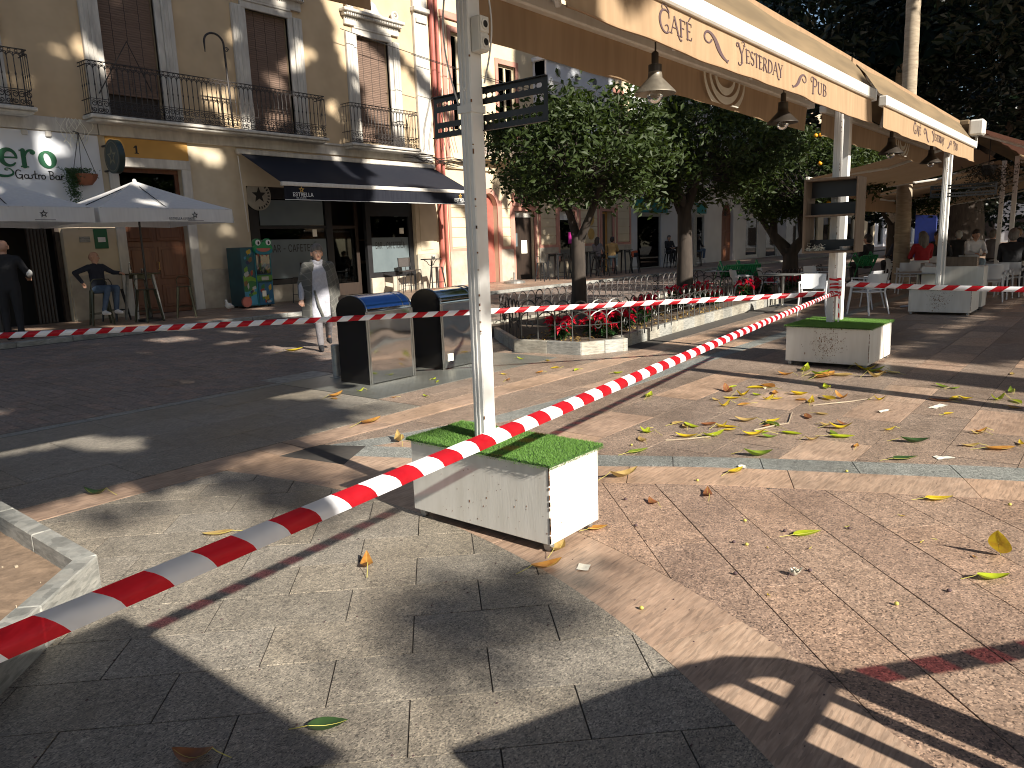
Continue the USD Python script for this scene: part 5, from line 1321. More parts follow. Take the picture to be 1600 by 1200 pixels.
# letters on the white panel: the end of the bar's name, then its second line
gl_e = [arcp(0.45, 0.42, 0.36, 0.42, 20, 325, 30)]
def big_letters():
    e = unary_union([stroke(arcp(0.45, 0.5, 0.36, 0.44, 0, 320, 30), 0.10, 0.08, 0.3), stroke([(0.12, 0.5), (0.82, 0.52)], 0.09)])
    r = unary_union([stroke([(0.2, 0.05), (0.2, 0.95)], 0.22), stroke(bez([(0.25, 0.6), (0.35, 0.95), (0.5, 1.0), (0.66, 0.95)]), 0.1, 0.14), Point(0.66, 0.86).buffer(0.13), sbox(0.02, 0.0, 0.4, 0.07), sbox(0.02, 0.9, 0.2, 0.97)])
    o = affinity.scale(Point(0, 0).buffer(1, 24), 0.46, 0.5, origin=(0, 0)).difference(affinity.rotate(affinity.scale(Point(0, 0).buffer(1, 24), 0.17, 0.37, origin=(0, 0)), 12)); o = affinity.translate(o, 0.5, 0.5)
    x = 0; out = []
    for s, a in ((e, 0.96), (r, 0.86), (o, 1.0)):
        out.append(affinity.translate(s, x, 0)); x += a
    sw = stroke(bez([(-0.6, -0.25), (0.0, -0.75), (0.9, -0.5), (0.45, -0.12)]), 0.2, 0.05)
    sw = unary_union([sw, stroke(bez([(0.45, -0.12), (0.2, -0.02), (0.1, -0.2), (0.3, -0.2)]), 0.05, 0.05)])
    return unary_union(out + [sw])
part(pan, "green_lettering", extrude(affinity.translate(affinity.scale(big_letters(), 0.43, 0.4, origin=(0, 0)), 6.38, 3.72), 0.02, wall_fn(YF - 0.05)), m_greenink)
def script(txt_strokes, x, z, k):
    return affinity.translate(affinity.scale(unary_union(txt_strokes), k, k, origin=(0, 0)), x, z)
S_ = []
w_ = 0.1
cx = 0
def put(strokes, adv):
    global cx
    for s in strokes:
        S_.append(affinity.translate(s, cx, 0))
    cx += adv
put([stroke(arcp(0.4, 0.5, 0.36, 0.5, 50, 340, 20), w_, w_, 0.12), stroke([(0.45, 0.45), (0.78, 0.45), (0.74, -0.1)], w_)], 0.95)     # G
put([stroke(arcp(0.25, 0.25, 0.22, 0.25, 20, 340, 16), w_), stroke([(0.48, 0.48), (0.5, 0.0), (0.62, 0.05)], w_)], 0.62)              # a
put([stroke(bez([(0.4, 0.45), (0.0, 0.55), (0.6, 0.1), (0.05, 0.0)]), w_)], 0.45)                                                     # s
put([stroke([(0.2, 0.95), (0.18, 0.05), (0.38, 0.02)], w_), stroke([(0.0, 0.55), (0.42, 0.6)], w_)], 0.45)                            # t
put([stroke([(0.1, 0.5), (0.12, 0.0)], w_), stroke(bez([(0.12, 0.3), (0.2, 0.55), (0.3, 0.55), (0.38, 0.45)]), w_)], 0.42)             # r
put([stroke(arcp(0.25, 0.25, 0.22, 0.25, 0, 360, 18), w_)], 0.9)                                                                      # o
put([stroke([(0.12, 1.0), (0.12, 0.0)], w_), stroke(np.vstack([[(0.0, 1.0)], arcp(0.25, 0.76, 0.28, 0.24, 90, -90)]), w_), stroke(arcp(0.25, 0.26, 0.34, 0.26, 90, -110), w_)], 0.72)  # B
put([stroke(arcp(0.25, 0.25, 0.22, 0.25, 20, 340, 16), w_), stroke([(0.48, 0.48), (0.5, 0.0), (0.62, 0.05)], w_)], 0.62)
put([stroke([(0.1, 0.5), (0.12, 0.0)], w_), stroke(bez([(0.12, 0.3), (0.2, 0.55), (0.3, 0.55), (0.38, 0.45)]), w_)], 0.42)
part(pan, "script_lettering", extrude(script(S_, 6.66, 3.47, 0.185), 0.015, wall_fn(YF - 0.05)), m_inkblack)


def metal_stool(name, label, loc, rz, matl, h=0.76, back=True, group=None, seatm=None):
    t = thing(name, label, "stool", loc, rz, group)
    part(t, "seat", box((-0.16, -0.16, h - 0.02), (0.16, 0.16, h), 0.008), seatm or matl)
    for sx in (-1, 1):
        for sy in (-1, 1):
            part(t, "leg", merge(tube([(sx * 0.13, sy * 0.13, h - 0.02), (sx * 0.215, sy * 0.215, 0)], [0.036, 0.022], 5)), matl)
    part(t, "footrest", merge(*[tube([(a[0] * 0.19, a[1] * 0.19, 0.26), (b[0] * 0.19, b[1] * 0.19, 0.26)], 0.008, 4) for a, b in (((-1, -1), (1, -1)), ((1, -1), (1, 1)), ((1, 1), (-1, 1)), ((-1, 1), (-1, -1)))]), matl)
    if back:
        part(t, "backrest", tube([(-0.15, 0.15, h), (-0.16, 0.19, h + 0.16), (-0.1, 0.2, h + 0.24), (0.1, 0.2, h + 0.24), (0.16, 0.19, h + 0.16), (0.15, 0.15, h)], 0.012, 6), matl)
    return t


def high_table(name, label, loc, matl, h=1.12, w=0.35, legm=None):
    t = thing(name, label, "table", loc)
    part(t, "tabletop", box((-w, -w, h - 0.03), (w, w, h), 0.008), matl)
    for sx in (-1, 1):
        for sy in (-1, 1):
            part(t, "leg", tube([(sx * 0.2, sy * 0.2, h - 0.03), (sx * 0.31, sy * 0.31, 0)], [0.045, 0.03], 5), legm or matl)
    part(t, "brace", merge(*[boxvf((-0.2, y - 0.01, h - 0.13), (0.2, y + 0.01, h - 0.04)) for y in (-0.2, 0.2)]), matl)
    return t


Z1 = PAV_Z
metal_stool("bar_stool", "olive metal stool the seated man sits on", (7.42, 18.25, Z1), 2.9, m_stool, 0.8)
metal_stool("bar_stool", "olive metal stool in front of the tall table by the brown door", (8.28, 17.75, Z1), 0.2, m_stool)
metal_stool("bar_stool", "olive metal stool alone to the right of the tall table", (9.35, 18.05, Z1), -0.5, m_stool)
metal_stool("bar_stool", "dark metal stool half hidden behind the tall table", (8.05, 18.95, Z1), 0.4, m_black)
high_table("tall_table", "tall metal table under the right-hand white parasol", (8.5, 18.45, Z1), m_stool, legm=m_galv)
bt = thing("bottle", "clear bottle standing on the tall table by the seated man", "bottle", (8.22, 18.3, Z1 + 1.12))
part(bt, "glass_body", lathe([(0.001, 0), (0.034, 0), (0.036, 0.02), (0.036, 0.14), (0.018, 0.2), (0.014, 0.25), (0.013, 0.26)], 14), m_clear, True)
part(bt, "cap", lathe([(0.016, 0.255), (0.016, 0.275), (0.001, 0.277)], 10), m_inkwhite)
gs_ = thing("drinking_glass", "small glass on the tall table right of the bottle", "glass", (8.55, 18.4, Z1 + 1.12))
part(gs_, "glass_body", lathe([(0.001, 0), (0.028, 0), (0.034, 0.11), (0.032, 0.11), (0.026, 0.008), (0.001, 0.008)], 12), m_clear, True)


def high_chair(label, loc, rz, matl, fab):
    t = thing("high_chair", label, "bar chair", loc, rz)
    h = 0.75
    part(t, "seat", box((-0.2, -0.2, h - 0.03), (0.2, 0.2, h), 0.012), fab)
    for sx in (-1, 1):
        part(t, "front_leg", tube([(sx * 0.19, -0.19, h - 0.03), (sx * 0.22, -0.22, 0)], 0.014, 6), matl)
        part(t, "rear_leg", tube([(sx * 0.22, 0.24, 0), (sx * 0.19, 0.19, h - 0.03), (sx * 0.19, 0.22, h + 0.2), (sx * 0.19, 0.27, h + 0.42)], 0.014, 6), matl)
    part(t, "backrest", box((-0.19, 0.215, h + 0.12), (0.19, 0.245, h + 0.42), 0.01), fab)
    part(t, "footrest", merge(tube([(-0.21, -0.21, 0.25), (0.21, -0.21, 0.25)], 0.01, 5), tube([(-0.21, 0.22, 0.3), (0.21, 0.22, 0.3)], 0.01, 5)), matl)
    return t


high_chair("dark high chair beside the vending machine, against the frosted window", (13.6, 19.15, Z1), -1.2, m_black, m_rattan)
high_chair("dark high chair behind the walking woman at the bar door", (14.6, 19.3, Z1), 0.4, m_black, m_rattan)
high_chair("brown high chair left of the small round bar table", (17.55, 18.85, Z1), -0.4, m_black, m_rattan)
high_chair("brown high chair behind the small round bar table", (18.35, 19.35, Z1), 0.3, m_black, m_rattan)
metal_stool("bar_stool", "backless stool right of the small round bar table", (19.3, 19.15, Z1), 0.1, m_rattan, 0.8, False)
rt = thing("round_bar_table", "small round bar table with curled black legs under the awning's right end", "table", (18.75, 18.85, Z1))
part(rt, "tabletop", lathe([(0.001, 1.07), (0.36, 1.07), (0.37, 1.085), (0.36, 1.1), (0.001, 1.1)], 24), m_rattan)
part(rt, "stem", merge(tube([(0, 0, 0), (0, 0, 1.07)], 0.022, 8), *[tube([(0, 0, 0.85), (0.1 * c, 0.1 * s, 0.9), (0.16 * c, 0.16 * s, 1.0), (0.26 * c, 0.26 * s, 1.06)], 0.013, 5) for c, s in ((1, 0), (-0.5, 0.87), (-0.5, -0.87))]), m_black)
part(rt, "foot", lathe([(0.2, 0), (0.2, 0.02), (0.03, 0.05)], 18), m_black)
nb = thing("napkin_box", "small white napkin box on the round bar table", "napkin box", (18.8, 18.8, Z1 + 1.1))
part(nb, "holder", box((-0.06, -0.04, 0), (0.06, 0.04, 0.08), 0.008), m_steel)
part(nb, "napkins", box((-0.05, -0.03, 0.08), (0.05, 0.03, 0.11)), m_inkwhite)

# toy vending machine
vm = thing("toy_machine", "tall colourful toy vending machine with a green frog face on top", "vending machine", (11.5, 18.9, Z1), 0.0, None, 0.9)
def blotch(name, ramp, scale=5.0):
    return M(name, {"g": ("geometry", {}), "w": ("noise_texture", {"scale": 4.0, "detail": 3.0}), "a": ("mix", {"mix_type": "add", "fac": 0.25}), "v": ("voronoi_texture", {"scale": scale}), "r": ("rgb_ramp", {"ramp": ramp, "interpolate": False}), "s": ("separate_color", {}), "p": ("principled_bsdf", {"roughness": 0.3})},
             [("g.position", "w.vector"), ("g.position", "a.color1"), ("w.color", "a.color2"), ("a.color", "v.vector"), ("v.color", "s.color"), ("s.r", "r.fac"), ("r.color", "p.base_color")])
cartoon = [(0.0, (0.01, 0.05, 0.09)), (0.22, (0.02, 0.10, 0.13)), (0.45, (0.04, 0.13, 0.15)), (0.58, (0.13, 0.03, 0.02)), (0.66, (0.18, 0.12, 0.07)), (0.74, (0.03, 0.11, 0.02)), (0.84, (0.01, 0.02, 0.06)), (0.93, (0.24, 0.18, 0.02)), (0.97, (0.25, 0.25, 0.24))]
m_cart = blotch("printed_scene_dark", cartoon, 9)
m_cart2 = blotch("printed_scene_blue", [(0.0, (0.01, 0.13, 0.36)), (0.35, (0.02, 0.24, 0.42)), (0.6, (0.04, 0.32, 0.40)), (0.75, (0.3, 0.05, 0.10)), (0.85, (0.03, 0.2, 0.05)), (0.93, (0.4, 0.4, 0.35))], 7)
m_cyan = pm("cyan_plastic", (0.008, 0.16, 0.21), rough=0.35)
m_frog = pm("frog_green", (0.015, 0.24, 0.08), rough=0.35)
m_mach = pm("teal_machine_print", (0.012, 0.075, 0.095), (0.008, 0.045, 0.06), rough=0.35, scale=3)
part(vm, "cabinet", box((0, 0, 0.05), (1.0, 0.8, 1.85), 0.015), m_mach)
gv = np.random.default_rng(19)
inks = [pm(f"print_{n_}", c_, rough=0.4) for n_, c_ in (("red", (0.26, 0.03, 0.02)), ("brown", (0.16, 0.08, 0.03)), ("white", (0.38, 0.38, 0.36)), ("lime", (0.12, 0.26, 0.02)), ("sky", (0.04, 0.22, 0.34)), ("navy", (0.01, 0.02, 0.07)), ("yellow", (0.38, 0.26, 0.02)), ("green", (0.02, 0.13, 0.03)))]
def printed(x0, x1, z0, z1, n, seed, name, holder):
    g = np.random.default_rng(seed)
    for k in range(n):
        w, h = g.uniform(0.05, 0.14), g.uniform(0.05, 0.13)
        x, z = g.uniform(x0 + 0.03, x1 - 0.03), g.uniform(z0 + 0.05, z1 - 0.05)
        e = affinity.scale(Point(x, z).buffer(1, 10), w * 0.6, h * 0.6)
        e = unary_union([e, affinity.scale(Point(x + w * 0.3, z + h * 0.55).buffer(1, 8), w * 0.28, h * 0.3), Polygon([(x - w * 0.5, z), (x - w * 0.2, z - h), (x, z)])]).intersection(sbox(x0, z0, x1, z1))
        if not e.is_empty:
            part(holder, name, extrude(e, 0.002 + 0.0015 * k / n, wall_fn(holder_y)), inks[(k * 3 + seed) % 8])
holder_y = -0.0005
pp = part(vm, "printed_side", box((0.01, -0.004, 0.08), (0.44, 0.0, 1.82)), m_mach)
hill = lambda x0, x1, z, a: Polygon([(x0, 0.09)] + [(x, z + a * math.sin(x * 9 + z * 7)) for x in np.linspace(x0, x1, 14)] + [(x1, 0.09)])
holder_y = -0.004
for z, k in ((0.95, 3), (0.78, 7), (0.55, 4)):
    part(pp, "printed_hill", extrude(hill(0.015, 0.435, z, 0.05), 0.001 + 0.0005 * (1 - z), wall_fn(-0.004)), inks[k])
printed(0.02, 0.43, 0.12, 1.8, 22, 3, "printed_figure", pp)
ld = part(vm, "lower_door", box((0.5, -0.03, 0.06), (0.99, 0.0, 0.75), 0.012), pm("lower_door_blue", (0.012, 0.10, 0.20), rough=0.35))
holder_y = -0.03
printed(0.53, 0.96, 0.1, 0.72, 12, 5, "printed_figure", ld)
part(vm, "window", box((0.5, -0.02, 1.02), (0.97, -0.016, 1.6)), m_clear)
holder_y = -0.0215
ty = part(vm, "toy_pile", box((0.5, -0.012, 1.02), (0.97, -0.004, 1.6)), inks[5])
holder_y = -0.012
printed(0.5, 0.97, 1.03, 1.45, 16, 8, "toy", ty)
part(vm, "grass_ledge", box((0.46, -0.06, 0.8), (1.0, 0.0, 0.98), 0.02), pm("ledge_green", (0.07, 0.20, 0.025), rough=0.4))
part(vm, "dispenser_plate", box((0.6, -0.075, 0.82), (0.85, -0.06, 0.94), 0.006), m_galv)
part(vm, "price_label", box((0.6, -0.036, 0.32), (0.74, -0.0335, 0.5)), m_paper)
part(vm, "corner_trim", merge(boxvf((0.44, -0.03, 0.06), (0.47, 0.0, 1.85)), boxvf((0.985, -0.03, 0.06), (1.005, 0.0, 1.65))), m_cyan)
fr = part(vm, "frog_head", extrude(unary_union([affinity.scale(Point(0.73, 1.8).buffer(1, 20), 0.32, 0.19), affinity.scale(Point(0.55, 1.98).buffer(1, 16), 0.12, 0.12), affinity.scale(Point(0.91, 1.98).buffer(1, 16), 0.12, 0.12)]), 0.14, wall_fn(0.03)), m_frog)
part(fr, "mouth", extrude(affinity.scale(Point(0.73, 1.8).buffer(1, 20), 0.24, 0.1).intersection(sbox(0, 1.6, 2, 1.81)), 0.015, wall_fn(-0.11)), m_redpipe)
part(fr, "chin", extrude(affinity.scale(Point(0.73, 1.72).buffer(1, 20), 0.3, 0.11).difference(affinity.scale(Point(0.73, 1.8).buffer(1, 20), 0.25, 0.11)), 0.02, wall_fn(-0.111)), m_cyan)
for x in (0.55, 0.91):
    e = part(fr, "eye", extrude(Point(x, 1.98).buffer(0.085, 14), 0.02, wall_fn(-0.11)), m_inkwhite)
    part(e, "pupil", extrude(affinity.scale(Point(x + 0.01, 1.97).buffer(1, 12), 0.03, 0.05), 0.01, wall_fn(-0.13)), m_inkblack)
part(vm, "bunting", merge(*[extrude(Polygon([(0.52 + 0.15 * k, 1.66), (0.64 + 0.15 * k, 1.66), (0.58 + 0.15 * k, 1.54)]), 0.006, wall_fn(-0.022)) for k in range(3)]), m_redpipe)
part(vm, "red_wheel", tube([(0.0, -0.05, 0.2), (0.0, -0.12, 0.2)], 0.16, 18), m_redpipe)
part(vm, "foot", merge(*[boxvf((x, y, 0), (x + 0.08, y + 0.08, 0.05)) for x in (0.05, 0.85) for y in (0.05, 0.65)]), m_black)

# ------------------------------------------------------------------ people
def sph(p, r, n=14):
    return m3.Manifold.sphere(float(r), n).translate([float(x) for x in p])


def bones(lst, smooth=True, edge=0.035):
    """Tapered bones ((point, radius), (point, radius)) hulled, joined and smoothed into one surface."""
    parts_ = [m3.Manifold.batch_hull([sph(*b) for b in bl]) for bl in lst]
    m = m3.Manifold.batch_boolean(parts_, m3.OpType.Add)
    if smooth:
        m = m.refine_to_length(edge)
    k = m.to_mesh()
    tm = trimesh.Trimesh(k.vert_properties[:, :3], k.tri_verts, process=True)
    if smooth:
        trimesh.smoothing.filter_taubin(tm, 0.5, 0.52, 8)
    return np.array(tm.vertices), np.array(tm.faces)


def fabric(name, c, c2=None, scale=14, rough=0.85, bump=0.4, **k):
    return pm("cloth_" + name, c, c2, rough=rough, scale=scale, bump=0.9, bscale=8, bdist=0.03, **k)


m_skin = pm("skin", (0.46, 0.27, 0.19), (0.40, 0.225, 0.155), rough=0.55, scale=12)
m_lip = pm("lips", (0.28, 0.09, 0.08), rough=0.5)
m_eye = pm("eye_dark", (0.02, 0.015, 0.012), rough=0.2)
m_eyew = pm("eye_white", (0.6, 0.58, 0.55), rough=0.3)
m_hgrey = pm("grey_hair", (0.17, 0.15, 0.135), (0.09, 0.08, 0.07), rough=0.7, scale=40, stretch=(1, 1, 0.2))
m_hdark = pm("dark_hair", (0.03, 0.02, 0.015), (0.015, 0.01, 0.008), rough=0.6, scale=40)
m_hblond = pm("blond_hair", (0.33, 0.2, 0.09), (0.2, 0.11, 0.05), rough=0.6, scale=40)
m_hwhite = pm("white_hair", (0.5, 0.49, 0.46), rough=0.7, scale=40)


def person(label, loc, rz, top, legs, hair=None, shoes=None, pose="sit", seat=0.45, J=None, group=None, long_hair=False, coat=None, cap=None, scale=1.0, stubble=False, head_turn=0.0, lean=0.0):
    """A figure facing -Y before rotation. J overrides joints."""
    t = thing("person", label, "person", loc, rz, group, scale if scale != 1.0 else None)
    j = {}
    if pose == "sit":
        hz = seat + 0.09
        j.update(hipL=(0.09, 0, hz), hipR=(-0.09, 0, hz), kneeL=(0.12, -0.42, hz + 0.02), kneeR=(-0.12, -0.42, hz + 0.02), ankL=(0.12, -0.36, hz - 0.42), ankR=(-0.12, -0.36, hz - 0.42))
        ty = -lean
        j.update(waist=(0, 0.0 + ty * 0.3, hz + 0.16), chest=(0, 0.01 + ty * 0.8, hz + 0.38), shL=(0.185, 0.0 + ty, hz + 0.5), shR=(-0.185, 0.0 + ty, hz + 0.5), neck=(0, -0.005 + ty, hz + 0.56), head=(0, -0.03 + ty * 1.25, hz + 0.71))
        j.update(elL=(0.24, -0.12 + ty, hz + 0.24), elR=(-0.24, -0.12 + ty, hz + 0.24), wrL=(0.12, -0.32 + ty, hz + 0.22), wrR=(-0.12, -0.32 + ty, hz + 0.22))
    else:
        j.update(hipL=(0.09, 0, 0.9), hipR=(-0.09, 0, 0.9), kneeL=(0.1, -0.02, 0.49), kneeR=(-0.1, -0.02, 0.49), ankL=(0.1, 0.01, 0.08), ankR=(-0.1, 0.01, 0.08))
        j.update(waist=(0, 0.0, 1.05), chest=(0, 0.0, 1.28), shL=(0.19, 0, 1.41), shR=(-0.19, 0, 1.41), neck=(0, 0, 1.48), head=(0, -0.02, 1.62))
        j.update(elL=(0.25, 0.02, 1.13), elR=(-0.25, 0.02, 1.13), wrL=(0.25, -0.06, 0.88), wrR=(-0.25, -0.06, 0.88))
    j.update(J or {})
    A = {k: np.array(v, float) for k, v in j.items()}
    H = A["head"]
    Rh = rotz(head_turn)
    hp_ = lambda x, y, z: H + Rh @ np.array([x, y, z])
    body = [[(hp_(0, 0.015, 0.03), 0.088), (hp_(0, -0.02, -0.0), 0.08), (hp_(0, -0.045, -0.085), 0.042)], [(hp_(0, 0.03, 0.0), 0.09), (hp_(0, -0.015, 0.04), 0.082)], [(A["neck"] - [0, 0, 0.03], 0.06), (hp_(0, 0.01, -0.06), 0.055)],
            [(hp_(0, -0.098, 0.0), 0.009), (hp_(0, -0.112, -0.03), 0.014), (hp_(0, -0.09, -0.035), 0.015)],
            [(hp_(0.088, 0.01, 0.01), 0.016), (hp_(0.09, 0.015, -0.03), 0.011)], [(hp_(-0.088, 0.01, 0.01), 0.016), (hp_(-0.09, 0.015, -0.03), 0.011)]]
    body += [[(A["neck"] - [0, 0, 0.05], 0.055), (A["chest"], 0.07)], [(A["chest"], 0.07), (A["waist"], 0.06)], [(A["waist"], 0.06), (A["hipL"], 0.055), (A["hipR"], 0.055)]]
    for s in "LR":
        d = A["wr" + s] - A["el" + s]; d /= np.linalg.norm(d)
        body += [[(A["sh" + s], 0.05), (A["el" + s], 0.036)], [(A["el" + s], 0.036), (A["wr" + s], 0.026)], [(A["hip" + s], 0.06), (A["knee" + s], 0.045)], [(A["knee" + s], 0.048), (A["ank" + s], 0.034)]]
        sd = np.cross(d, [0, 0, 1.0]) if abs(d[2]) < 0.8 else np.cross(d, [0, 1.0, 0])
        sd /= np.linalg.norm(sd)
        up = np.cross(sd, d)
        palm = A["wr" + s] + d * 0.055
        body.append([(A["wr" + s], 0.024), (palm + sd * 0.026 + d * 0.02, 0.014), (palm - sd * 0.026 + d * 0.02, 0.014)])
        for q, ln in zip((-0.03, -0.01, 0.01, 0.03), (0.05, 0.062, 0.066, 0.058)):
            b0 = palm + sd * q + d * 0.02
            b1 = b0 + d * ln * 0.6 - up * 0.012; b2 = b1 + d * ln * 0.35 - up * 0.028
            body += [[(b0, 0.0095), (b1, 0.009)], [(b1, 0.009), (b2, 0.0075)]]
        sg = 1 if s == "L" else -1
        body += [[(A["wr" + s] + d * 0.025 - sd * 0.02, 0.012), (palm - sd * 0.045 + d * 0.01, 0.0095), (palm - sd * 0.04 + d * 0.04 - up * 0.01, 0.008)]]
    part(t, "body", bones(body, True, 0.022), m_skin, True)
    g_ = [[(A["shL"] - [0.03, 0, 0.01], 0.075), (A["shR"] + [0.03, 0, -0.01], 0.075), (A["neck"] - [0, -0.01, 0.035], 0.075)], [(A["shL"] - [0.05, 0, 0.03], 0.085), (A["shR"] + [0.05, 0, -0.03], 0.085), (A["chest"] + [0.06, -0.01, 0], 0.115), (A["chest"] - [0.06, 0.01, 0], 0.115)],
          [(A["chest"] + [0.06, -0.01, 0], 0.115), (A["chest"] - [0.06, 0.01, 0], 0.115), (A["waist"] + [0.06, -0.01, 0], 0.11), (A["waist"] - [0.06, 0.01, 0], 0.11)],
          [(A["waist"] + [0.06, -0.01, 0], 0.11), (A["waist"] - [0.06, 0.01, 0], 0.11), (A["hipL"] + [0, 0, 0.02], 0.1), (A["hipR"] + [0, 0, 0.02], 0.1)]]
    for s in "LR":
        g_ += [[(A["sh" + s], 0.07), (A["el" + s], 0.052)], [(A["el" + s], 0.054), (A["wr" + s] * 0.94 + A["el" + s] * 0.06, 0.04)]]
    part(t, "top", bones(g_), top, True)
    l_ = [[(A["hipL"], 0.1), (A["hipR"], 0.1)]]
    for s in "LR":
        l_ += [[(A["hip" + s], 0.098), (A["knee" + s], 0.068)], [(A["knee" + s], 0.067), (A["ank" + s] + [0, 0, 0.03], 0.05)]]
    part(t, "trousers", bones(l_), legs, True)
    for s in "LR":
        a = A["ank" + s]
        part(t, "shoe", bones([[(a + [0, 0.02, -0.035], 0.045), (a + [0, -0.02, -0.01], 0.045)], [(a + [0, 0.03, -0.05], 0.032), (a + [0, -0.15, -0.052], 0.03)], [(a + [0, -0.02, -0.02], 0.04), (a + [0.0, -0.11, -0.045], 0.036)]], True, 0.025), shoes or m_inkblack, True)
    if hair is not None:
        hb = [[(hp_(0, 0.03, 0.042), 0.097), (hp_(0, -0.002, 0.066), 0.096)], [(hp_(0.0, 0.05, -0.02), 0.088), (hp_(0, 0.035, 0.04), 0.099)], [(hp_(0.052, 0.045, -0.01), 0.05), (hp_(-0.052, 0.045, -0.01), 0.05), (hp_(0, 0.05, 0.03), 0.09)]]
        if long_hair:
            hb += [[(hp_(0.05, 0.055, 0.0), 0.07), (hp_(0.07, 0.06, -0.2), 0.05)], [(hp_(-0.05, 0.055, 0.0), 0.07), (hp_(-0.07, 0.06, -0.2), 0.05)], [(hp_(0, 0.07, 0.0), 0.08), (hp_(0, 0.085, -0.22), 0.06)]]
        part(t, "hair", bones(hb, True, 0.025), hair, True)
    if cap is not None:
        part(t, "cap", bones([[(hp_(0, 0.02, 0.07), 0.098), (hp_(0, -0.01, 0.065), 0.095)], [(hp_(0.04, -0.09, 0.06), 0.03), (hp_(-0.04, -0.09, 0.06), 0.03), (hp_(0, -0.15, 0.05), 0.025)]], True, 0.03), cap, True)
    for s in (1, -1):
        e = part(t, "eye", lathe([(0.001, 0.011), (0.008, 0.008), (0.011, 0), (0.008, -0.008), (0.001, -0.011)], 8, hp_(s * 0.033, -0.0865, 0.008)), m_eyew, True)
        part(e, "pupil", lathe([(0.001, 0.006), (0.0055, 0.003), (0.0055, -0.003), (0.001, -0.006)], 8, hp_(s * 0.033, -0.0955, 0.008)), m_eye)
        part(t, "eyebrow", tube([hp_(s * 0.018, -0.094, 0.03), hp_(s * 0.035, -0.093, 0.034), hp_(s * 0.052, -0.083, 0.028)], [0.003, 0.004, 0.002], 5), hair or m_hgrey)
    part(t, "mouth", tube([hp_(0.024, -0.078, -0.066), hp_(0.01, -0.0875, -0.064), hp_(-0.01, -0.0875, -0.064), hp_(-0.024, -0.078, -0.066)], [0.003, 0.0065, 0.0065, 0.003], 6), m_lip)
    return t, A


m_cblack = fabric("black", (0.014, 0.014, 0.017))
m_cnavy = fabric("navy", (0.016, 0.02, 0.035))
m_cdenim = fabric("denim", (0.07, 0.11, 0.18), (0.045, 0.075, 0.13))
m_cldenim = fabric("pale_denim", (0.36, 0.46, 0.52), (0.28, 0.37, 0.43))
m_ctan = fabric("tan", (0.42, 0.28, 0.11), (0.34, 0.22, 0.085))
m_cred = fabric("red", (0.34, 0.014, 0.022), (0.26, 0.01, 0.016))
m_cwhite = fabric("white", (0.62, 0.62, 0.63), (0.54, 0.54, 0.56))
m_cgrey = fabric("grey_knit", (0.44, 0.44, 0.49), (0.35, 0.35, 0.40), scale=22)
m_ctights = fabric("grey_tights", (0.16, 0.15, 0.16))
m_ccoat = M("checked_coat", {"g": ("geometry", {}), "c": ("brick_texture", {"scale": 7.0, "offset": 0.0, "brick_width": 0.62, "row_height": 0.62, "mortar_size": 0.035, "mortar_smooth": 0.5, "color1": (0.075, 0.075, 0.07), "color2": (0.12, 0.118, 0.105), "mortar": (0.16, 0.155, 0.14)}), "m": ("mapping", {"rotation": (1.5708, 0, 0.4)}), "p": ("principled_bsdf", {"roughness": 0.95})},
            [("g.position", "m.vector"), ("m.vector", "c.vector"), ("c.color", "p.base_color")])

# the walking woman: grey knitted dress, checked coat open over it
wrz = math.atan2(7.5, 10.1) * -1 + 0.12
w_, A = person("elderly woman walking in a grey knitted dress and open checked coat", (7.5, 10.12, 0), wrz, m_cgrey, m_ctights, m_hgrey, m_cblack, "stand",
    J=dict(kneeR=(-0.07, -0.1, 0.49), ankR=(-0.06, -0.12, 0.085), kneeL=(0.11, -0.02, 0.5), ankL=(0.13, 0.30, 0.16), hipL=(0.08, 0, 0.88), hipR=(-0.08, 0, 0.88), elR=(-0.27, 0.06, 1.1), wrR=(-0.30, -0.06, 0.86), elL=(0.27, 0.1, 1.1), wrL=(0.27, 0.14, 0.86), head=(0.0, -0.04, 1.585), neck=(0, -0.01, 1.45), shL=(0.18, 0, 1.38), shR=(-0.18, 0, 1.38)), scale=0.985, head_turn=0.12)
part(w_, "dress", bones([[((0.06, -0.03, 1.25), 0.112), ((-0.06, -0.03, 1.25), 0.112), ((0.07, -0.03, 0.9), 0.122), ((-0.07, -0.03, 0.9), 0.122)], [((0.07, -0.03, 0.9), 0.122), ((-0.01, -0.03, 0.9), 0.12), ((0.1, 0.0, 0.56), 0.088), ((0.09, 0.03, 0.5), 0.082)], [((-0.07, -0.03, 0.9), 0.122), ((0.0, -0.03, 0.9), 0.12), ((-0.08, -0.07, 0.56), 0.09), ((-0.07, -0.08, 0.5), 0.085)], [((0.06, 0.0, 0.6), 0.08), ((-0.06, -0.02, 0.6), 0.08), ((0, 0, 0.52), 0.07)]]), m_cgrey, True)
part(w_, "collar", lathe([(0.075, 1.40), (0.095, 1.43), (0.09, 1.475), (0.072, 1.485)], 20), m_cgrey, True)
coat = []
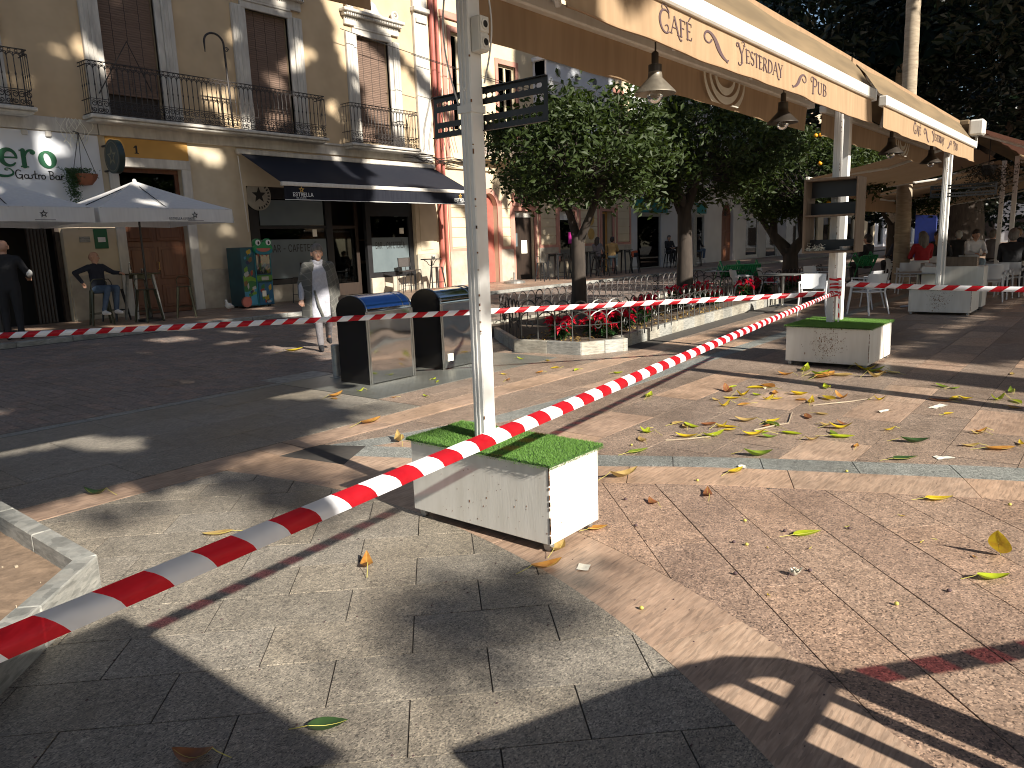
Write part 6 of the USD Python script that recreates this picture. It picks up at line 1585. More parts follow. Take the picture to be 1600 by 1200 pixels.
for s in (1, -1):
    coat += [[((s * 0.11, -0.06, 1.41), 0.045), ((s * 0.19, 0.01, 1.37), 0.08), ((s * 0.22, 0.04, 0.98), 0.07), ((s * 0.15, -0.10, 0.98), 0.035), ((s * 0.13, -0.10, 1.2), 0.035)],
             [((s * 0.22, 0.04, 0.98), 0.07), ((s * 0.15, -0.10, 0.98), 0.035), ((s * 0.25, 0.06, 0.52), 0.06), ((s * 0.18, -0.09, 0.52), 0.03)],
             [((s * 0.185, 0.0, 1.375), 0.085), ((s * 0.27, 0.08, 1.1), 0.068)], [((s * 0.27, 0.08, 1.1), 0.068), ((s * 0.285, 0.06, 0.9), 0.056)],
             [((s * 0.075, 0.03, 1.475), 0.04), ((s * 0.10, -0.07, 1.38), 0.035), ((s * 0.13, -0.115, 1.2), 0.025)]]
coat += [[((0.12, 0.06, 1.36), 0.085), ((-0.12, 0.06, 1.36), 0.085), ((0.17, 0.10, 0.55), 0.07), ((-0.17, 0.10, 0.55), 0.07)]]
part(w_, "checked_coat", bones(coat), m_ccoat, True)
part(w_, "belt_end", tube([(-0.1, -0.15, 1.0), (-0.05, -0.18, 0.75), (0.03, -0.17, 0.5)], [0.018, 0.022, 0.02], 6), m_ccoat)

person("bald man in dark sweater leaning back on a stool, one arm on the tall table", (7.42, 18.22, Z1), 0.35, m_cnavy, m_cdenim, None, m_cwhite, "sit", 0.72,
       J=dict(elL=(0.36, -0.12, 1.17), wrL=(0.34, -0.33, 1.16), elR=(-0.46, 0.12, 1.2), wrR=(-0.26, 0.16, 0.98), ankL=(0.16, -0.3, 0.32), ankR=(-0.14, -0.25, 0.32), head=(0.02, 0.03, 1.53)), head_turn=0.5)
ms_, A = person("bald man in black standing at the left edge with a white band on his arm", (5.18, 16.75, Z1), 2.7, m_cblack, m_cblack, None, m_cblack, "stand", J=dict(elR=(-0.32, -0.04, 1.16), wrR=(-0.3, -0.26, 1.1), head=(0, -0.03, 1.63)), scale=1.09)
part(ms_, "white_armband", bones([[((-0.335, -0.04, 1.165), 0.062), ((-0.32, -0.15, 1.14), 0.06)]], True, 0.03), m_inkwhite, True)
person("person in dark blue sitting at the far left under the parasol edge", (4.3, 17.4, Z1), 0.6, m_cblack, m_cdenim, m_hdark, m_cwhite, "sit", 0.45)
# far bar tables in front of the pink building
person("man in a tan jacket and pale jeans seated on a stool by the pink building", (29.4, 18.1, Z1), 1.9, m_ctan, m_cldenim, m_hdark, m_cwhite, "sit", 0.74, lean=0.08)
person("dark-haired woman seated just behind the man in the tan jacket", (28.9, 18.55, Z1), 1.6, m_ctights, m_cblack, m_hdark, m_cblack, "sit", 0.74, long_hair=True)
person("man in black seated in front of the green shop window", (36.2, 18.8, Z1), -0.6, m_cblack, m_cblack, m_hgrey, m_cblack, "sit", 0.74)
person("woman in black with long dark hair seated between grey column and tree trunk", (38.3, 18.2, Z1), 1.2, m_cblack, m_cdenim, m_hdark, m_cwhite, "sit", 0.74, long_hair=True)
# terrace customers
person("person in a bright red jacket seated on the terrace, seen from behind", (23.4, 4.45, 0), 2.2, m_cred, m_cblack, m_hgrey, m_cblack, "sit", 0.45, long_hair=True, scale=1.12)
person("man in a white shirt bending over his table, in sunlight", (27.2, 3.82, 0), -1.0, m_cwhite, m_cldenim, m_hdark, m_cwhite, "sit", 0.45, lean=0.14, scale=1.12)
person("blond woman holding a phone left of the man in white", (26.4, 4.55, 0), 1.2, m_cblack, m_cblack, m_hblond, m_cblack, "sit", 0.45, long_hair=True, J=dict(wrL=(0.1, -0.34, 0.95), wrR=(-0.08, -0.34, 0.95)), scale=1.1)
person("white-haired man in dark clothes with a pale cap left of the red jacket", (26.6, 5.75, 0), 2.6, m_cnavy, m_cblack, m_hwhite, m_cblack, "sit", 0.45, cap=m_ctights, scale=1.1)
person("grey-haired man in black seated near the right edge", (21.2, 2.15, 0), 1.5, m_cblack, m_cblack, m_hgrey, m_cblack, "sit", 0.45, scale=1.12)
person("man in black at the very right edge, behind the grey-haired man", (22.3, 1.75, 0), 1.4, m_cblack, m_cblack, m_hdark, m_cblack, "sit", 0.45, scale=1.12)

for (x, y), rz, top_, hair_, lab in (((28.6, 5.0), 2.4, m_cnavy, m_hdark, "dark-haired person in navy at a back table left of the blond woman"), ((29.8, 3.6), 0.8, m_ctights, m_hgrey, "person in grey seated behind the man in white"), ((31.2, 4.8), 1.9, m_cblack, m_hwhite, "white-haired person in black far back on the terrace"),
        ((25.2, 6.3), 2.9, m_cblack, m_hdark, "person in black half hidden behind the wooden screen case"), ((33.0, 3.2), 1.4, m_cnavy, m_hblond, "fair-haired person in navy at the farthest terrace table"), ((25.4, 1.2), 1.7, m_cblack, m_hgrey, "person in black farther back under the rust red awning")):
    person(lab, (x, y, 0), rz, top_, m_cblack, hair_, m_cblack, "sit", 0.45, scale=1.1)

# ------------------------------------------------------------------ planting bed with orange trees
bed = thing("planting_bed", "long raised planting bed edged with cream marble blocks round the orange trees", "planting bed")
BZ = 0.185
edge = [(10.28, 9.6), (10.28, 8.33), (8.72, 7.06), (9.56, 5.64), (9.78, 5.54), (9.86, 5.72), (15.35, 6.3), (22.4, 6.6), (22.4, 9.2)]
edge = [(9.9, 8.5), (8.74, 7.12), (8.86, 5.98), (9.56, 5.62), (9.66, 5.86), (15.3, 6.28), (22.4, 6.6)]
inner = Polygon(edge + [(22.4, 9.2), (10.2, 9.2)])
part(bed, "soil", slabvf(inner.buffer(-0.05), -0.012, BZ - 0.045), m_soil2)
def kerb_run(owner, a, b, wdt, h, step, mats, gap=0.006):
    a, b = np.array(a, float), np.array(b, float)
    L = np.linalg.norm(b - a); d = (b - a) / L; nrm = np.array([-d[1], d[0]])
    n = max(1, round(L / step))
    for k in range(n):
        s0, s1 = L * k / n + gap / 2, L * (k + 1) / n - gap / 2
        R = np.array([[d[0], nrm[0], 0], [d[1], nrm[1], 0], [0, 0, 1]])
        v, f = boxvf((s0, 0, -0.012), (s1, wdt, h + random.uniform(-0.002, 0.002)), 0.006)
        part(owner, "kerb_block", (v @ R.T + [a[0], a[1], 0], f), mats[k % len(mats)])
for a, b in zip(edge[1:], edge[:-1]):
    kerb_run(bed, b, a, 0.09, BZ, 0.5, (m_kerb2, m_kerb))
kerb_run(bed, (22.4, 9.2), (10.2, 9.2), -0.09, BZ, 0.6, (m_kerb2,))


def hoop_fence(name, label, path, h=0.58, z=BZ - 0.045, period=0.29, matl=None, sunny=True):
    t = thing(name, label, "fence")
    matl = matl or m_iron
    P = np.asarray(path, float)
    L = np.r_[0, np.cumsum(np.linalg.norm(np.diff(P, axis=0), axis=1))]
    f = lambda s: np.array([np.interp(s, L, P[:, 0]), np.interp(s, L, P[:, 1])])
    n = int(L[-1] / period)
    rail = [np.r_[f(s), z + h * 0.43] for s in np.linspace(0, L[-1], max(2, n))]
    part(t, "lower_rail", tube(rail, 0.007, 4), matl)
    for k in range(n + 1):
        p = f(k * period)
        part(t, "upright", tube([np.r_[p, z], np.r_[p, z + h * 0.72]], 0.0105, 4), matl)
        if k < n:
            a = np.linspace(0, np.pi, 9)
            mid = [np.r_[f((k + 0.5) * period - period * 0.5 * math.cos(q)), z + h * 0.72 + 0.5 * period * 1.25 * math.sin(q)] for q in a]
            mm = [tube(mid, 0.012, 4)]
            if k < n - 1:
                mid = [np.r_[f((k + 1) * period - period * 1.0 * math.cos(q)), z + h * 0.56 + 0.5 * period * 0.95 * math.sin(q)] for q in a]
                mm.append(tube(mid, 0.010, 4))
            part(t, "hoop", merge(*mm), matl)
            if k % 2 == 0:
                a2 = np.linspace(0, 2 * np.pi, 11)
                c = f((k + 0.5) * period)
                d = f((k + 0.6) * period) - f((k + 0.4) * period); d /= np.linalg.norm(d)
                part(t, "ring", tube([np.r_[c + d * 0.055 * math.cos(q), z + h * 0.43 + 0.055 * math.sin(q)] for q in a2], 0.010, 4), matl)
    return t


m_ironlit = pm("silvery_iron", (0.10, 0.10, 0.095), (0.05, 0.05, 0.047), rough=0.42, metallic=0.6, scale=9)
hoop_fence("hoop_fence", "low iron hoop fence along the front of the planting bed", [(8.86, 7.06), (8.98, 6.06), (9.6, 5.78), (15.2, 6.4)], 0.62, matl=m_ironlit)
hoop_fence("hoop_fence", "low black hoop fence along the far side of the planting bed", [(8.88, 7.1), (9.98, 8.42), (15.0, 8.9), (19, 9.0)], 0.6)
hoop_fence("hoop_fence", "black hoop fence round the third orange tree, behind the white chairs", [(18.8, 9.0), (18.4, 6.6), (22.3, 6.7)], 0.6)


def branch_tree(name, label, loc, trunk, limbs, crown_c, crown_r, n_leaf, leaf, leafm, barkm, seed, cat="tree", fruit=0, shell=0.62, twigs=50, clump=0.32, gap=0.35):
    g = np.random.default_rng(seed)
    t = thing(name, label, cat, loc)
    tm = [tube(p, r, 10) for p, r in trunk]
    tr = part(t, "trunk", merge(*tm), barkm, True)
    for p, r in limbs:
        part(tr, "limb", tube(p, r, 7), barkm, True)
    cc, cr = np.array(crown_c, float), np.array(crown_r, float)
    # clusters inside an uneven ellipsoid
    C = []
    while len(C) < twigs:
        d = g.normal(size=3); d /= np.linalg.norm(d)
        rr = g.uniform(shell, 1.0) ** 0.7 * (0.82 + 0.36 * meshkit.noise(d[None] * 2.1 + seed, 3)[0])
        p = cc + d * cr * rr
        C.append(p)
    C = np.array(C)
    tw = MB()
    for p in C[::1]:
        s = cc + (p - cc) * 0.25 - [0, 0, cr[2] * 0.45]
        mid = (s + p) / 2 + g.normal(0, 0.08, 3)
        tw.add(*tube([s, mid, p], [0.018, 0.01, 0.004], 4, False))
    cw = part(t, "crown", None or leaf_cloud(np.vstack([c + g.normal(0, clump * 0.55, (int(n_leaf / twigs), 3)) * [1, 1, 0.8] for c in C]), leaf, seed, 0.35, 0.46, 0.35), leafm)
    part(cw, "twigs", tw.out(), barkm, kind="stuff")
    for k in range(fruit):
        d = g.normal(size=3); d[1] = -abs(d[1]); d[0] = -abs(d[0]); d /= np.linalg.norm(d)
        p = cc + d * cr * 0.98
        s = trimesh.creation.icosphere(2, 0.055)
        part(cw, "orange", (np.array(s.vertices) * [1, 1, 0.95] + p, np.array(s.faces)), m_orange, True)
    return t


m_orange = pm("orange_peel", (0.75, 0.30, 0.01), (0.62, 0.30, 0.01), rough=0.45)
branch_tree("orange_tree", "orange tree nearest the camera, in the planting bed behind the first post", (11.1, 7.5, 0),
    [([(0, 0.03, 0.1), (-0.02, 0.0, 0.9), (0.0, 0.02, 1.55), (0.0, 0.02, 1.72)], [0.16, 0.125, 0.12, 0.10])],
    [([(0, 0.02, 1.6), (0.05, 0.18, 2.0), (0.1, 0.35, 2.35), (0.1, 0.7, 2.8)], [0.09, 0.07, 0.055, 0.02]), ([(0, 0, 1.6), (-0.05, -0.25, 2.0), (-0.1, -0.5, 2.45), (-0.1, -0.8, 2.9)], [0.085, 0.065, 0.055, 0.02]), ([(0.1, 0.35, 2.3), (0.0, 0.9, 2.6), (-0.1, 1.2, 2.9)], [0.05, 0.035, 0.015]), ([(-0.1, -0.4, 2.3), (0.5, -0.5, 2.8), (0.7, -0.5, 3.2)], [0.05, 0.035, 0.015]), ([(0, 0.1, 1.9), (-0.5, 0.1, 2.5), (-0.8, 0.0, 3.0)], [0.05, 0.035, 0.015])],
    (0.0, 0.0, 3.16), (1.6, 1.78, 0.93), 9500, 0.13, m_orange_leaf, m_bark, 21, twigs=120)
branch_tree("orange_tree", "dark orange tree with forked trunk, second from the first post", (16.4, 8.1, 0),
    [([(0, 0, 0.1), (0.0, 0.0, 1.2), (0.0, 0.02, 2.1), (0, 0.05, 2.35)], [0.21, 0.175, 0.16, 0.14])],
    [([(0, 0.05, 2.2), (0, 0.4, 2.9), (0.1, 0.9, 3.5)], [0.15, 0.1, 0.04]), ([(0, 0.0, 2.2), (0, -0.3, 3.0), (0.1, -0.8, 3.7)], [0.14, 0.1, 0.04]), ([(0, 0, 2.3), (-0.6, 0, 3.0), (-0.9, 0.1, 3.5)], [0.1, 0.06, 0.02])],
    (0.0, -0.45, 3.55), (1.8, 1.95, 1.15), 13000, 0.14, m_orange_leaf, m_bark, 33, twigs=130)
branch_tree("orange_tree", "sunlit orange tree with ripe fruit left of the wooden screen case", (21.9, 7.55, 0),
    [([(0, 0, 0.1), (0.05, 0.0, 0.8), (0.0, 0.0, 1.25)], [0.27, 0.22, 0.2])],
    [([(0, 0.05, 1.1), (0, 0.5, 1.6), (0.1, 0.55, 2.2), (0, 0.9, 2.7)], [0.2, 0.13, 0.1, 0.05]), ([(0, -0.05, 1.1), (0, -0.35, 1.5), (0.0, -0.25, 2.2), (0, -0.6, 2.9)], [0.18, 0.13, 0.1, 0.05]), ([(0, 0.45, 1.5), (0, 0.75, 1.9), (0, 1.1, 2.5)], [0.1, 0.08, 0.04])],
    (0.0, -0.35, 3.15), (1.7, 2.15, 1.12), 13000, 0.14, m_orange_leaf, m_bark, 47, fruit=9, twigs=130)
branch_tree("orange_tree", "orange tree far along the bed, behind the wooden screen case", (29.5, 6.6, 0),
    [([(0, 0, 0.0), (0.0, 0.0, 1.8)], [0.2, 0.16])], [([(0, 0, 1.7), (0, 0.6, 2.6)], [0.1, 0.04]), ([(0, 0, 1.7), (0, -0.6, 2.6)], [0.1, 0.04])],
    (0, 0, 3.6), (2.2, 2.2, 1.5), 9000, 0.17, m_orange_leaf, m_bark, 51, twigs=100)


def poinsettia(label, loc, rz, sc, seed, first=None):
    g = np.random.default_rng(seed)
    t = thing("poinsettia", label, "plant", loc, rz, "red poinsettias in the planting bed", sc)
    st = MB()
    heads = [(g.uniform(-0.14, 0.14), g.uniform(-0.14, 0.14), g.uniform(0.14, 0.36)) for _ in range(6)]
    br, gr = MB(), MB()

    def blade(mb, c, a, ln, w, rise, dz):
        d = np.array([math.cos(a), math.sin(a), rise]); s = np.array([-math.sin(a), math.cos(a), 0])
        c = np.array(c)
        mb.add([c, c + d * ln * 0.45 + s * w + [0, 0, 0.012], c + d * ln + [0, 0, dz], c + d * ln * 0.45 - s * w + [0, 0, 0.012]], [[0, 1, 2], [0, 2, 3]])
    for hh in heads:
        st.add(*tube([(hh[0] * 0.3, hh[1] * 0.3, 0), hh], [0.006, 0.004], 4))
        for k in range(11):
            blade(br, hh, k * 2.4 + g.uniform(-0.3, 0.3), g.uniform(0.05, 0.13), g.uniform(0.016, 0.03), g.uniform(-0.7, 0.9), -g.uniform(0.0, 0.06))
        for k in range(10):
            z = g.uniform(0.05, hh[2] - 0.04)
            blade(gr, (hh[0] * z / hh[2], hh[1] * z / hh[2], z), g.uniform(0, 6.28), g.uniform(0.08, 0.13), 0.03, g.uniform(-0.2, 0.3), -0.03)
    part(t, "stems", st.out(), m_hang_leaf)
    part(t, "red_bracts", br.out(), m_bract)
    part(t, "green_leaves", gr.out(), m_pgreen)
    return t


BS = BZ - 0.045
po = [poinsettia("leafy red poinsettia growing in the planting bed behind the hoop fence", (9.45, 6.72, BS), 0, 1.15, 1)]
po.append(poinsettia("red poinsettia nearest the front corner of the planting bed", (9.75, 6.12, BS), 0.4, 1.1, 2))
po.append(poinsettia("broad red poinsettia under the second orange tree's trunk", (15.2, 7.2, BS), 1.0, 1.5, 3))
g = np.random.default_rng(6)
for k in range(17):
    x = g.uniform(11.5, 21) if k > 8 else 9.3 + k * 0.42 + g.uniform(-0.1, 0.1); y = 6.4 + g.uniform(0.1, 1.0) + max(0, (x - 15)) * 0.05 if k > 8 else 6.08 + 0.075 * k + g.uniform(0, 0.35) + (0.45 if x < 9.6 else 0)
    copy_of(po[k % 3], "poinsettia", (x, y, BS), g.uniform(0, 6), "leafy red poinsettia growing in the planting bed behind the hoop fence", "plant", "red poinsettias in the planting bed", g.uniform(1.05, 1.5))
g = np.random.default_rng(16)
lit = np.stack([g.uniform(9.0, 15, 500), np.zeros(500), np.full(500, BS + 0.012)], 1)
lit[:, 1] = 6.15 + g.uniform(0, 1.3, 500) + (lit[:, 0] - 9) * 0.04
lit = lit[[inner.buffer(-0.15).contains(Point(p[0], p[1])) for p in lit]]
single("dry_leaf_litter", leaf_cloud(lit, 0.07, 8, 2.0, 0.5), leafmat("dry_leaf", [(0.30, 0.20, 0.06), (0.38, 0.30, 0.10), (0.22, 0.14, 0.05)], 0.2, 0.7), "dry leaves covering the soil of the planting bed", "leaf litter", kind="stuff")
rk_ = trimesh.creation.icosphere(2, 0.17)
v = np.array(rk_.vertices); v = v * [1, 1, 1.5] * (0.9 + 0.25 * meshkit.fbm(v * 6, 2)[:, None])
single("boundary_stone", (v + [10.75, 7.2, BS + 0.14], np.array(rk_.faces)), m_wood, "pale upright stone at the foot of the nearest orange tree", "stone", smooth=True)

# planter corner beside the camera
fp = thing("corner_planter", "grey marble kerb corner of a planter with bare soil, left foreground", "planter")
KZ = 0.19
ip = [(1.37, 3.75), (1.53, 5.75)]
def seg_kerb(a, b, wdt, mats, step):
    kerb_run(fp, a, b, wdt, KZ, step, mats)
seg_kerb((1.36, 3.75), (-0.9, 1.55), -0.1, (m_kerb, m_kerb), 0.5)
seg_kerb((1.365, 3.76), (1.40, 7.2), 0.1, (m_kerb, m_kerb), 0.62)
sg = 40
sx, sy = np.meshgrid(np.linspace(0, 1, sg), np.linspace(0, 1, sg), indexing="ij")
c00, c10, c01, c11 = np.array([-2.6, 2.2]), np.array([0.5, 2.64]), np.array([-2.6, 7.2]), np.array([1.45, 7.2])
def soil_grid(poly, z, n, amp, mat, nm, lab):
    b = poly.bounds
    xs, ys = np.meshgrid(np.linspace(b[0], b[2], n), np.linspace(b[1], b[3], n), indexing="ij")
    zz = z + amp * (meshkit.fbm(np.stack([xs * 6, ys * 6, 0 * xs], -1), 4, 2) - 0.5)
    V = np.stack([xs, ys, zz], -1).reshape(-1, 3)
    F = []
    for i in range(n - 1):
        for j in range(n - 1):
            c = Point((xs[i, j] + xs[i + 1, j]) / 2, (ys[i, j] + ys[i, j + 1]) / 2)
            if poly.contains(c):
                F.append((i * n + j, (i + 1) * n + j, (i + 1) * n + j + 1, i * n + j + 1))
    return part(fp, nm, (V, np.array(F)), mat, True, lab)
soil_grid(Polygon([(1.33, 3.8), (1.38, 7.2), (-2.6, 7.2), (-2.6, 0.2), (-0.9, 1.62)]), 0.095, 90, 0.05, m_soil, "soil", None)
g = np.random.default_rng(9)
peb = MB()
for k in range(260):
    y = g.uniform(2.8, 6.5); x = g.uniform(-0.6, min(1.2, y - 2.6))
    r = abs(g.normal(0.003, 0.002)) + 0.002
    peb.box((x - r, y - r, 0.085), (x + r, y + r * 1.3, 0.10 + r), r * 0.4)
part(fp, "pebbles", peb.out(), m_palm, kind="stuff")

# ------------------------------------------------------------------ terrace chairs and tables
def arm_chair(name, label, loc, rz, matl, group=None, legm=None):
    t = thing(name, label, "chair", loc, rz, group)
    part(t, "seat", merge(boxvf((-0.22, -0.22, 0.43), (0.22, 0.2, 0.455), 0.012)), matl)
    n = 12; a = np.linspace(-0.95, 0.95, n)
    V = np.vstack([np.stack([0.235 * np.sin(a) / math.sin(0.95), 0.24 - 0.10 * (1 - np.cos(a)) / (1 - math.cos(0.95)) + off + lean_, np.full(n, z)], 1) for z, off, lean_ in ((0.50, 0, 0), (0.80, 0, 0.07), (0.80, 0.016, 0.07), (0.50, 0.016, 0))])
    F = [(r * n + i, r * n + i + 1, ((r + 1) % 4) * n + i + 1, ((r + 1) % 4) * n + i) for r in range(4) for i in range(n - 1)]
    part(t, "backrest", (V, np.array(F)), matl, 40)
    for s in (-1, 1):
        part(t, "armrest", merge(boxvf((s * 0.255 - 0.022, -0.2, 0.64), (s * 0.255 + 0.022, 0.18, 0.662), 0.008), boxvf((s * 0.255 - 0.018, 0.14, 0.6), (s * 0.255 + 0.018, 0.24, 0.66), 0.006)), matl)
        part(t, "front_leg", tube([(s * 0.255, -0.18, 0.645), (s * 0.245, -0.2, 0.43), (s * 0.265, -0.26, 0)], [0.017, 0.019, 0.013], 7), legm or matl)
        part(t, "rear_leg", tube([(s * 0.22, 0.2, 0.52), (s * 0.215, 0.19, 0.43), (s * 0.25, 0.29, 0)], [0.017, 0.019, 0.013], 7), legm or matl)
    return t


CH = [((18.0, 7.35), 0.6, "white plastic armchair beside the second orange tree, leftmost of the pair there"), ((18.9, 7.0), 0.4, "white plastic armchair beside the hoop fence, right one of the pair there"), ((15.6, 4.9), -1.3, "white plastic armchair just left of the second white post"),
      ((16.0, 3.95), 2.6, "white plastic armchair just right of the second white post, turned away"), ((17.2, 4.3), 2.9, "white plastic armchair behind the one right of the second white post"), ((21.6, 4.4), 1.9, "white plastic armchair left of the red jacket"),
      ((23.0, 4.5), 2.1, "white plastic armchair the person in red sits on"), ((21.0, 3.6), 0.4, "white plastic armchair between the red jacket and the farther post"), ((19.6, 2.35), 1.7, "white plastic armchair first in the row right of the farther post box"),
      ((20.4, 2.3), 1.5, "white plastic armchair second in the row right of the farther post box"), ((21.2, 2.15), 1.5, "white plastic armchair under the grey-haired man in black"), ((22.0, 1.55), 1.4, "white plastic armchair at the right edge of the picture"),
      ((19.6, 6.1), -0.4, "white plastic armchair behind the wooden screen case, by the table"), ((24.5, 5.3), 0.3, "white plastic armchair far back left of the white-haired man"), ((26.9, 3.8), -1.0, "white plastic armchair of the man in the white shirt"), ((26.4, 4.6), 1.2, "white plastic armchair of the blond woman"), ((26.6, 5.75), 2.6, "white plastic armchair of the white-haired man")]
c0 = None
for (x, y), rz, lab in CH:
    if c0 is None:
        c0 = arm_chair("terrace_chair", lab, (x, y, 0), rz, m_plastic, "white chairs on the terrace", m_plastic)
    else:
        copy_of(c0, "terrace_chair", (x, y, 0), rz, lab)


def slat_chair(label, loc, rz, tilt=0.0):
    t = thing("green_chair", label, "chair", loc, rz, "green chairs tipped on the tables")
    for k in range(7):
        part(t, "back_slat", box((-0.2 + k * 0.062, 0.2, 0.46), (-0.2 + k * 0.062 + 0.035, 0.225, 0.82), 0.006), m_greenpl)
    part(t, "back_frame", merge(boxvf((-0.23, 0.195, 0.80), (0.23, 0.23, 0.86), 0.012), boxvf((-0.24, 0.19, 0.42), (-0.2, 0.23, 0.82), 0.01), boxvf((0.235, 0.19, 0.42), (0.275, 0.23, 0.82), 0.01)), m_greenpl)
    part(t, "seat", box((-0.23, -0.22, 0.42), (0.26, 0.2, 0.45), 0.012), m_greenpl)
    for s in (-0.22, 0.24):
        part(t, "armrest", box((s - 0.025, -0.2, 0.63), (s + 0.025, 0.22, 0.66), 0.008), m_greenpl)
        part(t, "leg", tube([(s, -0.2, 0.64), (s, -0.23, 0)], 0.016, 6), m_greenpl)
        part(t, "leg", tube([(s, 0.2, 0.45), (s, 0.25, 0)], 0.016, 6), m_greenpl)
    return t


for k, (x, y, z, rz, lab) in enumerate(((19.2, 8.3, 0.35, 2.3, "green slatted chair leaning over the table by the second orange tree"), (19.9, 8.05, 0.34, 2.2, "green slatted chair tipped behind the first green one"), (24.2, 6.3, 0.4, 2.3, "green slatted chair seen between the second post and the case bottom"))):
    c = slat_chair(lab, (x, y, z), rz)
    UsdGeom.Xformable(c).AddRotateXOp().Set(-38.0)


def terrace_table(label, loc, r=0.38):
    t = thing("terrace_table", label, "table", loc)
    part(t, "tabletop", box((-r, -r, 0.715), (r, r, 0.74), 0.008), m_galv)
    part(t, "stem", tube([(0, 0, 0.02), (0, 0, 0.715)], 0.03, 8), m_steel)
    part(t, "foot", merge(*[tube([(0, 0, 0.05), (0.3 * c, 0.3 * s, 0.015)], 0.02, 6) for c, s in ((1, 0), (0, 1), (-1, 0), (0, -1))]), m_steel)
    return t


for (x, y), lab in (((18.9, 8.2), "terrace table beside the second orange tree with green chairs over it"), ((17.0, 6.0), "terrace table behind the armchair left of the second white post"), ((17.6, 3.4), "terrace table right of the second white post"), ((22.4, 3.9), "terrace table in front of the red jacket"), ((26.9, 4.6), "terrace table between the blond woman and the man in white"), ((20.6, 1.4), "terrace table in front of the grey-haired man in black"), ((20.6, 6.0), "terrace table behind the wooden screen case"), ((24.6, 2.6), "terrace table behind the farther white post")):
    terrace_table(lab, (x, y, 0))
ib = thing("service_counter", "low white counter box behind the farther white post", "counter", (17.4, 2.2, 0))
part(ib, "cabinet", box((0, 0, 0.06), (0.5, 1.1, 0.86), 0.006), m_white)
part(ib, "plinth", box((0.04, 0.04, 0), (0.46, 1.06, 0.06)), m_black)
cr = thing("wicker_crate", "wicker crate standing on the white counter behind the farther post", "crate", (17.5, 2.35, 0.86))
for k in range(5):
    part(cr, "woven_band", merge(boxvf((0, 0, 0.005 + k * 0.036), (0.3, 0.012, 0.036 + k * 0.036)), boxvf((0, 0.588, 0.005 + k * 0.036), (0.3, 0.6, 0.036 + k * 0.036)), boxvf((0, 0.012, 0.005 + k * 0.036), (0.012, 0.588, 0.036 + k * 0.036)), boxvf((0.288, 0.012, 0.005 + k * 0.036), (0.3, 0.588, 0.036 + k * 0.036))), m_wood)
part(cr, "base", box((0.012, 0.012, 0), (0.288, 0.588, 0.01)), m_wood)
tf = thing("green_carafe", "small green carafe on a terrace table right of the man in white", "carafe", (24.6, 2.6, 0.74))
part(tf, "glass_body", lathe([(0.001, 0), (0.09, 0), (0.1, 0.05), (0.03, 0.24), (0.035, 0.3)], 14), m_greenpl, True)
# bar tables and stools by the pink building
for k, ((x, y), lab) in enumerate((((25.4, 18.3), "high table by the dark door of the pink building"), ((27.8, 18.3), "high table left of the tan jacket"), ((30.4, 18.1), "high table in front of the man in the tan jacket"), ((36.9, 18.6), "high table before the green shop window"))):
    high_table("high_table", lab, (x, y, Z1), m_black, 1.08, 0.32)
ST = [((24.3, 18.2), "dark stool left of the high table by the pink building's dark door"), ((25.9, 17.8), "dark stool nearest the planting bed by the pink building"), ((26.4, 18.6), "dark stool right of the dark door's high table"), ((28.0, 17.7), "dark stool behind the nearest orange tree's trunk"), ((29.4, 18.1), "dark stool under the man in the tan jacket"), ((28.9, 18.55), "dark stool under the dark-haired woman"), ((31.1, 17.9), "dark stool with an orange bag on it"), ((36.2, 18.8), "dark stool under the man in black"), ((38.3, 18.2), "dark stool under the long-haired woman in black")]
s0 = None
for (x, y), lab in ST:
    if s0 is None:
        s0 = metal_stool("dark_stool", lab, (x, y, Z1), 0.1, m_black, 0.74, True, "dark stools outside the far bars")
    else:
        copy_of(s0, "dark_stool", (x, y, Z1), (x * 1.7) % 1.5, lab)
bg = thing("bag", "orange and navy bag lying on a stool right of the tan jacket", "bag", (31.1, 17.9, Z1 + 0.74))
part(bg, "body", bones([[((-0.16, 0, 0.1), 0.1), ((0.16, 0, 0.09), 0.1)]], True, 0.04), m_cnavy, True)
part(bg, "jacket", bones([[((-0.2, 0, 0.2), 0.06), ((0.14, 0, 0.22), 0.07)], [((-0.2, 0, 0.2), 0.06), ((-0.28, -0.05, 0.02), 0.05)]], True, 0.04), pm("orange_cloth", (0.55, 0.11, 0.04), rough=0.8), True)
col = thing("grey_column", "square grey column before the green shop window", "column", (37.3, 18.0, Z1))
part(col, "shaft", box((-0.17, -0.17, 0.12), (0.17, 0.17, 3.2), 0.015), m_galv)
part(col, "base", box((-0.22, -0.22, 0), (0.22, 0.22, 0.12), 0.015), m_galv)
pbz = thing("sunshade_stand", "empty grey sunshade stand by the plinth of the pink building", "stand", (23.0, 18.6, Z1))
part(pbz, "weight", lathe([(0.001, 0), (0.42, 0), (0.42, 0.08), (0.1, 0.14), (0.001, 0.14)], 20), m_galv)
part(pbz, "tube", tube([(0, 0, 0.14), (0, 0, 0.42)], 0.04, 10), m_galv)


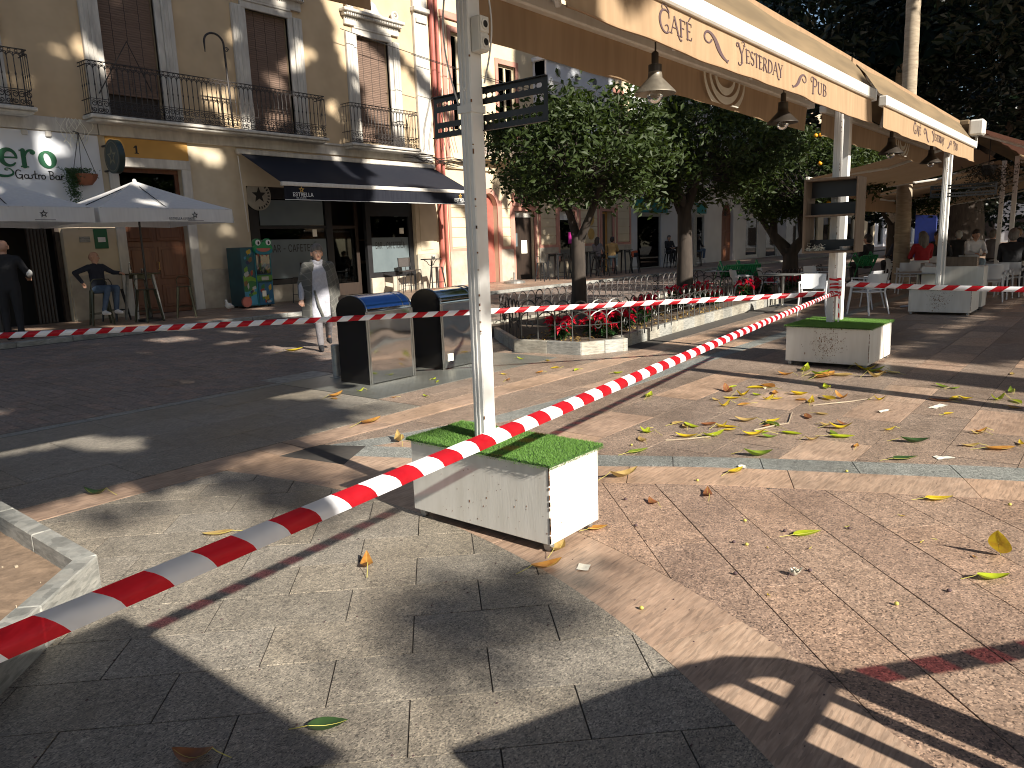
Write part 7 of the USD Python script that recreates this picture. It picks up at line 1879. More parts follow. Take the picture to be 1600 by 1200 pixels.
def pigeon(label, loc, rz, sc=1.0):
    t = thing("pigeon", label, "pigeon", loc, rz, None, sc)
    part(t, "body", bones([[((0, 0.0, 0.12), 0.062), ((0, 0.09, 0.105), 0.04)], [((0, -0.03, 0.13), 0.058), ((0, 0.03, 0.12), 0.06)], [((0, 0.08, 0.105), 0.035), ((0, 0.2, 0.075), 0.016)], [((0, -0.06, 0.15), 0.04), ((0, -0.085, 0.215), 0.026)], [((0, -0.09, 0.23), 0.03), ((0, -0.1, 0.228), 0.026)]], True, 0.015), m_pigeon, True)
    part(t, "beak", tube([(0, -0.115, 0.228), (0, -0.145, 0.22)], [0.008, 0.002], 6), m_ink)
    for s in (-1, 1):
        part(t, "wing", bones([[((s * 0.055, -0.02, 0.13), 0.02), ((s * 0.05, 0.08, 0.115), 0.018)], [((s * 0.05, 0.08, 0.115), 0.016), ((s * 0.02, 0.19, 0.085), 0.008)]], True, 0.02), m_pigeon, True)
        part(t, "leg", tube([(s * 0.022, 0.0, 0.07), (s * 0.022, 0.0, 0.004), (s * 0.022, -0.03, 0.003)], 0.004, 5), m_redpipe)
        part(t, "eye", lathe([(0.001, 0.004), (0.004, 0), (0.001, -0.004)], 6, (s * 0.027, -0.1, 0.234)), m_eye)
    return t


pigeon("white pigeon standing on the far pavement between door and toy machine", (10.7, 18.4, Z1), -1.0, 1.25)
pigeon("white pigeon on the paving behind the second white post", (12.0, 3.65, 0), 0.4)
pigeon("white pigeon in the planting bed by the second orange tree's trunk", (14.6, 7.0, BS), 1.2)

# ------------------------------------------------------------------ opened awnings and posts farther along
def open_awning(label, x0, x1, ya, za, yb, zb, matl, val=0.3, arms=True):
    """Fabric from a high edge at (ya, za) to a low bar at (yb, zb), valance along the low bar."""
    t = thing("open_awning", label, "awning")
    n = 24; xs = np.linspace(x0, x1, n); m_ = 8
    V = np.vstack([np.stack([xs, np.full(n, ya + (yb - ya) * r), za + (zb - za) * r - 0.06 * math.sin(r * math.pi) + 0.012 * np.sin(xs * 4 + r)], 1) for r in np.linspace(0, 1, m_)])
    part(t, "canvas", (V, np.array([(j * n + i, j * n + i + 1, (j + 1) * n + i + 1, (j + 1) * n + i) for j in range(m_ - 1) for i in range(n - 1)])), matl, True)
    part(t, "front_bar", box((x0 - 0.05, yb - 0.04, zb - 0.04), (x1 + 0.05, yb + 0.04, zb + 0.04), 0.012), m_white)
    V = np.vstack([np.stack([xs, np.full(n, yb) + 0.015 * np.sin(xs * 6) * k, np.full(n, zb - 0.04 - val * k)], 1) for k in (0, 1)])
    part(t, "valance", (V, np.array([(i, i + 1, n + i + 1, n + i) for i in range(n - 1)])), matl, True)
    for x in (x0 + 0.4, x1 - 0.4):
        part(t, "folding_arm", tube([(x, ya, za - 0.12), (x + 0.7, (ya + yb) / 2, (za + zb) / 2 - 0.12), (x, yb, zb)], 0.03, 6), m_white)
    return t


def plain_post(label, x, y, h=3.3, w=0.1, boxy=False):
    t = thing("terrace_post", label, "post", (x, y, 0))
    part(t, "shaft", box((-w / 2, -w / 2, 0), (w / 2, w / 2, h), 0.008), m_postw)
    part(t, "base_plate", box((-w, -w, 0), (w, w, 0.02), 0.004), m_galv)
    return t


open_awning("brown opened awning hanging towards the orange trees behind the wooden screen case", 17.2, 23.4, 2.9, 3.35, 5.6, 2.78, m_beige2)
open_awning("farther tan opened awning below and behind the first opened one", 24.2, 30.5, 2.9, 3.35, 6.4, 2.62, m_beige2, 0.36)
open_awning("farthest pale opened awning by the end of the terrace row", 31.0, 37.5, 2.9, 3.3, 6.2, 2.6, m_beige, 0.4)
open_awning("rust red opened awning sloping down at the right edge", 17.0, 25.0, 2.6, 3.55, 0.2, 2.62, m_rustcloth, 0.25)
open_awning("tan opened awning under the rust red one, farther right", 25.4, 33.0, 2.6, 3.5, 0.0, 2.7, m_beige2, 0.3)
for k, ((x, y), lab) in enumerate((((23.8, 2.75), "slim terrace post right of the man in the white shirt"), ((22.6, 2.35), "slim terrace post left of the grey-haired man in black"), ((30.7, 2.75), "slim terrace post far down the row of awnings"), ((18.6, 1.55), "bright white terrace post at the right edge"), ((37.6, 2.75), "last slim terrace post of the row"))):
    plain_post(lab, x, y)
pendant(21.5, 1.7, 3.0, 2.55, 0.05, "bare bulb lamp hanging under the rust red awning at the right", m_terra)
single("ridge_cover", box((16.8, 2.55, 3.5), (38, 2.95, 3.6), 0.02), m_roof, "brown fabric cover along the ridge of the far opened awnings", "awning cover")
spk = thing("floodlight", "white floodlight box on the awning ridge above the farther white post", "floodlight", (16.7, 2.4, 3.28))
part(spk, "housing", box((-0.15, -0.12, 0), (0.15, 0.12, 0.28), 0.03), m_white)
part(spk, "bracket", tube([(0, 0, -0.12), (0, 0, 0)], 0.02, 6), m_galv)
hpl = thing("hanging_plant", "dry trailing plant hanging from the terrace post right of the farther box", "hanging plant", (19.2, 2.5, 2.7))
g = np.random.default_rng(31)
part(hpl, "trailing_leaves", leaf_cloud(np.stack([g.normal(0, 0.16, 900), g.normal(0, 0.25, 900), 0.2 - np.abs(g.normal(0, 0.4, 900))], 1), 0.08, 4, 0.2, 0.3, 0.6), leafmat("dry_hanging_leaf", [(0.03, 0.035, 0.02), (0.05, 0.05, 0.03), (0.04, 0.03, 0.02)], 0.15))
part(hpl, "pot", lathe([(0.1, 0.0), (0.17, 0.2), (0.15, 0.2), (0.09, 0.02)], 16), m_black)
part(hpl, "hanger", tube([(0, 0, 0.2), (0, 0, 0.75)], 0.01, 5), m_wire)
pbx = thing("parking_sign", "blue panel standing in the shade at the far end of the terrace", "panel", (44, 8.3, 0))
part(pbx, "panel", box((0, -0.5, 0.2), (0.12, 0.5, 2.8), 0.02), pm("blue_panel", (0.015, 0.03, 0.18), rough=0.4))
part(pbx, "foot", box((-0.1, -0.45, 0), (0.22, 0.45, 0.2), 0.02), m_galv)

# ------------------------------------------------------------------ palms and ficus trees
def palm(label, x, y, h, r, lean=0.0):
    t = thing("palm_trunk", label, "palm tree", (x, y, 0))
    n = 44; z = np.linspace(0, h, n)
    rr = r * (1.05 - 0.25 * z / h) * (1 + 0.03 * np.sin(np.arange(n) * 2.4)) + 0.25 * r * np.exp(-z / 0.5)
    part(t, "trunk", tube(np.stack([lean * (z / h) ** 2, 0.1 * np.sin(z / h * 2), z], 1), rr, 14), m_palm, True)
    fr_ = MB()
    g = np.random.default_rng(int(x * 10))
    for k in range(22):
        a = k * 2.4; L = 2.6; tt = np.linspace(0, 1, 7)
        c = np.stack([lean + np.cos(a) * L * tt, np.sin(a) * L * tt, h + (0.9 * tt - 1.9 * tt ** 2) * (1 + 0.5 * g.random())], 1)
        for i in range(1, 7):
            for s in (-1, 1):
                d = np.array([-math.sin(a), math.cos(a), 0]) * s
                fr_.add([c[i - 1], c[i], c[i] + d * 0.45 + [0, 0, -0.25], c[i - 1] + d * 0.1], [[0, 1, 2], [0, 2, 3]])
    part(t, "fronds", fr_.out(), m_ficus_leaf)
    return t


palm("tall pale palm trunk rising behind the awning roof, right of the lettering", 23.6, 5.0, 13.5, 0.2, 0.0)
palm("thicker pale trunk sunlit behind the wooden screen case", 33.5, 7.25, 9.0, 0.42, 0.0)


def ficus(label, x, y, trunk_r, trunk_h, limbs, crown, leafn, size, seed, holes=0.0):
    """crown: list of (centre, radii) lobes; leaves fill their shells unevenly."""
    g = np.random.default_rng(seed)
    t = thing("ficus_tree", label, "tree", (x, y, 0))
    z = np.linspace(0, trunk_h, 8)
    tr = part(t, "trunk", tube(np.stack([0.15 * np.sin(z), 0.1 * np.cos(z * 1.3), z], 1), trunk_r * (1 + 0.5 * np.exp(-z)) * (1 - 0.25 * z / trunk_h), 14), m_bark, True)
    for p, r in limbs:
        part(tr, "limb", tube(p, r, 8), m_bark, True)
    P = []
    tot = sum(np.prod(r) ** (2 / 3) for _, r in crown)
    for c, r in crown:
        n = int(leafn * np.prod(r) ** (2 / 3) / tot)
        d = g.normal(size=(n, 3)); d /= np.linalg.norm(d, axis=1, keepdims=True)
        rad = g.uniform(0.35, 1.0, (n, 1)) ** 0.45 * (0.78 + 0.45 * meshkit.fbm(d * 2.2 + seed, 3)[:, None])
        p = np.array(c) + d * np.array(r) * rad
        k = meshkit.noise(p * 0.55 + seed * 3.1, 5)
        P.append(p[k > 0.36 + holes])
    P = np.vstack(P)
    part(t, "crown", leaf_cloud(P, size, seed, 0.25, 0.5, 0.25), m_ficus_leaf)
    return t


ficus("huge dark ficus over the awnings, nearest of the big trees at the top right", 33, -3.0, 1.1, 6.0,
      [([(0, 0, 5.5), (-3, 2, 8.5), (-6, 4, 11)], [0.6, 0.4, 0.15]), ([(0, 0, 5.5), (2, 4, 8), (4, 9, 10)], [0.6, 0.4, 0.15]), ([(0, 0, 5.5), (-4, -2, 9), (-8, -3, 12)], [0.6, 0.4, 0.15])],
      [((-3.0, 5.0, 11.5), (7.0, 6.0, 5.0)), ((1, -1, 12.5), (8, 7, 6)), ((3, 9, 10.5), (6, 5.0, 4.6)), ((0, 12.5, 10.0), (4.5, 3.2, 3.4)), ((8, 15, 12), (6, 5, 4.5)), ((-6, 0, 12), (5, 5, 4.5))], 66000, 0.42, 61)
ficus("second big dark ficus farther along, behind the tall palm trunk", 52, 8.0, 1.2, 5.0,
      [([(0, 0, 4.5), (-3, -3, 8), (-5, -6, 11)], [0.6, 0.4, 0.15]), ([(0, 0, 4.5), (-1, 4, 8), (-2, 7, 10)], [0.6, 0.4, 0.15])],
      [((0, 0, 11), (8, 8, 7)), ((-2, 6, 9.0), (6, 5, 4.6)), ((2, -8, 10), (7, 7, 6.5)), ((4, 3, 5.0), (5, 6, 3.2))], 40000, 0.55, 62)
ficus("dark tree mass closing the far end of the terrace behind the opened awnings", 68, 4.0, 0.9, 3.5, [([(0, 0, 3), (-1, 2, 6)], [0.5, 0.2])],
      [((0, 0, 7), (7, 11, 6.0)), ((0, -10, 8), (6, 8, 7))], 24000, 0.6, 63)

# the trees on the camera's side of the plaza, whose shade falls on the street and the ochre building
g = np.random.default_rng(77)


def cover(u, s):
    """How densely the crowns cover the sun's path to the ground (s < 20) or, above that, to the facade."""
    nz = meshkit.fbm(np.stack([u * 0.55, s * 0.42, 0 * u], -1), 3, 9)
    nf = meshkit.noise(np.stack([u * 1.9, s * 1.5, 0 * u], -1), 19)
    zf = (s - 20) * 0.565
    umax = np.where(s < 20, np.interp(s, [5.2, 6.2, 7.9, 9.0, 10.5, 14, 17, 20], [4.3, 4.7, 5.5, 6.2, 7.0, 10.6, 13.6, 15.8]), np.interp(zf, [0, 3, 5, 7, 9, 13], [15.8, 16.6, 16.9, 17.2, 16.2, 13]))
    w = umax + (nz - 0.5) * 2.4
    low = 5.45 + (meshkit.noise(np.stack([u * 0.9, 0 * u, 0 * u], -1), 3) - 0.5) * 1.2 + np.clip(u - 3.5, 0, 3) * -0.1
    main = (u < w) & (s > low) & (u > -6)
    hole = (nf > np.where(s < 18, 0.69, 0.84))
    dap = (s > 28.5) & (s < 36) & (u > 12.2) & (nf > 0.64)
    wl = (s > 18) & (s < 28) & (u < 12) & (nf > 0.71)
    a = main & ~hole & ~dap & ~wl
    # thin branches that streak the sunlit upper walls
    streak = (s > 22) & (u > 16) & (u < 36) & (np.abs(((u * 0.55 + s * 0.5) % 2.6) - 1.3) < 0.22) & (nz > 0.42)
    right = (u > 10.8 + (nz - 0.5) * 3) & (u < 46) & (s > -3) & (s < 5.0 + (nz - 0.5) * 2.0 + np.clip(u - 20, 0, 40) * 0.3) & ((np.abs((s * 0.9 + u * 0.05) % 1.75 - 0.9) > 0.13 + 0.1 * nf))
    far = (u > 36) & (u < 110) & (s > 13) & (s < 38) & (nf < 0.74)
    t2 = (np.abs(u - 17.4 + (nz - 0.5) * 2) < 1.7) & (s > 11.3) & (s < 16.2) & (nf < 0.66)
    bay = (u > 25.2) & (u < 33.5) & (s > 27.5) & (s < 39) & (nf < 0.78)
    return a | streak | right | far | t2 | bay


def shade_crown(u0, u1, s0, s1, y0, y1, n, size, seed):
    g = np.random.default_rng(seed)
    u, s = g.uniform(u0, u1, n), g.uniform(s0, s1, n)
    k = cover(u, s)
    u, s = u[k], s[k]
    Yb = g.uniform(y0, y1, len(u))
    h = (s - Yb) * 0.565
    X = u - 0.17 * (np.minimum(s, 20) - Yb)
    ok = h > 2.6
    return np.stack([X, Yb, h], 1)[ok], size


def shade_tree(label, x, y, P, size, seed, th):
    t = thing("ficus_tree", label, "tree", (x, y, 0))
    z = np.linspace(0, th, 8)
    tr = part(t, "trunk", tube(np.stack([0.1 * np.sin(z), 0.1 * np.cos(z), z], 1), 0.55 * (1 + 0.5 * np.exp(-z)) * (1 - 0.4 * z / th), 12), m_bark, True)
    part(t, "crown", leaf_cloud(P - [x, y, 0], size, seed, 0.2, 0.62, 0.2), m_ficus_leaf)


P1, _ = shade_crown(-6, 9.0, 4.5, 41, -8.5, -3.5, 120000, 0.42, 1)
go = np.random.default_rng(88)
PO = np.stack([go.uniform(-7, 3.2, 16000), go.uniform(-3.0, 4.0, 16000), go.uniform(6.6, 9.5, 16000)], 1)
PO = PO[(meshkit.noise(PO * 0.6, 8) > 0.3) & (PO[:, 1] + 1.77 * PO[:, 2] > 10.2 + 0 * PO[:, 0])]
P1 = np.vstack([P1, PO])
shade_tree("ficus behind the camera, its crown shading the street on the left", -2.5, -6.5, P1, 0.4, 5, 9)
P2, _ = shade_crown(9.0, 36, 10, 41, -9.5, -4.5, 130000, 0.42, 2)
shade_tree("ficus behind the camera to the right, shading the bar front", 7.5, -9.5, P2, 0.42, 6, 10)
P3, _ = shade_crown(10, 46, -3.5, 10.5, -16.0, -9.5, 80000, 0.42, 3)
shade_tree("ficus right of the camera, shading the terrace", 20, -12.5, P3, 0.4, 7, 6)
P4, _ = shade_crown(36, 110, 13, 38, -12, -6, 110000, 0.75, 4)
shade_tree("ficus on the far right side of the plaza, shading the grey building", 44, -9, P4, 0.6, 8, 10)

# a few hanging sprays whose soft blurred shade dapples the paving in front of the box
g = np.random.default_rng(91)
PD = []
for (cx, cy), r, n in (((2.78, 4.25), 0.22, 190), ((2.75, 3.85), 0.16, 90), ((2.35, 2.15), 0.28, 230), ((2.65, 1.98), 0.22, 150), ((2.05, 2.2), 0.2, 110), ((2.05, 1.85), 0.2, 80), ((2.9, 4.75), 0.3, 240), ((3.6, 5.05), 0.2, 90), ((4.6, 6.1), 0.35, 120), ((3.3, 4.2), 0.12, 40), ((2.0, 1.2), 0.14, 40), ((1.9, 4.9), 0.2, 70)):
    n = int(n * 0.62); a = g.normal(0, r * 0.75, (n, 2))
    Yb = g.uniform(-16.5, -11.5, n)
    h = (cy + a[:, 1] - Yb) * 0.565
    PD.append(np.stack([cx + a[:, 0] - 0.17 * (cy + a[:, 1] - Yb), Yb, h], 1))
shade_tree("ficus across the plaza behind the camera, dappling the nearest paving", 1.5, -14.5, np.vstack(PD), 0.15, 9, 8)

# a second row of awnings and a bench stand on the camera's side, out of the picture; their shadows reach the foreground
aw = thing("side_awning", "dark opened awning of the row behind the camera", "awning")
part(aw, "canvas", box((-5.0, -3.3, 2.88), (0.44, -1.72, 2.9)), m_blackcloth)
part(aw, "valance", box((-5.0, -1.72, 2.6), (0.44, -1.71, 2.9)), m_beige2)
part(aw, "post", box((-1.6, -2.6, 0), (-1.5, -2.5, 2.88)), m_postw)
for k, (x, y, h, w, lab) in enumerate(((7.55, -1.6, 3.2, 0.2, "post on the camera's side whose shadow crosses the leaves"), (11.6, -1.8, 3.2, 0.22, "post on the camera's side, farther right"), (2.47, -0.75, 0.8, 0.075, "short post with a tape behind the picture's right corner"))):
    plain_post(lab, x, y, h, w)
rk2 = thing("bench", "curved slatted bench back just outside the right corner of the picture", "bench", (0, -0.62, 0))
top = [(1.15, 1.235), (1.43, 1.17), (1.82, 1.085), (2.10, 1.02), (2.26, 0.965), (2.38, 0.88), (2.43, 0.79)]
part(rk2, "arched_frame", tube([(x, 0, h - 0.05) for x, h in top] + [(2.42, 0, 0.5), (2.42, 0, 0.0)], 0.05, 8), m_iron)
pan_ = Polygon([(1.15, 0.3)] + [(x, h - 0.04) for x, h in top[:3]] + [(2.02, 1.0), (2.02, 0.3)])
part(rk2, "back_panel", extrude(pan_, 0.02, lambda p: np.stack([p[:, 0], p[:, 2], p[:, 1]], 1)), m_wood)
for x in (2.13, 2.28):
    part(rk2, "back_slat", box((x, -0.012, 0.1), (x + 0.055, 0.012, 0.92)), m_iron)
part(rk2, "cross_rail", box((1.98, -0.015, 0.735), (2.42, 0.015, 0.80)), m_iron)
part(rk2, "cross_rail", box((1.1, -0.015, 0.2), (2.42, 0.015, 0.28)), m_iron)
tape("red and white tape behind the picture's right corner", sag((2.5, -0.75, 0.77), (6.0, -3.6, 0.8), 0.0, 12), 0.075, (0, 0), 0.12)

# ------------------------------------------------------------------ fallen leaves and litter
def leaf_mesh(L, w, curl, fold, stalk, g):
    n = 9
    s = np.linspace(0, 1, n)
    wd = w * np.sin(np.clip(s, 0.02, 1) ** 0.8 * np.pi) ** 0.75
    wd[-1] = 0.001
    bend = curl * (s - 0.5) ** 2 * 4
    tw = g.uniform(-0.5, 0.5)
    V, F = [], []
    for i in range(n):
        c = np.array([(s[i] - 0.5) * L, 0.04 * L * math.sin(s[i] * 3), bend[i] * L])
        for q in (-1, -0.5, 0, 0.5, 1):
            V.append(c + np.array([0, q * wd[i], fold * abs(q) * wd[i] + tw * q * wd[i] * (s[i] - 0.5)]))
    for i in range(n - 1):
        for j in range(4):
            F.append((i * 5 + j, (i + 1) * 5 + j, (i + 1) * 5 + j + 1, i * 5 + j + 1))
    V = np.array(V)
    z0 = V[:, 2].min(); V[:, 2] -= z0 - 0.002
    st = tube([(-0.5 * L, 0, bend[0] * L - z0 + 0.002), (-0.62 * L, 0.02 * L, bend[0] * L * 0.6 - z0 * 0.5 + 0.004), (-(0.62 + stalk) * L, 0.06 * L, 0.006)], [0.0016, 0.0014, 0.0016], 5)
    rib = tube([((q - 0.5) * L, 0.04 * L * math.sin(q * 3), curl * (q - 0.5) ** 2 * 4 * L - z0 + 0.0028) for q in np.linspace(0.02, 0.95, 8)], np.linspace(0.0014, 0.0005, 8), 4)
    return (V, np.array(F)), st, rib


def leafpaint(name, c, c2, tr=0.3):
    return M(name, {"g": ("texture_coordinate", {}), "n": ("noise_texture", {"scale": 22.0, "detail": 5.0}), "r": ("rgb_ramp", {"ramp": [(0.35, c2), (0.6, c)]}), "p": ("principled_bsdf", {"roughness": 0.42}), "t": ("translucent_bsdf", {}), "x": ("mix_closure", {"fac": tr})},
             [("g.object", "n.vector"), ("n.fac", "r.fac"), ("r.color", "p.base_color"), ("r.color", "t.color"), ("p.BSDF", "x.closure1"), ("t.BSDF", "x.closure2")], surface="x.closure")


LM = {"yellow": leafpaint("yellow_fallen_leaf", (0.62, 0.48, 0.02), (0.48, 0.30, 0.02)), "orange": leafpaint("orange_fallen_leaf", (0.50, 0.24, 0.05), (0.36, 0.15, 0.03)), "green": leafpaint("green_fallen_leaf", (0.22, 0.30, 0.03), (0.12, 0.2, 0.02)),
      "dark": leafpaint("dark_green_fallen_leaf", (0.04, 0.085, 0.025), (0.03, 0.06, 0.02)), "brown": leafpaint("brown_fallen_leaf", (0.30, 0.12, 0.05), (0.20, 0.075, 0.03)), "lime": leafpaint("lime_fallen_leaf", (0.42, 0.48, 0.02), (0.30, 0.38, 0.02)), "tan": leafpaint("tan_fallen_leaf", (0.48, 0.34, 0.13), (0.36, 0.24, 0.08))}
m_stalk = pm("leaf_stalk", (0.52, 0.46, 0.10), rough=0.6)


def fallen(px, py, colr, L, ang, label, curl=0.12, fold=0.25, stalk=0.35, w=0.2, stand=False, group=None, loc=None):
    p = at(px, py, Z=0) if loc is None else np.array(loc)
    g = np.random.default_rng(int(px * 7 + py * 13))
    t = thing("fallen_leaf", label, "leaf", (p[0], p[1], 0.0015), ang, group)
    bl, st, rib = leaf_mesh(L, w * L, curl, fold, stalk, g)
    if stand:
        c, s = math.cos(1.15), math.sin(1.15)
        R = np.array([[c, 0, -s], [0, 1, 0], [s, 0, c]])
        bl = (bl[0] @ R.T + [0, 0, 0.5 * L * s], bl[1]); st = (st[0] @ R.T + [0, 0, 0.5 * L * s], st[1]); rib = (rib[0] @ R.T + [0, 0, 0.5 * L * s], rib[1])
    part(t, "blade", bl, LM[colr], True)
    part(t, "stalk", st, m_stalk)
    part(t, "midrib", rib, m_stalk)
    return t


NEAR = [
    (575, 884, "orange", 0.12, 0.9, "curled orange leaf with a yellow stalk on grey slabs below the tape", 0.3, 0.5),
    (340, 834, "tan", 0.13, 2.4, "flat tan leaf lying above the tape at the left", 0.06, 0.2),
    (513, 1136, "dark", 0.10, -0.7, "green leaf in the shade at the bottom of the grey slabs", 0.1, 0.25),
    (302, 1184, "brown", 0.10, 2.2, "broad brown leaf cut off by the picture's bottom edge", 0.25, 0.3),
    (855, 888, "orange", 0.13, -0.4, "long orange leaf with stalk on the pink curved band by the box", 0.2, 0.5),
    (874, 860, "tan", 0.10, 0.2, "tan leaf by the front castor of the nearest box", 0.25, 0.6),
    (935, 827, "orange", 0.09, -0.5, "orange leaf half under the nearest box's right side", 0.1, 0.3),
    (1262, 835, "lime", 0.13, -0.6, "lime yellow leaf alone on the red granite strips", 0.05, 0.2),
    (1556, 872, "yellow", 0.11, 2.9, "bright yellow leaf standing on edge at the right", 0.15, 0.25, True),
    (1552, 907, "lime", 0.11, -0.9, "green leaf with folded blade below the standing yellow leaf", 0.2, 0.6),
    (1107, 773, "brown", 0.11, 0.5, "reddish brown leaf with a stalk on the pink band's near edge", 0.2, 0.2),
    (1021, 786, "brown", 0.08, 1.0, "small red-brown leaf right of the nearest box", 0.2, 0.2),
    (1468, 781, "yellow", 0.13, -0.8, "golden yellow leaf with a green tip near the pink band", 0.1, 0.25),
    (975, 746, "tan", 0.17, -0.4, "long tan leaf with its stalk curled into a loop by the box", 0.25, 0.6),
    (1150, 738, "yellow", 0.12, -0.2, "vivid yellow leaf on the pink band", 0.15, 0.3),
    (1185, 713, "green", 0.15, -1.1, "green leaf raised on one edge at the blue border strip", 0.25, 0.7),
    (1430, 692, "dark", 0.15, -1.1, "dark green folded leaf above the blue border strip, left of a paper scrap", 0.2, 0.6),
    (1415, 718, "dark", 0.15, -0.7, "dark green leaf lying on the blue border strip", 0.08, 0.3),
    (998, 706, "green", 0.15, -0.3, "long green leaf just right of the nearest box's turf", 0.06, 0.2),
    (1115, 682, "lime", 0.16, -0.5, "bright lime leaf on the end of a bare twig", 0.2, 0.3),
    (150, 772, "dark", 0.14, 2.0, "dark leaf with a pale edge in the shade at the left", 0.25, 0.5),
    (1563, 703, "orange", 0.16, -0.9, "orange leaf with a long stalk at the right edge by the blue border", 0.1, 0.3),
    (1015, 620, "lime", 0.15, 0.3, "lime leaf by the edge of the tape's shadow", 0.2, 0.4),
    (525, 619, "orange", 0.2, 0.3, "orange leaf on the slabs in front of the blue-lidded bin", 0.15, 0.3),
    (580, 660, "orange", 0.2, 0.1, "orange leaf left of the nearest box on the pink strip", 0.12, 0.3),
    (625, 690, "tan", 0.15, 1.0, "pale crumpled leaf on the grey slab left of the nearest box", 0.4, 0.6),
    (1260, 580, "lime", 0.2, 0.2, "lime leaf lying before the second box", 0.3, 0.4),
    (1290, 589, "orange", 0.3, -0.2, "large orange leaf lying before the second box", 0.1, 0.3),
    (460, 548, "yellow", 0.26, 0.0, "yellow leaf in a patch of sun near the woman's feet", 0.1, 0.3),
]
for r in NEAR:
    fallen(r[0], r[1], r[2], r[3] * 1.35, r[4], r[5], r[6], r[7], 0.35, (0.36 if len(r) > 8 else 0.2 if r[3] > 0.1 else 0.27), len(r) > 8)
g = np.random.default_rng(41)
SC = [("yellow", "yellow"), ("orange", "orange"), ("lime", "lime green"), ("tan", "tan"), ("brown", "brown"), ("green", "green")]
def scatter(n, x0, x1, y0, y1, where, grp, sz=(0.10, 0.21)):
    for k in range(n):
        px = g.uniform(x0, x1); py = g.uniform(y0, y1)
        c, cn = SC[g.choice(6, p=[0.28, 0.17, 0.24, 0.15, 0.06, 0.10])]
        fallen(px, py, c, g.uniform(*sz), g.uniform(0, 6.28), f"small {cn} fallen leaf {where}", abs(g.normal(0.15, 0.12)), g.uniform(0.15, 0.7), g.uniform(0.15, 0.5), g.uniform(0.15, 0.25), False, f"{cn} leaves {grp}")
scatter(46, 985, 1330, 604, 690, "among the scatter between the two white boxes", "scattered between the two white boxes")
scatter(18, 1330, 1600, 585, 700, "on the paving right of the leaf scatter", "right of the leaf scatter")
scatter(9, 1190, 1400, 576, 596, "on the ground close before the second box", "before the second box", (0.16, 0.26))
scatter(8, 520, 700, 588, 625, "on the slabs before the steel bins", "before the steel bins", (0.06, 0.12))
scatter(10, 760, 1000, 560, 600, "on the paving before the planting bed", "before the planting bed", (0.08, 0.15))
scatter(8, 1080, 1600, 800, 1000, "and tiny, on the red granite strips", "on the red granite strips", (0.018, 0.03))
for k, (px, py, sx, sy, a, lab) in enumerate(((912, 887, 0.075, 0.06, 0.4, "cream square of paper on the pink curved band"), (1475, 716, 0.12, 0.07, -0.9, "white crumpled paper scrap on the blue border strip"), (1382, 643, 0.16, 0.05, -0.4, "white paper strip on the pink slabs at the far right"), (1466, 636, 0.2, 0.08, -0.3, "crumpled white napkin in the tree shadow at the right"), (1195, 605, 0.18, 0.06, 0.1, "white paper strip left of the second box's shadow"), (1160, 731, 0.06, 0.05, 0.5, "white scrap touching the vivid yellow leaf"))):
    p = at(px, py)
    n = 6
    xs, ys = np.meshgrid(np.linspace(-sx / 2, sx / 2, n), np.linspace(-sy / 2, sy / 2, n), indexing="ij")
    zz = 0.006 + 0.022 * meshkit.fbm(np.stack([xs * 30, ys * 30, 0 * xs + k], -1), 2) * (0.3 if k == 0 else 1)
    V = np.stack([xs, ys, zz - zz.min() + 0.002], -1).reshape(-1, 3) @ rotz(a).T + [p[0], p[1], 0]
    single("paper_scrap", (V, np.array([(i * n + j, (i + 1) * n + j, (i + 1) * n + j + 1, i * n + j + 1) for i in range(n - 1) for j in range(n - 1)])), m_paper, lab, "paper scrap")
fl = thing("dried_flower", "pale curled dried flower in the middle of the red granite strips", "flower", (*at(1243, 900)[:2], 0))
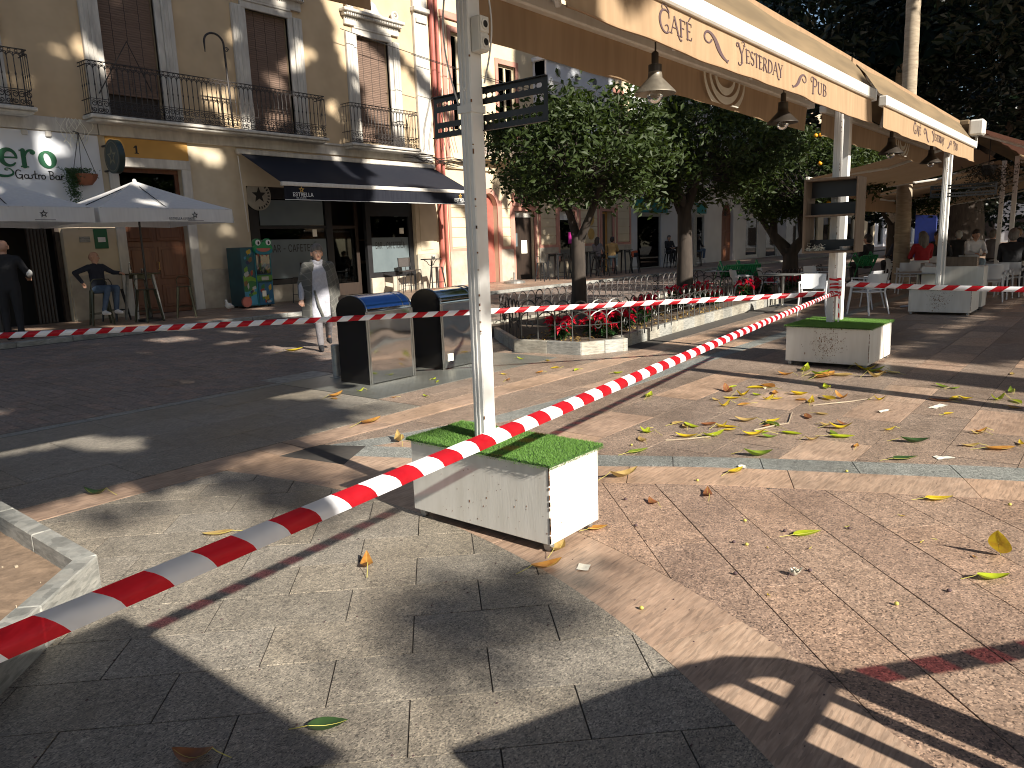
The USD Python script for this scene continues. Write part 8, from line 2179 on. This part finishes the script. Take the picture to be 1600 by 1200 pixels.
part(fl, "petals", merge(*[leaf_mesh(0.035, 0.012, 0.5, 0.6, 0.1, np.random.default_rng(k))[0] for k in range(1)], *[((lambda m: (m[0] @ rotz(k * 1.1).T + [0.01 * math.cos(k), 0.012 * math.sin(k), 0.004 * k], m[1]))(leaf_mesh(0.04, 0.012, 0.6, 0.7, 0.1, np.random.default_rng(k))[0])) for k in range(1, 6)]), m_paper)
part(fl, "stem", tube([(-0.02, 0, 0.01), (-0.05, 0.01, 0.03), (-0.07, 0.02, 0.004)], 0.002, 5), m_ink)
for k, (pts, lab) in enumerate(((((1040, 689), (1075, 688), (1110, 683), (1122, 676)), "pale bare twig lying by the lime leaf"), (((1178, 673), (1205, 668), (1232, 662), (1238, 646)), "forked bare twig in the middle of the leaf scatter"), (((1270, 634), (1300, 632), (1330, 628), (1362, 624)), "thin bare twig right of the leaf scatter"))):
    P = [np.r_[at(*q)[:2], 0.006 + 0.006 * (i % 2)] for i, q in enumerate(pts)]
    single("twig", tube(P, [0.006, 0.006, 0.005, 0.003], 5), m_palm, lab, "twig")
g = np.random.default_rng(55)
fig = trimesh.creation.icosphere(1, 0.009)
for k in range(16):
    px, py = g.uniform(950, 1590), g.uniform(690, 960)
    p = at(px, py)
    c = m_stalk if k % 2 else m_ink
    single("fallen_fig", (np.array(fig.vertices) * [1, 1.15, 0.95] + [p[0], p[1], 0.0085], np.array(fig.faces)), c, ("tiny yellow-green fallen fig on the paving" if k % 2 else "tiny dark fallen fig on the paving"), "fig", ("yellow-green figs on the paving" if k % 2 else "dark figs on the paving"), smooth=True)
dm = MB()
for k in range(420):
    d = abs(g.normal(0, 1)) * 3.5 + 1.6; a = g.uniform(0.02, 1.45)
    x, y = d * math.cos(a), d * math.sin(a)
    r = g.uniform(0.001, 0.0026)
    dm.box((x - r, y - r, 0), (x + r * g.uniform(1, 3), y + r, r * 1.2))
single("ground_crumbs", dm.out(), m_ink, "dark crumbs and bits of bark strewn over the paving", "debris", kind="stuff")
